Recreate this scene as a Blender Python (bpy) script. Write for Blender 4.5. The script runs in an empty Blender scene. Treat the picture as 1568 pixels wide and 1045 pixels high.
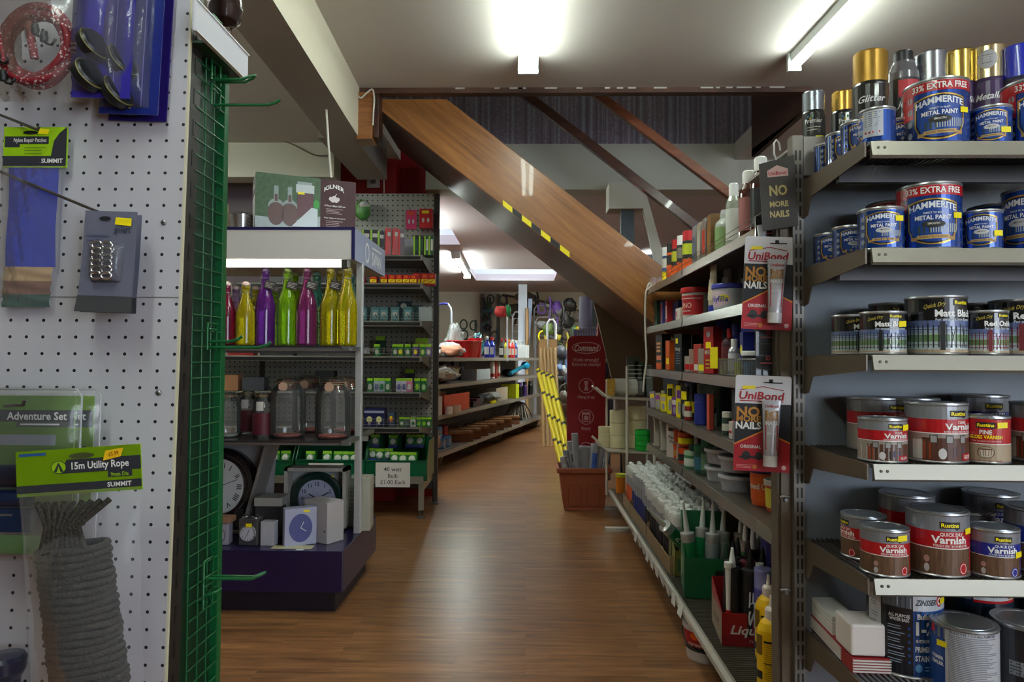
import bpy, math, random
from mathutils import Vector, Matrix
random.seed(7)
PI = math.pi
S = bpy.context.scene
COL = S.collection
# ------------------------------------------------------------------ camera, world, exposure
F = 1045.0                       # focal length in pixels of the 1568 px wide frame
psi, the, rol = math.atan(22/F), math.atan(25.5/F), 0.005
fw = Vector((-math.sin(psi)*math.cos(the), math.cos(psi)*math.cos(the), math.sin(the)))
r0 = Vector((math.cos(psi), math.sin(psi), 0)); u0 = r0.cross(fw)
rt = r0*math.cos(rol) + u0*math.sin(rol); up = u0*math.cos(rol) - r0*math.sin(rol)
CAM = Vector((0, 0, 1.0))
cd = bpy.data.cameras.new('camera'); cam = bpy.data.objects.new('camera', cd); COL.objects.link(cam)
cd.sensor_width = 36; cd.lens = 36*F/1568; cd.clip_start = 0.05; cd.clip_end = 60
cam.matrix_world = Matrix(((rt.x, up.x, -fw.x, CAM.x), (rt.y, up.y, -fw.y, CAM.y), (rt.z, up.z, -fw.z, CAM.z), (0, 0, 0, 1)))
S.camera = cam
w = bpy.data.worlds.new('daylight'); S.world = w; w.use_nodes = True
w.node_tree.nodes['Background'].inputs[0].default_value = (0.78, 0.88, 1.0, 1)
w.node_tree.nodes['Background'].inputs[1].default_value = 4.5
TUBE = 18.0                       # emission of the ceiling tubes
S.view_settings.view_transform = 'Standard'; S.view_settings.look = 'None'; S.view_settings.gamma = 1
S.view_settings.exposure = 1.08
S.cycles.max_bounces = 8; S.cycles.transparent_max_bounces = 16; S.cycles.transmission_bounces = 8
S.cycles.diffuse_bounces = 4; S.cycles.glossy_bounces = 3; S.cycles.caustics_refractive = False; S.cycles.caustics_reflective = False
S.cycles.sample_clamp_indirect = 4.0

def P(px, py, D):
    d = fw + rt*((px-784)/F) + up*((522.5-py)/F)
    return CAM + d*(D/d.y)
def PX(px, D, py=548): return P(px, py, D).x
def PZ(py, D, px=806): return P(px, py, D).z
# ------------------------------------------------------------------ materials
def lin(c):
    c = c/255.0
    return c/12.92 if c <= 0.04045 else ((c+0.055)/1.055)**2.4
def rgb(c): return (lin(c[0]), lin(c[1]), lin(c[2]), 1)
MATS = {}
def newmat(name):
    m = bpy.data.materials.new(name); m.use_nodes = True
    nt = m.node_tree; b = nt.nodes['Principled BSDF']
    return m, nt, b
def C(r, g, b, rough=0.5, metal=0.0, coat=0.0, var=0.0, scale=20.0, bump=0.0):
    k = ('c', r, g, b, rough, metal, coat, var, scale, bump)
    if k in MATS: return MATS[k]
    m, nt, bs = newmat('paint_%d_%d_%d' % (r, g, b))
    bs.inputs['Base Color'].default_value = rgb((r, g, b)); bs.inputs['Roughness'].default_value = rough
    bs.inputs['Metallic'].default_value = metal; bs.inputs['Coat Weight'].default_value = coat
    if var or bump:
        tc = nt.nodes.new('ShaderNodeTexCoord'); n = nt.nodes.new('ShaderNodeTexNoise')
        n.inputs['Scale'].default_value = scale; n.inputs['Detail'].default_value = 4
        nt.links.new(tc.outputs['Object'], n.inputs['Vector'])
        if var:
            mx = nt.nodes.new('ShaderNodeMix'); mx.data_type = 'RGBA'
            c = rgb((r, g, b))
            mx.inputs['A'].default_value = tuple(x*(1-var) for x in c[:3])+(1,)
            mx.inputs['B'].default_value = tuple(min(1, x*(1+var)) for x in c[:3])+(1,)
            nt.links.new(n.outputs['Fac'], mx.inputs['Factor']); nt.links.new(mx.outputs['Result'], bs.inputs['Base Color'])
        if bump:
            bp = nt.nodes.new('ShaderNodeBump'); bp.inputs['Strength'].default_value = bump; bp.inputs['Distance'].default_value = 0.004
            nt.links.new(n.outputs['Fac'], bp.inputs['Height']); nt.links.new(bp.outputs['Normal'], bs.inputs['Normal'])
    MATS[k] = m; return m
def glass(r, g, b, rough=0.03, trans=1.0, ior=1.45):
    k = ('g', r, g, b, rough, trans)
    if k in MATS: return MATS[k]
    m, nt, bs = newmat('glass_%d_%d_%d' % (r, g, b))
    bs.inputs['Base Color'].default_value = rgb((r, g, b)); bs.inputs['Roughness'].default_value = rough
    bs.inputs['Transmission Weight'].default_value = trans; bs.inputs['IOR'].default_value = ior
    MATS[k] = m; return m
def film(a=0.12, r=235, g=238, b=245, rough=0.12, bump=0.35, k_=0.8):
    # thin clear plastic: mostly see-through with a glossy skin
    k = ('f', a, r, g, b, rough, bump, k_)
    if k in MATS: return MATS[k]
    m, nt, bs = newmat('clear_film')
    nt.nodes.remove(bs)
    tr = nt.nodes.new('ShaderNodeBsdfTransparent'); gl = nt.nodes.new('ShaderNodeBsdfGlossy'); di = nt.nodes.new('ShaderNodeBsdfDiffuse')
    gl.inputs['Roughness'].default_value = rough; di.inputs['Color'].default_value = rgb((r, g, b))
    tc = nt.nodes.new('ShaderNodeTexCoord'); n = nt.nodes.new('ShaderNodeTexNoise'); n.inputs['Scale'].default_value = 22; n.inputs['Detail'].default_value = 3
    n.inputs['Distortion'].default_value = 2.0
    bp = nt.nodes.new('ShaderNodeBump'); bp.inputs['Strength'].default_value = bump; bp.inputs['Distance'].default_value = 0.003
    nt.links.new(tc.outputs['Object'], n.inputs['Vector']); nt.links.new(n.outputs['Fac'], bp.inputs['Height'])
    nt.links.new(bp.outputs['Normal'], gl.inputs['Normal'])
    fr = nt.nodes.new('ShaderNodeFresnel'); fr.inputs['IOR'].default_value = 1.5; nt.links.new(bp.outputs['Normal'], fr.inputs['Normal'])
    m1 = nt.nodes.new('ShaderNodeMixShader'); m1.inputs[0].default_value = a
    nt.links.new(tr.outputs[0], m1.inputs[1]); nt.links.new(di.outputs[0], m1.inputs[2])
    m2 = nt.nodes.new('ShaderNodeMixShader'); fm = nt.nodes.new('ShaderNodeMath'); fm.operation = 'MULTIPLY'; fm.inputs[1].default_value = k_
    nt.links.new(fr.outputs[0], fm.inputs[0]); nt.links.new(fm.outputs[0], m2.inputs[0])
    nt.links.new(m1.outputs[0], m2.inputs[1]); nt.links.new(gl.outputs[0], m2.inputs[2])
    nt.links.new(m2.outputs[0], nt.nodes['Material Output'].inputs[0])
    MATS[k] = m; return m
def glow(r, g, b, s):
    k = ('e', r, g, b, s)
    if k in MATS: return MATS[k]
    m, nt, bs = newmat('lit_tube')
    bs.inputs['Base Color'].default_value = (1, 1, 1, 1)
    bs.inputs['Emission Color'].default_value = rgb((r, g, b)); bs.inputs['Emission Strength'].default_value = s
    MATS[k] = m; return m
def wood(c1, c2, scale=(1, 1, 1), rough=0.4, coat=0.0, dist=3.0, ns=4.0, ang=0.0):
    k = ('w', c1, c2, scale, rough, coat, dist, ns, ang)
    if k in MATS: return MATS[k]
    m, nt, bs = newmat('wood')
    tc = nt.nodes.new('ShaderNodeTexCoord'); mp = nt.nodes.new('ShaderNodeMapping'); mp.inputs['Scale'].default_value = scale
    n = nt.nodes.new('ShaderNodeTexNoise'); n.inputs['Scale'].default_value = ns; n.inputs['Detail'].default_value = 8; n.inputs['Roughness'].default_value = 0.65
    n.inputs['Distortion'].default_value = dist*0.2
    cr = nt.nodes.new('ShaderNodeValToRGB'); cr.color_ramp.elements[0].position = 0.3; cr.color_ramp.elements[1].position = 0.72
    cr.color_ramp.elements[0].color = rgb(c1); cr.color_ramp.elements[1].color = rgb(c2)
    m0 = nt.nodes.new('ShaderNodeMapping'); m0.inputs['Rotation'].default_value = (0, ang, 0); nt.links.new(tc.outputs['Object'], m0.inputs[0])
    nt.links.new(m0.outputs[0], mp.inputs[0]); nt.links.new(mp.outputs[0], n.inputs['Vector'])
    nt.links.new(n.outputs['Fac'], cr.inputs[0]); nt.links.new(cr.outputs[0], bs.inputs['Base Color'])
    bs.inputs['Roughness'].default_value = rough; bs.inputs['Coat Weight'].default_value = coat
    MATS[k] = m; return m
def peg(c, hole=(30, 28, 28), pitch=0.0254, r=0.1, ax=('X', 'Z'), rough=0.5):
    # perforated hardboard: a grid of punched holes in object space
    m, nt, bs = newmat('pegboard')
    tc = nt.nodes.new('ShaderNodeTexCoord'); sp = nt.nodes.new('ShaderNodeSeparateXYZ'); nt.links.new(tc.outputs['Object'], sp.inputs[0])
    def mth(op, a, b=None, cc=None):
        n = nt.nodes.new('ShaderNodeMath'); n.operation = op
        for i, q in enumerate((a, b, cc)):
            if q is None: continue
            if isinstance(q, (int, float)): n.inputs[i].default_value = q
            else: nt.links.new(q, n.inputs[i])
        return n.outputs[0]
    f = [mth('SUBTRACT', mth('FRACT', mth('ADD', mth('DIVIDE', sp.outputs[a], pitch), 100.0)), 0.5) for a in ax]
    d = mth('SQRT', mth('ADD', mth('MULTIPLY', f[0], f[0]), mth('MULTIPLY', f[1], f[1])))
    k = mth('LESS_THAN', d, r)
    mx = nt.nodes.new('ShaderNodeMix'); mx.data_type = 'RGBA'; nt.links.new(k, mx.inputs['Factor'])
    n = nt.nodes.new('ShaderNodeTexNoise'); n.inputs['Scale'].default_value = 3; n.inputs['Detail'].default_value = 6; nt.links.new(tc.outputs['Object'], n.inputs['Vector'])
    mv = nt.nodes.new('ShaderNodeMix'); mv.data_type = 'RGBA'; cc = rgb(c)
    mv.inputs['A'].default_value = tuple(x*0.86 for x in cc[:3])+(1,); mv.inputs['B'].default_value = tuple(min(1, x*1.1) for x in cc[:3])+(1,)
    nt.links.new(n.outputs['Fac'], mv.inputs['Factor']); nt.links.new(mv.outputs['Result'], mx.inputs['A'])
    mx.inputs['B'].default_value = rgb(hole); nt.links.new(mx.outputs['Result'], bs.inputs['Base Color'])
    bs.inputs['Roughness'].default_value = rough
    return m
# ------------------------------------------------------------------ mesh builder
class MB:
    def __init__(s): s.v = []; s.f = []; s.mi = []; s.sm = []; s.mats = []
    def mid(s, m):
        if m not in s.mats: s.mats.append(m)
        return s.mats.index(m)
    def add(s, vs, fs, m, smooth=False, M=None):
        o = len(s.v); i = s.mid(m)
        s.v += [tuple(M @ Vector(v)) for v in vs] if M is not None else [tuple(v) for v in vs]
        for f in fs: s.f.append(tuple(o+k for k in f)); s.mi.append(i); s.sm.append(smooth)
        return s
    def box(s, x0, x1, y0, y1, z0, z1, m, M=None):
        v = [(x, y, z) for z in (z0, z1) for y in (y0, y1) for x in (x0, x1)]
        return s.add(v, [(0, 2, 3, 1), (4, 5, 7, 6), (0, 1, 5, 4), (2, 6, 7, 3), (0, 4, 6, 2), (1, 3, 7, 5)], m, False, M)
    def lathe(s, pr, m, seg=24, M=None, smooth=True, cap=True):
        # pr: list of (r, z) or (r, z, material of the band that starts here)
        n = len(pr)
        vs = [(p[0]*math.sin(2*PI*k/seg), -p[0]*math.cos(2*PI*k/seg), p[1]) for p in pr for k in range(seg)]
        for i in range(n-1):
            mm = pr[i][2] if len(pr[i]) > 2 else m
            band = [((i*seg+k), (i*seg+(k+1) % seg), ((i+1)*seg+(k+1) % seg), ((i+1)*seg+k)) for k in range(seg)]
            vv = vs[i*seg:(i+2)*seg]; bf = [tuple(q-i*seg for q in f) for f in band]
            s.add(vv, bf, mm, smooth, M)
        if cap:
            if pr[0][0] > 1e-5: s.add(vs[:seg], [tuple(reversed(range(seg)))], pr[0][2] if len(pr[0]) > 2 else m, False, M)
            if pr[-1][0] > 1e-5: s.add(vs[(n-1)*seg:], [tuple(range(seg))], pr[-2][2] if len(pr[-2]) > 2 else m, False, M)
        return s
    def tube(s, pts, r, m, seg=8, closed=False, M=None, cap=True):
        pts = [Vector(p) for p in pts]; n = len(pts); vs = []
        prev = None
        for i, p in enumerate(pts):
            if closed: t = pts[(i+1) % n]-pts[i-1]
            else: t = pts[min(i+1, n-1)]-pts[max(i-1, 0)]
            t = t.normalized() if t.length > 1e-9 else Vector((0, 0, 1))
            if prev is None:
                a = Vector((0, 0, 1)) if abs(t.z) < 0.9 else Vector((1, 0, 0))
                nrm = (a-t*a.dot(t)).normalized()
            else: nrm = (prev-t*prev.dot(t)).normalized()
            prev = nrm; b = t.cross(nrm)
            rr = r[i] if isinstance(r, (list, tuple)) else r
            vs += [p+nrm*(rr*math.cos(2*PI*k/seg))+b*(rr*math.sin(2*PI*k/seg)) for k in range(seg)]
        fs = []
        for i in range(n if closed else n-1):
            j = (i+1) % n
            fs += [(i*seg+k, i*seg+(k+1) % seg, j*seg+(k+1) % seg, j*seg+k) for k in range(seg)]
        s.add(vs, fs, m, True, M)
        if not closed and cap:
            s.add(vs[:seg], [tuple(reversed(range(seg)))], m, False, M); s.add(vs[-seg:], [tuple(range(seg))], m, False, M)
        return s
    def prism(s, poly, h0, h1, m, ax='y', M=None):
        # polygon (a, b) extruded: ax y -> (a, h, b); ax x -> (h, a, b); ax z -> (a, b, h)
        g = {'y': lambda a, b, h: (a, h, b), 'x': lambda a, b, h: (h, a, b), 'z': lambda a, b, h: (a, b, h)}[ax]
        n = len(poly); vs = [g(a, b, h0) for a, b in poly]+[g(a, b, h1) for a, b in poly]
        fs = [tuple(range(n)), tuple(reversed(range(n, 2*n)))]+[(i, i+n, (i+1) % n+n, (i+1) % n) for i in range(n)]
        return s.add(vs, fs, m, False, M)
    def grid(s, nu, nv, fn, m, smooth=True, M=None):
        vs = [fn(i/nu, j/nv) for j in range(nv+1) for i in range(nu+1)]
        fs = [(j*(nu+1)+i, j*(nu+1)+i+1, (j+1)*(nu+1)+i+1, (j+1)*(nu+1)+i) for j in range(nv) for i in range(nu)]
        return s.add(vs, fs, m, smooth, M)
    def blob(s, c, rad, m, seed=0, n=10, amp=0.18, M=None):
        rn = random.Random(seed); ph = [rn.uniform(0, 6.28) for _ in range(6)]
        def fn(u, v):
            a = 2*PI*u; b = PI*(v-0.5)
            k = 1+amp*(math.sin(3*a+ph[0])*math.cos(2*b+ph[1])+0.6*math.sin(5*a+ph[2]+3*b)+0.5*math.sin(7*b+ph[3]+2*a))*math.cos(b)
            return (c[0]+rad[0]*k*math.cos(a)*math.cos(b), c[1]+rad[1]*k*math.sin(a)*math.cos(b), c[2]+rad[2]*k*math.sin(b))
        return s.grid(n*2, n, fn, m, True, M)
    def art(s, A, fn, M=None):
        for (vs, fs, m, l) in A.items: s.add([fn(x, y, l) for x, y in vs], fs, m, False, M)
        return s
    def build(s, name, parent=None, bevel=0.0, loc=None, rot=None):
        me = bpy.data.meshes.new(name); me.from_pydata(s.v, [], s.f)
        for m in s.mats: me.materials.append(m)
        me.polygons.foreach_set('material_index', s.mi); me.polygons.foreach_set('use_smooth', s.sm)
        me.update()
        o = bpy.data.objects.new(name, me); COL.objects.link(o)
        if parent is not None: o.parent = parent
        if loc is not None: o.location = loc
        if rot is not None: o.rotation_euler = rot
        if bevel:
            b = o.modifiers.new('bevel', 'BEVEL'); b.width = bevel; b.segments = 2; b.limit_method = 'ANGLE'; b.angle_limit = 0.9
        return o
def flat(y=0.0, e=0.0004):
    return lambda a, b, l: (a, y-l*e, b)
def cyl(r, z0=0.0, e=0.0003, r1=None, h=1.0):
    def fn(a, b, l):
        rr = r if r1 is None else r+(r1-r)*b/h
        an = a/r
        return ((rr+l*e)*math.sin(an), -(rr+l*e)*math.cos(an), z0+b)
    return fn
def topf(z=0.0, e=0.0004): return lambda a, b, l: (a, b, z+l*e)
TC = {}
def textgeo(t, bold):
    k = (t, bold)
    if k in TC: return TC[k]
    cu = bpy.data.curves.new('t', 'FONT'); cu.body = t; cu.size = 1; cu.resolution_u = 2; cu.align_x = 'LEFT'
    if bold: cu.offset = 0.015*bold
    o = bpy.data.objects.new('t', cu); COL.objects.link(o)
    bpy.context.view_layer.update()
    me = o.to_mesh(); vs = [(v.co.x, v.co.y) for v in me.vertices]; fs = [tuple(p.vertices) for p in me.polygons]
    o.to_mesh_clear(); bpy.data.objects.remove(o); bpy.data.curves.remove(cu)
    if not vs: vs = [(0, 0), (1, 0), (0, 1)]; fs = []
    x0 = min(v[0] for v in vs); x1 = max(v[0] for v in vs); y0 = min(v[1] for v in vs); y1 = max(v[1] for v in vs)
    TC[k] = (vs, fs, x0, x1, y0, y1); return TC[k]
class Art:
    def __init__(s): s.items = []
    def rect(s, x0, x1, y0, y1, m, l=0, n=None):
        n = n or max(1, int(abs(x1-x0)/0.008)) if n is None else n
        vs = [(x0+(x1-x0)*i/n, y) for y in (y0, y1) for i in range(n+1)]
        s.items.append((vs, [(i, i+1, n+2+i, n+1+i) for i in range(n)], m, l)); return s
    def ell(s, cx, cy, rx, ry, m, l=1, n=14):
        vs = []; fs = []
        for i in range(n+1):
            t = -1+2*i/n; t = math.sin(t*PI/2); h = ry*math.sqrt(max(0, 1-t*t))
            vs += [(cx+rx*t, cy-h), (cx+rx*t, cy+h)]
        fs = [(2*i, 2*i+2, 2*i+3, 2*i+1) for i in range(n)]
        s.items.append((vs, fs, m, l)); return s
    def ring(s, cx, cy, rx, ry, wd, m, l=1, a0=0, a1=2*PI, n=28):
        vs = []
        for i in range(n+1):
            a = a0+(a1-a0)*i/n
            vs += [(cx+rx*math.cos(a), cy+ry*math.sin(a)), (cx+(rx-wd)*math.cos(a), cy+(ry-wd)*math.sin(a))]
        s.items.append((vs, [(2*i, 2*i+2, 2*i+3, 2*i+1) if a1 < a0 else (2*i+1, 2*i, 2*i+2, 2*i+3) for i in range(n)], m, l)); return s
    def poly(s, pts, m, l=1):
        s.items.append((list(pts), [tuple(range(len(pts)))], m, l)); return s
    def line(s, p, q, wd, m, l=1):
        dx, dy = q[0]-p[0], q[1]-p[1]; L = math.hypot(dx, dy) or 1; nx, ny = -dy/L*wd/2, dx/L*wd/2
        return s.poly([(p[0]-nx, p[1]-ny), (q[0]-nx, q[1]-ny), (q[0]+nx, q[1]+ny), (p[0]+nx, p[1]+ny)], m, l)
    def text(s, t, cx, cy, h, m, l=2, w=None, bold=1, it=0.0, arc=0.0, rot=0.0):
        vs, fs, x0, x1, y0, y1 = textgeo(t, bold)
        k = h/0.72; kx = k
        if w: kx = w/(x1-x0)
        W = (x1-x0)*kx; out = []
        for x, y in vs:
            a = (x-x0)*kx-W/2; b = (y-0.35)*k
            a += b*it
            if arc: b += arc*(1-(2*a/W)**2)-arc/2
            if rot: a, b = a*math.cos(rot)-b*math.sin(rot), a*math.sin(rot)+b*math.cos(rot)
            out.append((cx+a, cy+b))
        s.items.append((out, fs, m, l)); return s
    def lines(s, x0, x1, y0, y1, n, m, l=1, fill=0.45, seed=1):
        rn = random.Random(seed)
        for i in range(n):
            y = y1-(i+0.5)*(y1-y0)/n; hh = (y1-y0)/n*fill/2
            s.rect(x0, x1-(x1-x0)*rn.uniform(0, 0.3), y-hh, y+hh, m, l)
        return s
# ------------------------------------------------------------------ things
def tag(o, label=None, cat=None, group=None, kind=None):
    if label: o['label'] = label
    if cat: o['category'] = cat
    if group: o['group'] = group
    if kind: o['kind'] = kind
    return o
def thing(name, label, cat, loc=(0, 0, 0), rz=0.0, group=None):
    o = bpy.data.objects.new(name, None); COL.objects.link(o); o.empty_display_size = 0.05
    o.location = loc; o.rotation_euler = (0, 0, rz)
    return tag(o, label, cat, group)
def struct(name, mb, bevel=0): return tag(mb.build(name, None, bevel), kind='structure')
def dup(root, loc, rz=None, label=None, group=None, rot=None):
    r = root.copy(); COL.objects.link(r); r.location = loc
    if rz is not None: r.rotation_euler = (0, 0, rz)
    if rot is not None: r.rotation_euler = rot
    if label: r['label'] = label
    if group: r['group'] = group
    for ch in list(root.children):
        c = ch.copy(); COL.objects.link(c); c.parent = r
        for g in list(ch.children):
            d = g.copy(); COL.objects.link(d); d.parent = c
    return r
class Proto:
    """builds a thing the first time, copies it afterwards"""
    def __init__(s, fn): s.fn = fn; s.o = None
    def __call__(s, loc, rz, label, group=None, rot=None):
        if s.o is None:
            s.o = s.fn(); s.o.location = loc; s.o.rotation_euler = rot if rot is not None else (0, 0, rz)
            tag(s.o, label, None, group); return s.o
        o = dup(s.o, loc, rz, label, None, rot)
        if 'group' in o and not group: del o['group']
        if group: o['group'] = group
        return o
def tglass(r=228, g=232, b=230, a=0.07): return film(a, r, g, b, 0.03, 0.0, 1.0)
# common colours
WHITE = C(235, 235, 232, 0.4); OFFW = C(215, 210, 200, 0.5); BLACK = C(16, 16, 18, 0.45); DARK = C(38, 36, 36, 0.5)
RED = C(190, 20, 28, 0.35); YEL = C(245, 225, 10, 0.45); GRN = C(10, 120, 50, 0.4); BLU = C(20, 50, 150, 0.35); ORG = C(230, 90, 20, 0.4)
SILV = C(190, 192, 196, 0.28, 0.9); TIN = C(170, 172, 175, 0.32, 0.85); GOLD = C(200, 160, 70, 0.3, 0.8); STEEL = C(150, 150, 150, 0.35, 0.9)
BEIGE = C(150, 146, 134, 0.38, 0.25); BROWNM = C(98, 88, 74, 0.45, 0.2); CLEAR = film(0.08, k_=0.4, rough=0.18)
def sticker(parent, x, y, z, w=0.017, h=0.010, r=None, rot=0.0):
    a = Art(); a.poly([(-w/2, -h/2), (w/2, -h/2*0.8), (w/2, h/2), (-w/2, h/2*0.85)], YEL, 5)
    mb = MB()
    if r: mb.art(a, lambda p, q, l: ((r+0.0022)*math.sin((x+p)/r), -(r+0.0022)*math.cos((x+p)/r), z+q))
    else: mb.art(a, lambda p, q, l: (x+p, y-0.0015, z+q))
    return mb.build('price_sticker', parent)
# ------------------------------------------------------------------ room shell
def floor_mat():
    m, nt, bs = newmat('laminate_floor')
    tc = nt.nodes.new('ShaderNodeTexCoord')
    br = nt.nodes.new('ShaderNodeTexBrick'); br.inputs['Scale'].default_value = 1; br.inputs['Brick Width'].default_value = 0.62; br.inputs['Row Height'].default_value = 0.066
    br.inputs['Mortar Size'].default_value = 0.0009; br.offset = 0.37; br.offset_frequency = 2
    br.inputs['Color1'].default_value = (0, 0, 0, 1); br.inputs['Color2'].default_value = (1, 1, 1, 1); br.inputs['Mortar'].default_value = (0, 0, 0, 1); br.inputs['Bias'].default_value = 0
    nt.links.new(tc.outputs['Object'], br.inputs['Vector'])
    mp = nt.nodes.new('ShaderNodeMapping'); mp.inputs['Scale'].default_value = (1.5, 16, 1)
    ad = nt.nodes.new('ShaderNodeVectorMath'); ad.operation = 'MULTIPLY_ADD'; ad.inputs[1].default_value = (7, 3, 0)
    nt.links.new(br.outputs['Color'], ad.inputs[0]); nt.links.new(tc.outputs['Object'], ad.inputs[2]); nt.links.new(ad.outputs[0], mp.inputs[0])
    n = nt.nodes.new('ShaderNodeTexNoise'); n.inputs['Scale'].default_value = 2.2; n.inputs['Detail'].default_value = 9; n.inputs['Roughness'].default_value = 0.62; n.inputs['Distortion'].default_value = 0.6
    nt.links.new(mp.outputs[0], n.inputs['Vector'])
    cr = nt.nodes.new('ShaderNodeValToRGB'); e = cr.color_ramp.elements
    e[0].position = 0.28; e[0].color = rgb((92, 58, 36)); e[1].position = 0.75; e[1].color = rgb((176, 128, 84))
    q = e.new(0.5); q.color = rgb((138, 94, 60))
    nt.links.new(n.outputs['Fac'], cr.inputs[0])
    mx = nt.nodes.new('ShaderNodeMix'); mx.data_type = 'RGBA'; mx.blend_type = 'MULTIPLY'; mx.inputs['Factor'].default_value = 1
    tint = nt.nodes.new('ShaderNodeMix'); tint.data_type = 'RGBA'; tint.inputs['A'].default_value = (0.80, 0.78, 0.76, 1); tint.inputs['B'].default_value = (1.1, 1.08, 1.05, 1)
    nt.links.new(br.outputs['Color'], tint.inputs['Factor']); nt.links.new(cr.outputs[0], mx.inputs['A']); nt.links.new(tint.outputs['Result'], mx.inputs['B'])
    nt.links.new(mx.outputs['Result'], bs.inputs['Base Color'])
    rr = nt.nodes.new('ShaderNodeMapRange'); rr.inputs['To Min'].default_value = 0.24; rr.inputs['To Max'].default_value = 0.42
    nt.links.new(n.outputs['Fac'], rr.inputs['Value']); nt.links.new(rr.outputs[0], bs.inputs['Roughness'])
    return m
b = MB(); b.box(-5, 5, -2.5, 12.6, -0.1, 0, floor_mat()); struct('floor', b)
CEIL = C(200, 192, 186, 0.75, 0, 0, 0.05, 1.5); CREAM = C(205, 200, 182, 0.7, 0, 0, 0.04, 2); MAUVE = C(112, 98, 104, 0.7)
REDW = C(150, 12, 20, 0.45, 0, 0, 0.08, 3)
b = MB(); b.box(-5, 5, -2.5, 3.53, 2.40, 2.52, CEIL); b.box(-5, -0.90, 3.53, 4.8, 2.40, 2.52, CEIL); b.box(1.46, 5, 3.53, 4.8, 2.40, 2.52, CEIL)
struct('ceiling', b)
# ceiling of the back room, with two roof light openings
xs = [-5, -1.35, -0.72, -0.62, 0.42, 5]; LZ = 2.19
b = MB(); FC = C(208, 196, 200, 0.75)
b.box(-5, 5, 5.0, 6.3, LZ, LZ+0.1, FC); b.box(-5, -1.35, 6.3, 7.15, LZ, LZ+0.1, FC); b.box(-0.70, 5, 6.3, 7.15, LZ, LZ+0.1, FC)
b.box(-5, 5, 7.15, 9.15, LZ, LZ+0.1, FC); b.box(-5, -0.78, 9.15, 10.5, LZ, LZ+0.1, FC); b.box(0.42, 5, 9.15, 10.5, LZ, LZ+0.1, FC); b.box(-5, 5, 10.5, 12.6, LZ, LZ+0.1, FC)
struct('ceiling_back_room', b)
for i, (x0, x1, y0, y1) in enumerate(((-1.35, -0.70, 6.3, 7.15), (-0.78, 0.42, 9.15, 10.5))):
    b = MB(); SH = C(235, 238, 242, 0.8)
    b.box(x0-0.03, x0, y0-0.03, y1+0.03, LZ+0.1, LZ+0.4, SH); b.box(x1, x1+0.03, y0-0.03, y1+0.03, LZ+0.1, LZ+0.4, SH)
    b.box(x0, x1, y0-0.03, y0, LZ+0.1, LZ+0.4, SH); b.box(x0, x1, y1, y1+0.03, LZ+0.1, LZ+0.4, SH)
    o = struct('window_%d' % (i+1), b)
    g = MB(); g.box(x0, x1, y0, y1, LZ+0.36, LZ+0.368, film(0.05, 255, 255, 255, 0.05)); g.build('pane', o)
    L = bpy.data.lights.new('skylight_portal', 'AREA'); L.shape = 'RECTANGLE'; L.size = x1-x0; L.size_y = y1-y0; L.cycles.is_portal = True
    lo = bpy.data.objects.new('skylight_portal', L); COL.objects.link(lo); lo.location = ((x0+x1)/2, (y0+y1)/2, LZ+0.33)
# outer walls
OW = C(196, 190, 178, 0.75)
for nm, a in (('wall_left', (-5.1, -5, -2.5, 12.6)), ('wall_right', (5, 5.1, -2.5, 12.6)), ('wall_back', (-5, 5, 12.3, 12.4))):
    b = MB(); b.box(*a, 0, 2.6, CREAM if nm == 'wall_back' else OW); struct(nm, b)
b = MB(); b.box(-5, 5, -2.6, -2.5, 0, 0.6, OW); b.box(-5, 5, -2.6, -2.5, 2.2, 2.6, OW); b.box(-5, 1.7, -2.6, -2.5, 0.6, 2.2, OW); b.box(4.7, 5, -2.6, -2.5, 0.6, 2.2, OW)
struct('wall_front', b)
b = MB(); b.box(1.7, 4.7, -2.58, -2.54, 0.6, 0.65, WHITE); b.box(1.7, 4.7, -2.58, -2.54, 2.15, 2.2, WHITE)
for x in (1.7, 2.65, 3.65, 4.65): b.box(x, x+0.05, -2.58, -2.54, 0.65, 2.15, WHITE)
struct('window_3', b)
L = bpy.data.lights.new('shopfront_portal', 'AREA'); L.shape = 'RECTANGLE'; L.size = 3.0; L.size_y = 1.6; L.cycles.is_portal = True
lo = bpy.data.objects.new('shopfront_portal', L); COL.objects.link(lo); lo.location = (3.2, -2.52, 1.4); lo.rotation_euler = (PI/2, 0, 0)
# wall over the opening behind the stairs
def wallpaper():
    m, nt, bs = newmat('striped_wallpaper')
    tc = nt.nodes.new('ShaderNodeTexCoord'); sp = nt.nodes.new('ShaderNodeSeparateXYZ'); nt.links.new(tc.outputs['Object'], sp.inputs[0])
    n1 = nt.nodes.new('ShaderNodeTexNoise'); n1.noise_dimensions = '1D'; n1.inputs['Scale'].default_value = 34; n1.inputs['Detail'].default_value = 2
    nt.links.new(sp.outputs['X'], n1.inputs['W'])
    n2 = nt.nodes.new('ShaderNodeTexNoise'); n2.inputs['Scale'].default_value = 60; n2.inputs['Detail'].default_value = 3; nt.links.new(tc.outputs['Object'], n2.inputs['Vector'])
    ad = nt.nodes.new('ShaderNodeMath'); ad.operation = 'MULTIPLY_ADD'; ad.inputs[1].default_value = 0.5; nt.links.new(n2.outputs['Fac'], ad.inputs[0]); nt.links.new(n1.outputs['Fac'], ad.inputs[2])
    cr = nt.nodes.new('ShaderNodeValToRGB'); e = cr.color_ramp.elements; e[0].position = 0.55; e[0].color = rgb((96, 88, 102)); e[1].position = 0.95; e[1].color = rgb((138, 144, 158))
    q = e.new(0.75); q.color = rgb((122, 104, 118))
    nt.links.new(ad.outputs[0], cr.inputs[0]); nt.links.new(cr.outputs[0], bs.inputs['Base Color']); bs.inputs['Roughness'].default_value = 0.7
    return m
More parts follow.
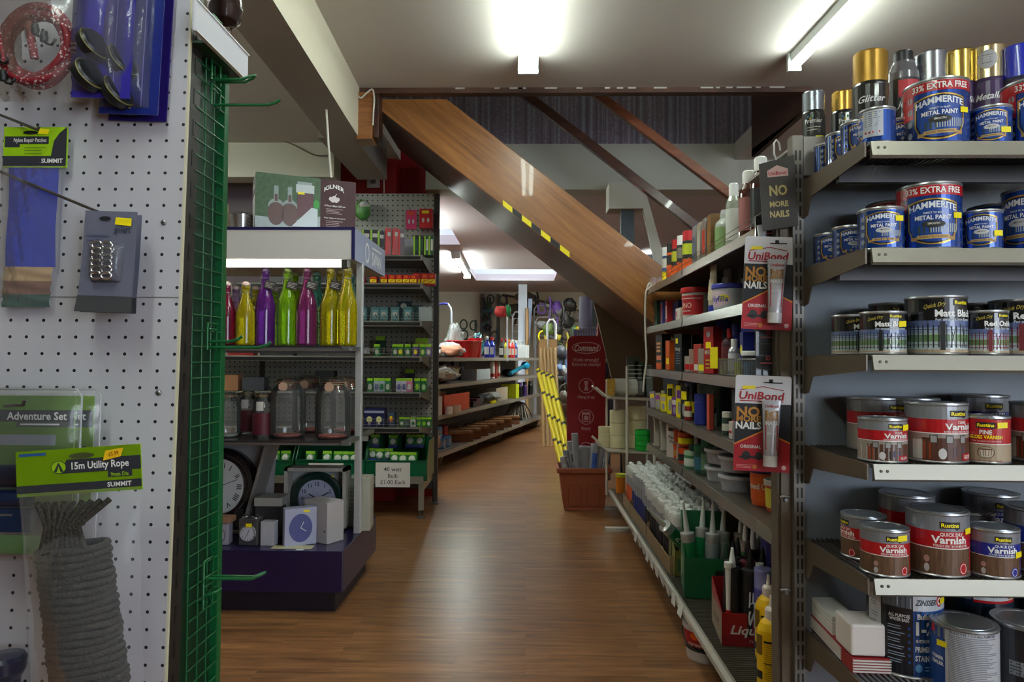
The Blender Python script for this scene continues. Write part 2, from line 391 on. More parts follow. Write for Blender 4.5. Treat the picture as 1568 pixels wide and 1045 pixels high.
b = MB(); WP = wallpaper(); GW = C(190, 190, 178, 0.7)
b.box(-0.72, 5, 4.8, 5.0, LZ, 2.515, GW); b.box(-2.2, 5, 4.82, 4.98, 2.515, 4.4, WP)
struct('wall_stairwell', b)
b = MB(); b.box(-5, -1.26, 4.40, 4.56, 2.175, 2.40, CREAM); struct('wall_lintel', b)
b = MB(); b.box(-5, -1.375, 4.80, 4.88, 0, 2.40, MAUVE); struct('wall_alcove', b)
b = MB(); b.box(-1.37, -0.935, 4.76, 4.9, 0, 2.515, REDW); b.box(-0.935, -0.675, 4.93, 5.05, 0, 2.515, REDW); b.box(-1.375, -1.37, 4.72, 4.9, 0, 2.4, REDW)
b.box(-0.935, -0.925, 4.76, 4.93, 0, 2.5, REDW); struct('wall_red', b)
# stairwell enclosure above the ceiling
DW = wood((46, 26, 18), (74, 42, 28), (1, 1, 6), 0.4)
b = MB(); b.box(-2.3, -2.2, 3.4, 4.9, 2.52, 4.4, OW); b.box(3.4, 3.5, 3.4, 4.9, 2.52, 4.4, OW); b.box(-2.3, 3.5, 3.35, 3.45, 2.52, 4.4, OW); struct('wall_upstairs', b)
b = MB(); b.box(-2.3, 3.5, 3.4, 5, 4.4, 4.5, CEIL); struct('ceiling_upstairs', b)
b = MB(); b.box(1.43, 1.46, 3.53, 4.35, 2.285, 2.75, DW)
b.add([(1.43, 3.53, 2.285), (1.43, 4.35, 2.335), (1.43, 4.35, 2.285)], [(0, 1, 2)], DW); struct('trim_1', b)
# timber edge of the ceiling at the stair opening
b = MB(); b.box(-0.90, 1.46, 3.50, 3.55, 2.372, 2.402, wood((60, 38, 28), (92, 60, 44), (2, 1, 8), 0.5)); rn = random.Random(4)
for i in range(16):
    x = -0.5+rn.random()*1.9; b.box(x, x+0.02+rn.random()*0.07, 3.499, 3.50, 2.392, 2.401, C(190, 185, 180, 0.8))
struct('trim_2', b)
# boxed beam along the aisle
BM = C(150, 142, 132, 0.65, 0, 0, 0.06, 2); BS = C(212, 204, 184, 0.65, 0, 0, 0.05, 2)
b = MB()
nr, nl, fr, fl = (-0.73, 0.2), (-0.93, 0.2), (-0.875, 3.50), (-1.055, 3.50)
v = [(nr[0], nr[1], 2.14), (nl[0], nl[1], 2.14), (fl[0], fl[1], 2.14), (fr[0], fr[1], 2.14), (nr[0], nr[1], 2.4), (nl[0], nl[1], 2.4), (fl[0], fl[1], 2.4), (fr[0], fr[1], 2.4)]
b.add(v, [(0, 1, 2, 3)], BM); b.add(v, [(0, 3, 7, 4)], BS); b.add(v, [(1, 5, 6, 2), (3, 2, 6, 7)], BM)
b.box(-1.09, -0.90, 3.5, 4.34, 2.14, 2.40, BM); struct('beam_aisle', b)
OAK = wood((112, 66, 32), (168, 108, 58), (1, 1, 14), 0.3, 0.3)
b = MB(); x0, x1 = PX(546, 3.5, 180), PX(580, 3.5, 180); b.box(x0, x1-0.03, 3.48, 3.60, 2.125, 2.372, OAK); b.box(x1-0.03, x1, 3.5, 3.6, 2.14, 2.372, DW); struct('beam_end_block', b, 0.004)
# ------------------------------------------------------------------ staircase
SL = 0.78
def zst(px, py, D): return P(px, py, D)
ST = wood((108, 66, 30), (166, 108, 56), (0.8, 1, 9), 0.34, 0.3, 3.0, 3.0, -math.atan(0.78))
t = thing('staircase', 'open-sided wooden staircase rising diagonally across the aisle under the ceiling opening', 'staircase', (0, 0, 0))
p0 = P(665, 137, 3.58); zt = lambda x: p0.z-SL*(x-p0.x)
HV = P(733, 192, 3.58).z-P(733, 288, 3.58).z
def stringer(y0, y1, mat, xa, xb, dz=0.0):
    # board with its ends cut at the ceiling and at the floor
    M_ = MB(); poly = []
    zc = 2.372
    xtop = p0.x+(p0.z-zc+dz)/SL; xbt = p0.x+(p0.z-HV-zc+dz)/SL
    xf0 = p0.x+(p0.z-HV+dz)/SL; xf1 = p0.x+(p0.z+dz)/SL
    poly = [(xbt, zc), (xf0, 0), (xf1, 0), (xtop, zc)]
    M_.prism(poly, y0, y1, mat); return M_
stringer(3.58, 3.62, ST, 0, 0).build('stringer', t, 0.003)
DST = wood((58, 34, 22), (92, 54, 34), (1, 1, 6), 0.4)
D2 = 4.45
stringer(D2, D2+0.04, DST, 0, 0, 0.02).build('stringer', t)
step = 0.245; n = int((2.372)/(step*SL)); xb = p0.x+(p0.z-HV/2-0.0)/SL
for i in range(n):
    z = 0.19+i*0.1911; x = xb-(z)/SL
    m = MB(); m.box(x-0.13, x+0.13, 3.62, D2, z-0.03, z, DST); m.build('tread', t)
    m = MB(); m.box(x-0.135, x-0.12, 3.62, D2, z, min(z+0.165, 2.36), DST); m.build('riser', t)
# lining board under the steps
m = MB(); q = HV*0.93; m.prism([(p0.x+(p0.z-q-2.37)/SL, 2.37), (p0.x+(p0.z-q)/SL, 0), (p0.x+(p0.z-q)/SL-0.02, 0), (p0.x+(p0.z-q-2.37)/SL-0.02, 2.37)], 3.63, D2, DST); m.build('soffit', t)
# yellow and black tape along the lower edge
tp = MB(); ya = P(770, 317, 3.58); yb = P(872, 402, 3.58)
zb = lambda x: p0.z-HV-SL*(x-p0.x)
N = 7
for i in range(N):
    xa_ = ya.x+(yb.x-ya.x)*i/N; xb_ = ya.x+(yb.x-ya.x)*(i+1)/N
    tp.add([(xa_, 3.578, zb(xa_)), (xb_, 3.578, zb(xb_)), (xb_, 3.578, zb(xb_)+0.03), (xa_, 3.578, zb(xa_)+0.03)], [(0, 1, 2, 3)], YEL if i % 2 == 0 else BLACK)
tp.build('warning_tape', t)
def rail(name, label, pa, pb, wd, th, mat, D):
    a = P(*pa, D); c = P(*pb, D)
    sl = (c.z-a.z)/(c.x-a.x); m = MB()
    hv = wd*math.sqrt(1+sl*sl)
    xt = a.x-0.55; zt_ = a.z-0.55*sl
    m.prism([(xt, zt_), (xt, zt_-hv), (c.x+0.6, c.z+0.6*sl-hv), (c.x+0.6, c.z+0.6*sl)], D-th, D, mat)
    return tag(m.build(name, None, 0.003), label, 'handrail')
rail('handrail', 'dark varnished handrail crossing the wallpaper behind the staircase', (806, 140), (1068, 343), 0.055, 0.05, wood((58, 32, 24), (96, 54, 40), (1, 1, 8), 0.28, 0.4), 4.3)
rail('handrail', 'orange-brown timber rail above the dark handrail, catching the lamp light', (915, 140), (1130, 302), 0.05, 0.045, wood((110, 58, 34), (160, 92, 56), (1, 1, 10), 0.35, 0.3), 4.05)
# spandrel post under the stair foot
m = MB(); q = [P(x, y, 4.6) for x, y in ((905, 450), (950, 640), (956, 700))]; m.prism([(q[0].x, q[0].z), (q[1].x, q[1].z), (q[2].x, 0), (q[2].x+0.25, 0), (q[2].x+0.25, q[0].z)], 4.56, 4.60, C(92, 68, 44, 0.6))
tag(m.build('spandrel_panel', None), 'brown slanted board closing the space under the staircase foot', 'panel')
# white boxed bracket with steel plate and diagonal strut
WB = C(205, 200, 185, 0.6)
t = thing('ceiling_bracket', 'cream boxed beam bracket with a steel post behind the staircase', 'bracket', (P(955, 320, 4.72).x, 4.72, 0))
x0, x1 = P(931, 300, 4.7).x-t.location.x, P(982, 300, 4.7).x-t.location.x
m = MB(); m.box(x0, x1, -0.08, 0.1, 2.02, 2.20, WB); m.build('boxing', t)
m = MB(); m.box(x0+0.09, x1-0.05, -0.03, 0.03, 0, 2.02, C(70, 74, 76, 0.5, 0.7, 0, 0.3, 30)); m.build('steel_post', t)
m = MB(); m.prism([(x1-0.03, 2.19), (x1+0.01, 2.2), (x1+0.17, 1.62), (x1+0.10, 1.62)], -0.05, 0.0, WB); m.build('strut', t)
# ------------------------------------------------------------------ lamps
def tube_lamp(label, x, y0, y1, z, ntube=2, s=TUBE, group=None, ang=0, wd=0.095):
    t = thing('fluorescent_lamp', label, 'ceiling light', (x, (y0+y1)/2, z), ang, group); L = (y1-y0)/2
    W_ = C(225, 228, 225, 0.4)
    m = MB(); m.box(-wd/2+0.012, wd/2-0.012, -L, L, -0.045, 0, W_); m.build('housing', t, 0.004)
    for k in range(ntube):
        xx = (k-(ntube-1)/2)*wd*0.62
        m = MB(); m.tube([(xx, -L+0.02, -0.066), (xx, L-0.02, -0.066)], 0.014, glow(240, 255, 244, s), 12); m.build('tube', t)
    for sg in (-1, 1):
        m = MB(); m.box(-wd/2, wd/2, sg*L-0.012, sg*L+0.012, -0.085, -0.0, C(190, 200, 195, 0.4)); m.build('end_cap', t, 0.003)
    return t
tube_lamp('twin tube ceiling light, lit, centred over the aisle', P(809, 60, 2.7).x, 1.62, 3.14, 2.40, 2, TUBE*0.85)
tube_lamp('lit tube ceiling light running above the rack of paint tins', P(1268, 50, 2.8).x+0.0, 1.62, 3.12, 2.40, 1, TUBE*1.25, None, 0.02, 0.06)
tube_lamp('lit tube light under the low ceiling of the back room', P(708, 430, 8.6).x, 7.6, 9.5, 2.19, 1, TUBE*3.6, None, 0.02)
for x, y, lb in ((-0.55, -0.95, 'added out-of-view twin tube light above the pegboard stand'), (1.2, -0.95, 'added out-of-view twin tube light above the nearest paint shelves')):
    tube_lamp(lb, x, y, y+1.5, 2.40, 2, TUBE*0.8)  # both added behind the camera to light the surfaces facing it
tube_lamp('added fill tube light over the far shelves of the back room', 1.2, 7.6, 9.1, 2.19, 2, TUBE*5.5)  # extra lamp put in to brighten the back room
tube_lamp('added hidden tube light over the entrance to the back room', -1.02, 5.3, 6.3, 2.19, 2, TUBE*4.5)  # added lamp kept out of sight behind the bulb shelving, lifts the back room
tube_lamp('unseen fill tube light over the alcove behind the display stand', -2.6, 2.4, 3.9, 2.40, 2, TUBE*1.6)  # unseen lamp, made strong to lighten the left ceiling and bulb shelving

tube_lamp('added unseen tube light on the upstairs ceiling beside the stairwell', 0.6, 3.7, 4.6, 4.40, 1, TUBE*1.3)  # out-of-sight lamp added so the stairwell wallpaper is not too dark
# ------------------------------------------------------------------ pegboard display at the near left
BD = lambda z: 1.037-(1.295-z)*0.042            # board plane leans: depth at a height
def BP(px, py, off=0.0):
    z = 1.0
    for _ in range(6): z = P(px, py, BD(z)-off).z
    return P(px, py, BD(z)-off)
PH = math.atan(0.042)
def on_board(px, py, off): return BP(px, py, off)
t = thing('pegboard_stand', 'white pegboard stand with dark slotted side post at the near left edge of the aisle', 'display stand', (-0.9, 1.04, 0))
m = MB(); PEG = peg((186, 184, 192), (28, 24, 26))
m.box(-0.45, 0.372, -0.004, 0, 0.0, 2.2, PEG); pb = m.build('pegboard', t, loc=(0, BD(0)-1.04, 0), rot=(-PH, 0, 0))
m = MB(); m.box(0.372, 0.375, -0.0045, 0.0, 0, 2.2, C(205, 198, 172, 0.6)); m.build('edge_strip', t, loc=(0, BD(0)-1.04, 0), rot=(-PH, 0, 0))
m = MB(); m.box(0.352, 0.374, 0.001, 0.035, 0, 2.2, C(40, 35, 33, 0.5)); 
for k in range(40): m.box(0.3742, 0.3746, 0.014, 0.020, 0.05+k*0.05, 0.075+k*0.05, BLACK)
m.build('side_post', t, loc=(0, BD(0)-1.04, 0), rot=(-PH, 0, 0))
m = MB(); m.box(-0.45, 0.372, -0.0046, -0.004, BP(200, 455).z-0.001, BP(200, 455).z+0.0008, C(120, 116, 112, 0.7)); m.build('seam', t, loc=(0, BD(0)-1.04, 0), rot=(-PH, 0, 0))
for px, py in ((251, 341), (243, 602), (252, 82)):
    p = BP(px, py, 0.004); m = MB(); m.lathe([(0.0045, 0), (0.0042, 0.0015), (0.0015, 0.003), (0, 0.003)], STEEL, 12); m.box(-0.0035, 0.0035, -0.0005, 0.0005, 0.0025, 0.0033, BLACK)
    m.build('screw', t, loc=(p.x+0.9, p.y-1.04, p.z), rot=(PI/2, 0, 0))
# green mesh side with prongs
MG = C(8, 92, 46, 0.38, 0, 0.3); MGD = C(6, 52, 30, 0.5)
XM = -0.528
t = thing('mesh_panel', 'green wire mesh panel covering the side of the pegboard stand', 'mesh panel', (XM, 1.09, 0))
ym0, ym1 = 1.062, 1.178; z1m = P(330, 118, ym1).z
dy = ym1-1.09; dy0 = ym0-1.09
m = MB(); m.box(-0.012, -0.009, dy0, dy, 0.0, z1m, MGD); m.build('backing_sheet', t)
m = MB()
for yy in (dy0+0.004, dy0+0.037, dy0+0.068, dy-0.012): m.tube([(0, yy, 0.0), (0, yy, z1m)], 0.0014, MG, 6)
k = 0; z = 0.05
while z < z1m: m.tube([(0.002, dy0, z), (0.002, dy-0.006, z)], 0.0013, MG, 6); z += 0.0254
m.build('wire_grid', t)
m = MB(); m.box(-0.012, 0.004, dy-0.016, dy, 0.0, z1m, MG); m.build('frame', t, 0.001)
def prong(px0, py0, px1, py1, double, label):
    # two-wire display prong reaching into the aisle; x from the mesh outwards, base depth guessed mid-mesh
    D = 1.12; a = P(px0, py0, D); a.x = XM+0.004; e = P(px1, py1, D); L = e.x-a.x
    t = thing('display_prong', label, 'display hook', (a.x, D, a.z), 0)
    sg = [(0, -0.006)] if not double else [(-0.006, -0.006), (0.006, -0.006)]
    m = MB()
    if double:
        pts = [(0, -0.006, 0), (L-0.02, -0.006, 0.0), (L-0.006, -0.005, 0.006), (L, 0, 0.009), (L-0.006, 0.005, 0.006), (L-0.02, 0.006, 0.0), (0, 0.006, 0)]
        m.tube(pts, 0.0024, MG, 8)
    else: m.tube([(0, 0, 0), (L-0.02, 0, 0), (L-0.007, 0, 0.004), (L, 0, 0.009)], 0.0026, MG, 8)
    m.build('prong', t)
    m = MB(); m.tube([(0.003, -0.016, -0.004), (0.003, -0.016, 0.03), (0.003, 0.016, 0.03), (0.003, 0.016, -0.004)], 0.002, MG, 8); m.build('clip', t)
    return t
prong(300, 56, 342, 47, True, 'green wire prong with a looped tip, topmost on the mesh panel')
prong(300, 124, 391, 122, True, 'green wire prong level with the top edge of the mesh panel')
prong(316, 161, 429, 160, False, 'long green wire prong just below the top edge of the mesh panel')
prong(290, 523, 371, 519, False, 'shorter green prong in front of the coloured bottles')
prong(290, 532, 415, 527, False, 'longer green prong in front of the coloured bottles')
prong(275, 884, 406, 879, True, 'green double prong in front of the purple plinth')
prong(275, 910, 338, 902, True, 'short green prong below the double prong, low on the mesh panel')
prong(275, 924, 310, 915, True, 'lowest and shortest green prong on the mesh panel')
# unlit white header shelf on top of the stand
t = thing('header_fascia_box', 'white-edged header panel running along the top of the mesh side', 'header panel', (-0.50, 0.9, 1.49))
a = P(375, 119, 1.2)
m = MB(); m.box(-0.006, 0.0, 0.105, 0.30, 0.0, 0.05, C(206, 206, 214, 0.5)); m.build('fascia', t, 0.002)
m = MB(); m.box(-0.40, -0.006, 0.145, 0.30, 0.0, 0.004, C(30, 60, 42, 0.6)); m.build('underside', t)
for z in (0.001, 0.049):
    m = MB(); m.box(0, 0.002, 0.105, 0.30, z-0.001, z+0.001, WHITE); m.build('edge_trim', t)
p = P(344, 30, 1.17)
t = thing('glass_jar', 'clear glass storm jar standing on the end of the white header panel', 'jar', (p.x, 1.17, 1.542))
t.location.x = -0.53
m = MB(); m.lathe([(0.012, 0), (0.013, 0.012), (0.007, 0.02), (0.012, 0.03), (0.026, 0.045), (0.03, 0.07), (0.026, 0.10), (0.022, 0.12)], glass(225, 225, 225), 20, cap=False)
m.build('bowl', t)
m = MB(); m.lathe([(0.0, 0.035), (0.016, 0.048), (0.019, 0.07), (0.012, 0.09), (0, 0.095)], C(90, 40, 26, 0.5), 14); m.build('candle', t)
# hooks that carry the packs
def peg_hook(label, x, z, L, drop, dx=0.0, r=0.0022):
    y = BD(z)-0.004
    m = MB(); m.tube([(x, y, z), (x+dx*0.2, y-L*0.2, z), (x+dx, y-L, z-drop), (x+dx, y-L-0.004, z-drop+0.008)], r, C(110, 106, 100, 0.35, 0.8), 8)
    m.tube([(x, y-0.001, z+0.02), (x, y-0.001, z-0.012)], r, C(110, 106, 100, 0.35, 0.8), 8)
    return tag(m.build('peg_hook', None), label, 'hook')
def hook_px(label, a, b, offa=0.0, offb=0.1, r=0.0022):
    pa, pb_ = BP(*a, 0.004), BP(*b, offb)
    d = (pb_-pa); up_ = Vector((0, 0, 0.006))
    m = MB(); m.tube([pa+Vector((0, 0.0, 0)), pa+d*0.9, pb_, pb_+up_+d.normalized()*0.002], r, C(112, 106, 98, 0.35, 0.8), 8)
    m.tube([pa+Vector((0, -0.001, 0.02)), pa+Vector((0, -0.001, -0.012))], r, C(112, 106, 98, 0.35, 0.8), 8)
    return tag(m.build('peg_hook', None), label, 'hook')
hook_px('thin steel peg hook running across the blue fabric pack to the grey pack', (-60, 238), (178, 336), 0, 0.055)
hook_px('steel peg hook carrying the lime topped repair patch pack', (-40, 160), (58, 199), 0, 0.045)
hook_px('steel peg hook carrying the clear lime camping set', (-60, 627), (36, 620), 0, 0.09)
hook_px('steel peg hook carrying the bagged grey rope', (-30, 712), (128, 690), 0, 0.115)
# generic hanging pack on the board: origin at the centre of the card, facing the camera
def pack_at(name, label, cat, px, py, off, group=None, tilt=0.0):
    p = BP(px, py, off); t = thing(name, label, cat, p, 0, group); t.rotation_euler = (-PH*0.5, tilt, 0); return t
def sc(off, z=1.0): return (BD(z)-off)/F          # metres per pixel at that depth
LIME = C(150, 195, 20, 0.35, 0, 0.3); CHAR = C(48, 50, 58, 0.4); 
def bag(w0, w1, h, d, seed=1, n=14, top=0.004, mat=None):
    # film pouch: w0 top width, w1 belly width
    rn = random.Random(seed); m = MB()
    def half(sgn):
        def fn(u, v):
            x = (u-0.5); ww = w0+(w1-w0)*min(1, v*2.2)
            bulge = d*math.sin(PI*u)**0.7*math.sin(PI*min(1, v*1.02))**0.6 if 0 < u < 1 and 0 < v < 1 else 0
            rip = 0.0007*math.sin(u*37+v*9+seed)*math.sin(v*23+u*5)
            return (x*ww, sgn*(bulge+top*0.2)+rip*(1 if 0 < u < 1 else 0), -v*h)
        return fn
    m.grid(n, n, half(-1), mat or CLEAR); return m
# -- nylon repair patches
s = sc(0.02, 1.2)
t = pack_at('repair_patch_pack', 'hanging pack of blue, tan and green nylon repair patches with a lime and black header', 'hanging pack', 50, 333, 0.02)
hw, H_ = 45*s, 285*s/2
m = MB(); a = Art(); a.rect(-hw-0.004, hw+0.006, H_-64*s, H_, LIME, 0, 1); a.rect(-hw-0.004, hw+0.006, H_-62*s, H_-46*s, CHAR, 1, 1)
a.poly([(hw+0.006-24*s, H_-46*s), (hw+0.006, H_-46*s), (hw+0.006, H_), (hw+0.006-12*s, H_-10*s), (hw+0.006-20*s, H_-22*s)], CHAR, 1)
a.rect(-hw-0.002, hw-22*s, H_-27*s, H_-15*s, CHAR, 1, 1); a.text('Nylon Repair Patches', -6*s, H_-21*s, 6.5*s, WHITE, 3, 52*s, 1); a.text('SUMMIT', hw-15*s, H_-54*s, 7*s, WHITE, 3, 34*s, 1.5)
a.rect(-hw-0.002, -hw+22*s, H_-32*s, H_-27*s, CHAR, 1, 1); a.lines(-hw+30*s, hw-24*s, H_-44*s, H_-31*s, 3, C(90, 120, 30), 2, 0.25)
a.poly([(6*s, H_-11*s), (22*s, H_-12*s), (24*s, H_-4*s), (9*s, H_-3*s)], YEL, 3)
a.ell(-6*s, H_-9*s, 12*s, 3*s, C(20, 22, 18), 2); m.art(a, flat(-0.002, 0.0005)); m.box(-hw-0.004, hw+0.006, -0.0015, 0.0015, H_-64*s, H_, LIME); m.build('header_card', t)
for nm, (y0, y1), c in (('blue_swatch', (-103, 79), C(22, 42, 160, 0.55, 0, 0, 0.15, 60, 0.3)), ('tan_swatch', (-115, -103+0), C(176, 142, 100, 0.6)), ('brown_swatch', (-133, -113), C(112, 72, 50, 0.6)), ('green_swatch', (-142, -128), C(10, 62, 48, 0.6))):
    pass
def swatch(nm, y0, y1, x0, x1, c, yy):
    m = MB(); m.grid(6, 10, lambda u, v: (x0+(x1-x0)*u, yy-0.0015*math.sin(u*5+v*7), y0+(y1-y0)*v), c); m.build(nm, t)
swatch('blue_swatch', -78*s, 80*s, -40*s, 38*s, C(22, 42, 160, 0.5, 0, 0, 0.15, 60, 0.3), 0.0)
swatch('tan_swatch', -100*s, -78*s, -42*s, 34*s, C(172, 140, 100, 0.6), -0.0005)
swatch('brown_swatch', -121*s, -100*s, -43*s, 33*s, C(112, 72, 52, 0.6), -0.0005)
swatch('green_swatch', -141*s, -121*s, -43*s, 32*s, C(12, 62, 52, 0.6), -0.0005)
m = bag(96*s, 92*s, 224*s, 0.005, 3, 18); o = m.build('clear_bag', t, loc=(-0.001, -0.0035, H_-62*s))
# -- grey blister packs of eyelets
s = sc(0.055, 1.15)
def grey_pack(label, px, py, off):
    t = pack_at('tent_ring_pack', label, 'hanging pack', px, py, off, None, 0.03)
    hw = 41*s; hh = 79*s; cg = C(104, 106, 124, 0.35, 0, 0.3, 0.1, 30); cd_ = C(62, 62, 66, 0.5)
    m = MB(); m.grid(6, 12, lambda u, v: ((u-0.5)*2*hw*(1+0.04*(1-v)), -0.006*(1-v)**3-0.0, (v-0.5)*2*hh), cg)
    m.grid(6, 4, lambda u, v: ((u-0.5)*2*hw*1.04*(1.0+0.05*(1-v)), -0.0005-0.006*(1-v*0.16)**3, (-0.5+v*0.16)*2*hh), cd_)
    a = Art(); a.text('gelert', 20*s, 51*s, 11*s, C(60, 64, 80), 2, 26*s); a.lines(-36*s, 0, 30*s, 44*s, 2, C(86, 92, 120), 2, 0.4)
    a.ell(-8*s, 67*s, 9*s, 3.5*s, C(30, 30, 34), 2)
    a.poly([(8*s, 58*s), (34*s, 56*s), (34*s, 68*s), (9*s, 69*s)], YEL, 4)
    m.art(a, flat(-0.001)); m.build('card', t)
    m = MB()
    for i in range(6):
        for j in range(2):
            cx, cz = (-14+j*16+i*0.9)*s, (24-i*9.5)*s
            pts = [(cx+8*s*math.cos(q*PI/8), -0.008-0.001*i, cz+5.5*s*math.sin(q*PI/8)+0*s) for q in range(16)]
            m.tube(pts, 2.6*s, C(200, 198, 205, 0.2, 0.95), 6, True)
    m.build('metal_rings', t)
    m = MB(); m.grid(12, 16, lambda u, v: ((u-0.5)*50*s, -0.001-0.014*(math.sin(PI*u)**0.35)*(math.sin(PI*v)**0.3) if 0 < u < 1 and 0 < v < 1 else -0.001, (v-0.5)*62*s-2*s), film(0.05)); m.build('blister', t)
    return t
grey_pack('grey card pack of steel tent rings behind an identical pack, half hidden', 174, 404, 0.035)
grey_pack('grey card pack of steel tent rings with yellow price sticker, front one', 166, 401, 0.06)
# -- 15 m rope pack
s = sc(0.12, 0.8)
t = pack_at('rope_pack', 'bagged coil of grey utility rope under a lime header card', 'hanging pack', 121, 720, 0.12, None, 0.0)
t.rotation_euler = (-PH*0.5, -0.075, 0)
m = MB(); a = Art(); W_ = 98*s
m.box(-W_, W_, -0.001, 0.001, -36*s, 34*s, LIME); a.rect(-W_, W_, -36*s, 34*s, LIME, 0, 1)
a.rect(-10*s, W_, -4*s, 17*s, CHAR, 1, 1); a.poly([(-28*s, -4*s), (-10*s, -4*s), (-10*s, 17*s), (-18*s, 17*s)], CHAR, 1)
a.text('15m Utility Rope', 35*s, 7*s, 11*s, WHITE, 3, 90*s, 1.3); a.rect(46*s, 84*s, -14*s, -4*s, CHAR, 1, 1); a.text('9mm Dia', 65*s, -9.5*s, 6*s, LIME, 3, 28*s)
a.ell(-30*s, 6*s, 12*s, 10*s, CHAR, 2); a.ell(-30*s, 6*s, 11*s, 9*s, LIME, 3); a.poly([(-38*s, -1*s), (-33*s, -1*s), (-30*s, 8*s), (-27*s, -1*s), (-22*s, -1*s), (-30*s, 14*s)], CHAR, 4)
a.rect(-W_, W_, -31*s, -19*s, CHAR, 1, 1); a.text('SUMMIT', 64*s, -25*s, 7*s, WHITE, 3, 38*s, 1.5)
a.ell(6*s, 22*s, 20*s, 4.5*s, C(70, 78, 40), 2); a.poly([(40*s, 12*s), (68*s, 17*s), (73*s, 30*s), (44*s, 27*s)], C(240, 190, 20), 4); a.text('£5.99', 57*s, 22*s, 6*s, C(150, 80, 20), 5, 16*s, 1, 0, 0, 0.15)
a.rect(-92*s, -50*s, 26*s, 30*s, C(30, 80, 150), 2, 1)
m.art(a, flat(-0.001)); m.build('header_card', t)
ROPE = C(50, 45, 38, 0.85, 0, 0, 0.35, 260, 1.0); m = MB()
cx = -14*s
for i in range(27):
    z = -118*s-i*10.4*s; rx = (51+i*0.15+1.5*math.sin(i*1.7))*s; ry = 0.026
    x0 = cx+i*0.9*s
    m.tube([(x0+rx*math.cos(q*PI/12), ry*math.sin(q*PI/12), z+2.5*s*math.sin(q*PI/12+1)+1.2*s*math.sin(q*0.8+i)) for q in range(24)], 5.6*s, ROPE, 8, True)
for i in range(9):
    a0 = (-0.8+i*0.2); m.tube([(cx+42*s*a0, -0.02, -120*s), (cx+30*s*a0+6*s, -0.026, -80*s), (cx+70*s*a0+12*s, -0.01, -46*s)], 4.5*s, ROPE, 8)
m.build('coiled_rope', t)
m = bag(190*s, 176*s, 440*s, 0.042, 9, 30, mat=film(0.05, 225, 228, 238, 0.2, 0.25, 0.35)); m.build('clear_bag', t, loc=(0, 0.0, -30*s))
# -- adventure sets
def adv_set(label, px, py, off, front):
    s = sc(off, 1.0); t = pack_at('camping_set_pack', label, 'hanging pack', px, py, off)
    m = MB(); a = Art(); X0, X1 = -110*s, 60*s
    m.box(X0, X1, -0.001, 0.001, -110*s, 62*s, C(130, 180, 60, 0.35, 0, 0.3)); a.rect(X0, X1, -110*s, 62*s, C(132, 178, 70, 0.35, 0, 0.3) if front else LIME, 0, 1)
    a.rect(X0, X1, 22*s, 40*s, CHAR, 1, 1); a.text('Adventure Set', 2*s, 31*s, 12*s, WHITE, 3, 94*s, 1.3); a.rect(-30*s, X1, 14*s, 22*s, C(80, 84, 84), 1, 1); a.lines(-24*s, 40*s, 14*s, 22*s, 1, WHITE, 2, 0.3)
    a.rect(X0, 32*s, -14*s, 2*s, C(150, 156, 170, 0.3), 1, 1); m.art(a, flat(-0.001)); m.build('card', t)
    m = MB(); z1 = 74*s
    m.grid(14, 18, lambda u, v: (X0-6*s+(X1-X0+16*s)*u, -0.002-(0.016*(min(1, 9*(1-u))**0.5)*(min(1, 8*v)**0.5)*(min(1, 8*(1-v))**0.5)), -190*s+(z1+190*s)*v), film(0.06))
    pts = [(X0, 0, z1-2*s), (X1+2*s, 0, z1-2*s), (X1+10*s, 0, z1-12*s), (X1+8*s, 0, -185*s)]
    m.tube(pts, 0.0016, film(0.35), 6); m.build('blister', t)
    if front:
        DB = C(16, 34, 66, 0.25, 0, 0.5)
        m = MB(); m.tube([(-110*s, -0.016, -60*s), (-2*s, -0.016, -58*s)], 17*s, C(22, 26, 44, 0.3, 0, 0.5), 16); m.build('torch', t)
        m = MB(); m.tube([(-110*s, -0.014, -92*s), (4*s, -0.014, -92*s)], 13*s, DB, 16); m.build('whistle', t)
        m = MB(); m.box(-110*s, 12*s, -0.02, -0.004, -142*s, -106*s, DB); m.box(-80*s, -16*s, -0.0205, -0.02, -118*s, -115*s, STEEL); m.build('multi_tool', t, 0.003)
        m = MB(); m.box(-110*s, 24*s, -0.006, -0.002, -178*s, -150*s, C(110, 190, 90, 0.3, 0, 0.5)); m.build('map_card', t)
    return t
adv_set('clear camping set pack behind the front one, its lime card corner showing', 84, 668, 0.03, False)
adv_set('clear blister camping set with lime card, navy torch and tools, at the left edge', 55, 668, 0.065, True)
# -- bungee cords in a bag
s = sc(0.03, 1.4)
t = pack_at('bungee_cord_pack', 'bag of red and white flecked elastic cords coiled in a ring, top of the pegboard', 'hanging pack', 62, 74, 0.05)
def fleck():
    m, nt, bs = newmat('flecked_cord'); tc = nt.nodes.new('ShaderNodeTexCoord'); v = nt.nodes.new('ShaderNodeTexVoronoi'); v.inputs['Scale'].default_value = 190
    nt.links.new(tc.outputs['Object'], v.inputs['Vector']); lt = nt.nodes.new('ShaderNodeMath'); lt.operation = 'LESS_THAN'; lt.inputs[1].default_value = 0.30
    nt.links.new(v.outputs['Distance'], lt.inputs[0]); mx = nt.nodes.new('ShaderNodeMix'); mx.data_type = 'RGBA'; mx.inputs['A'].default_value = rgb((120, 14, 28)); mx.inputs['B'].default_value = rgb((190, 170, 170))
    nt.links.new(lt.outputs[0], mx.inputs['Factor']); nt.links.new(mx.outputs['Result'], bs.inputs['Base Color']); bs.inputs['Roughness'].default_value = 0.6; return m
FK = fleck()
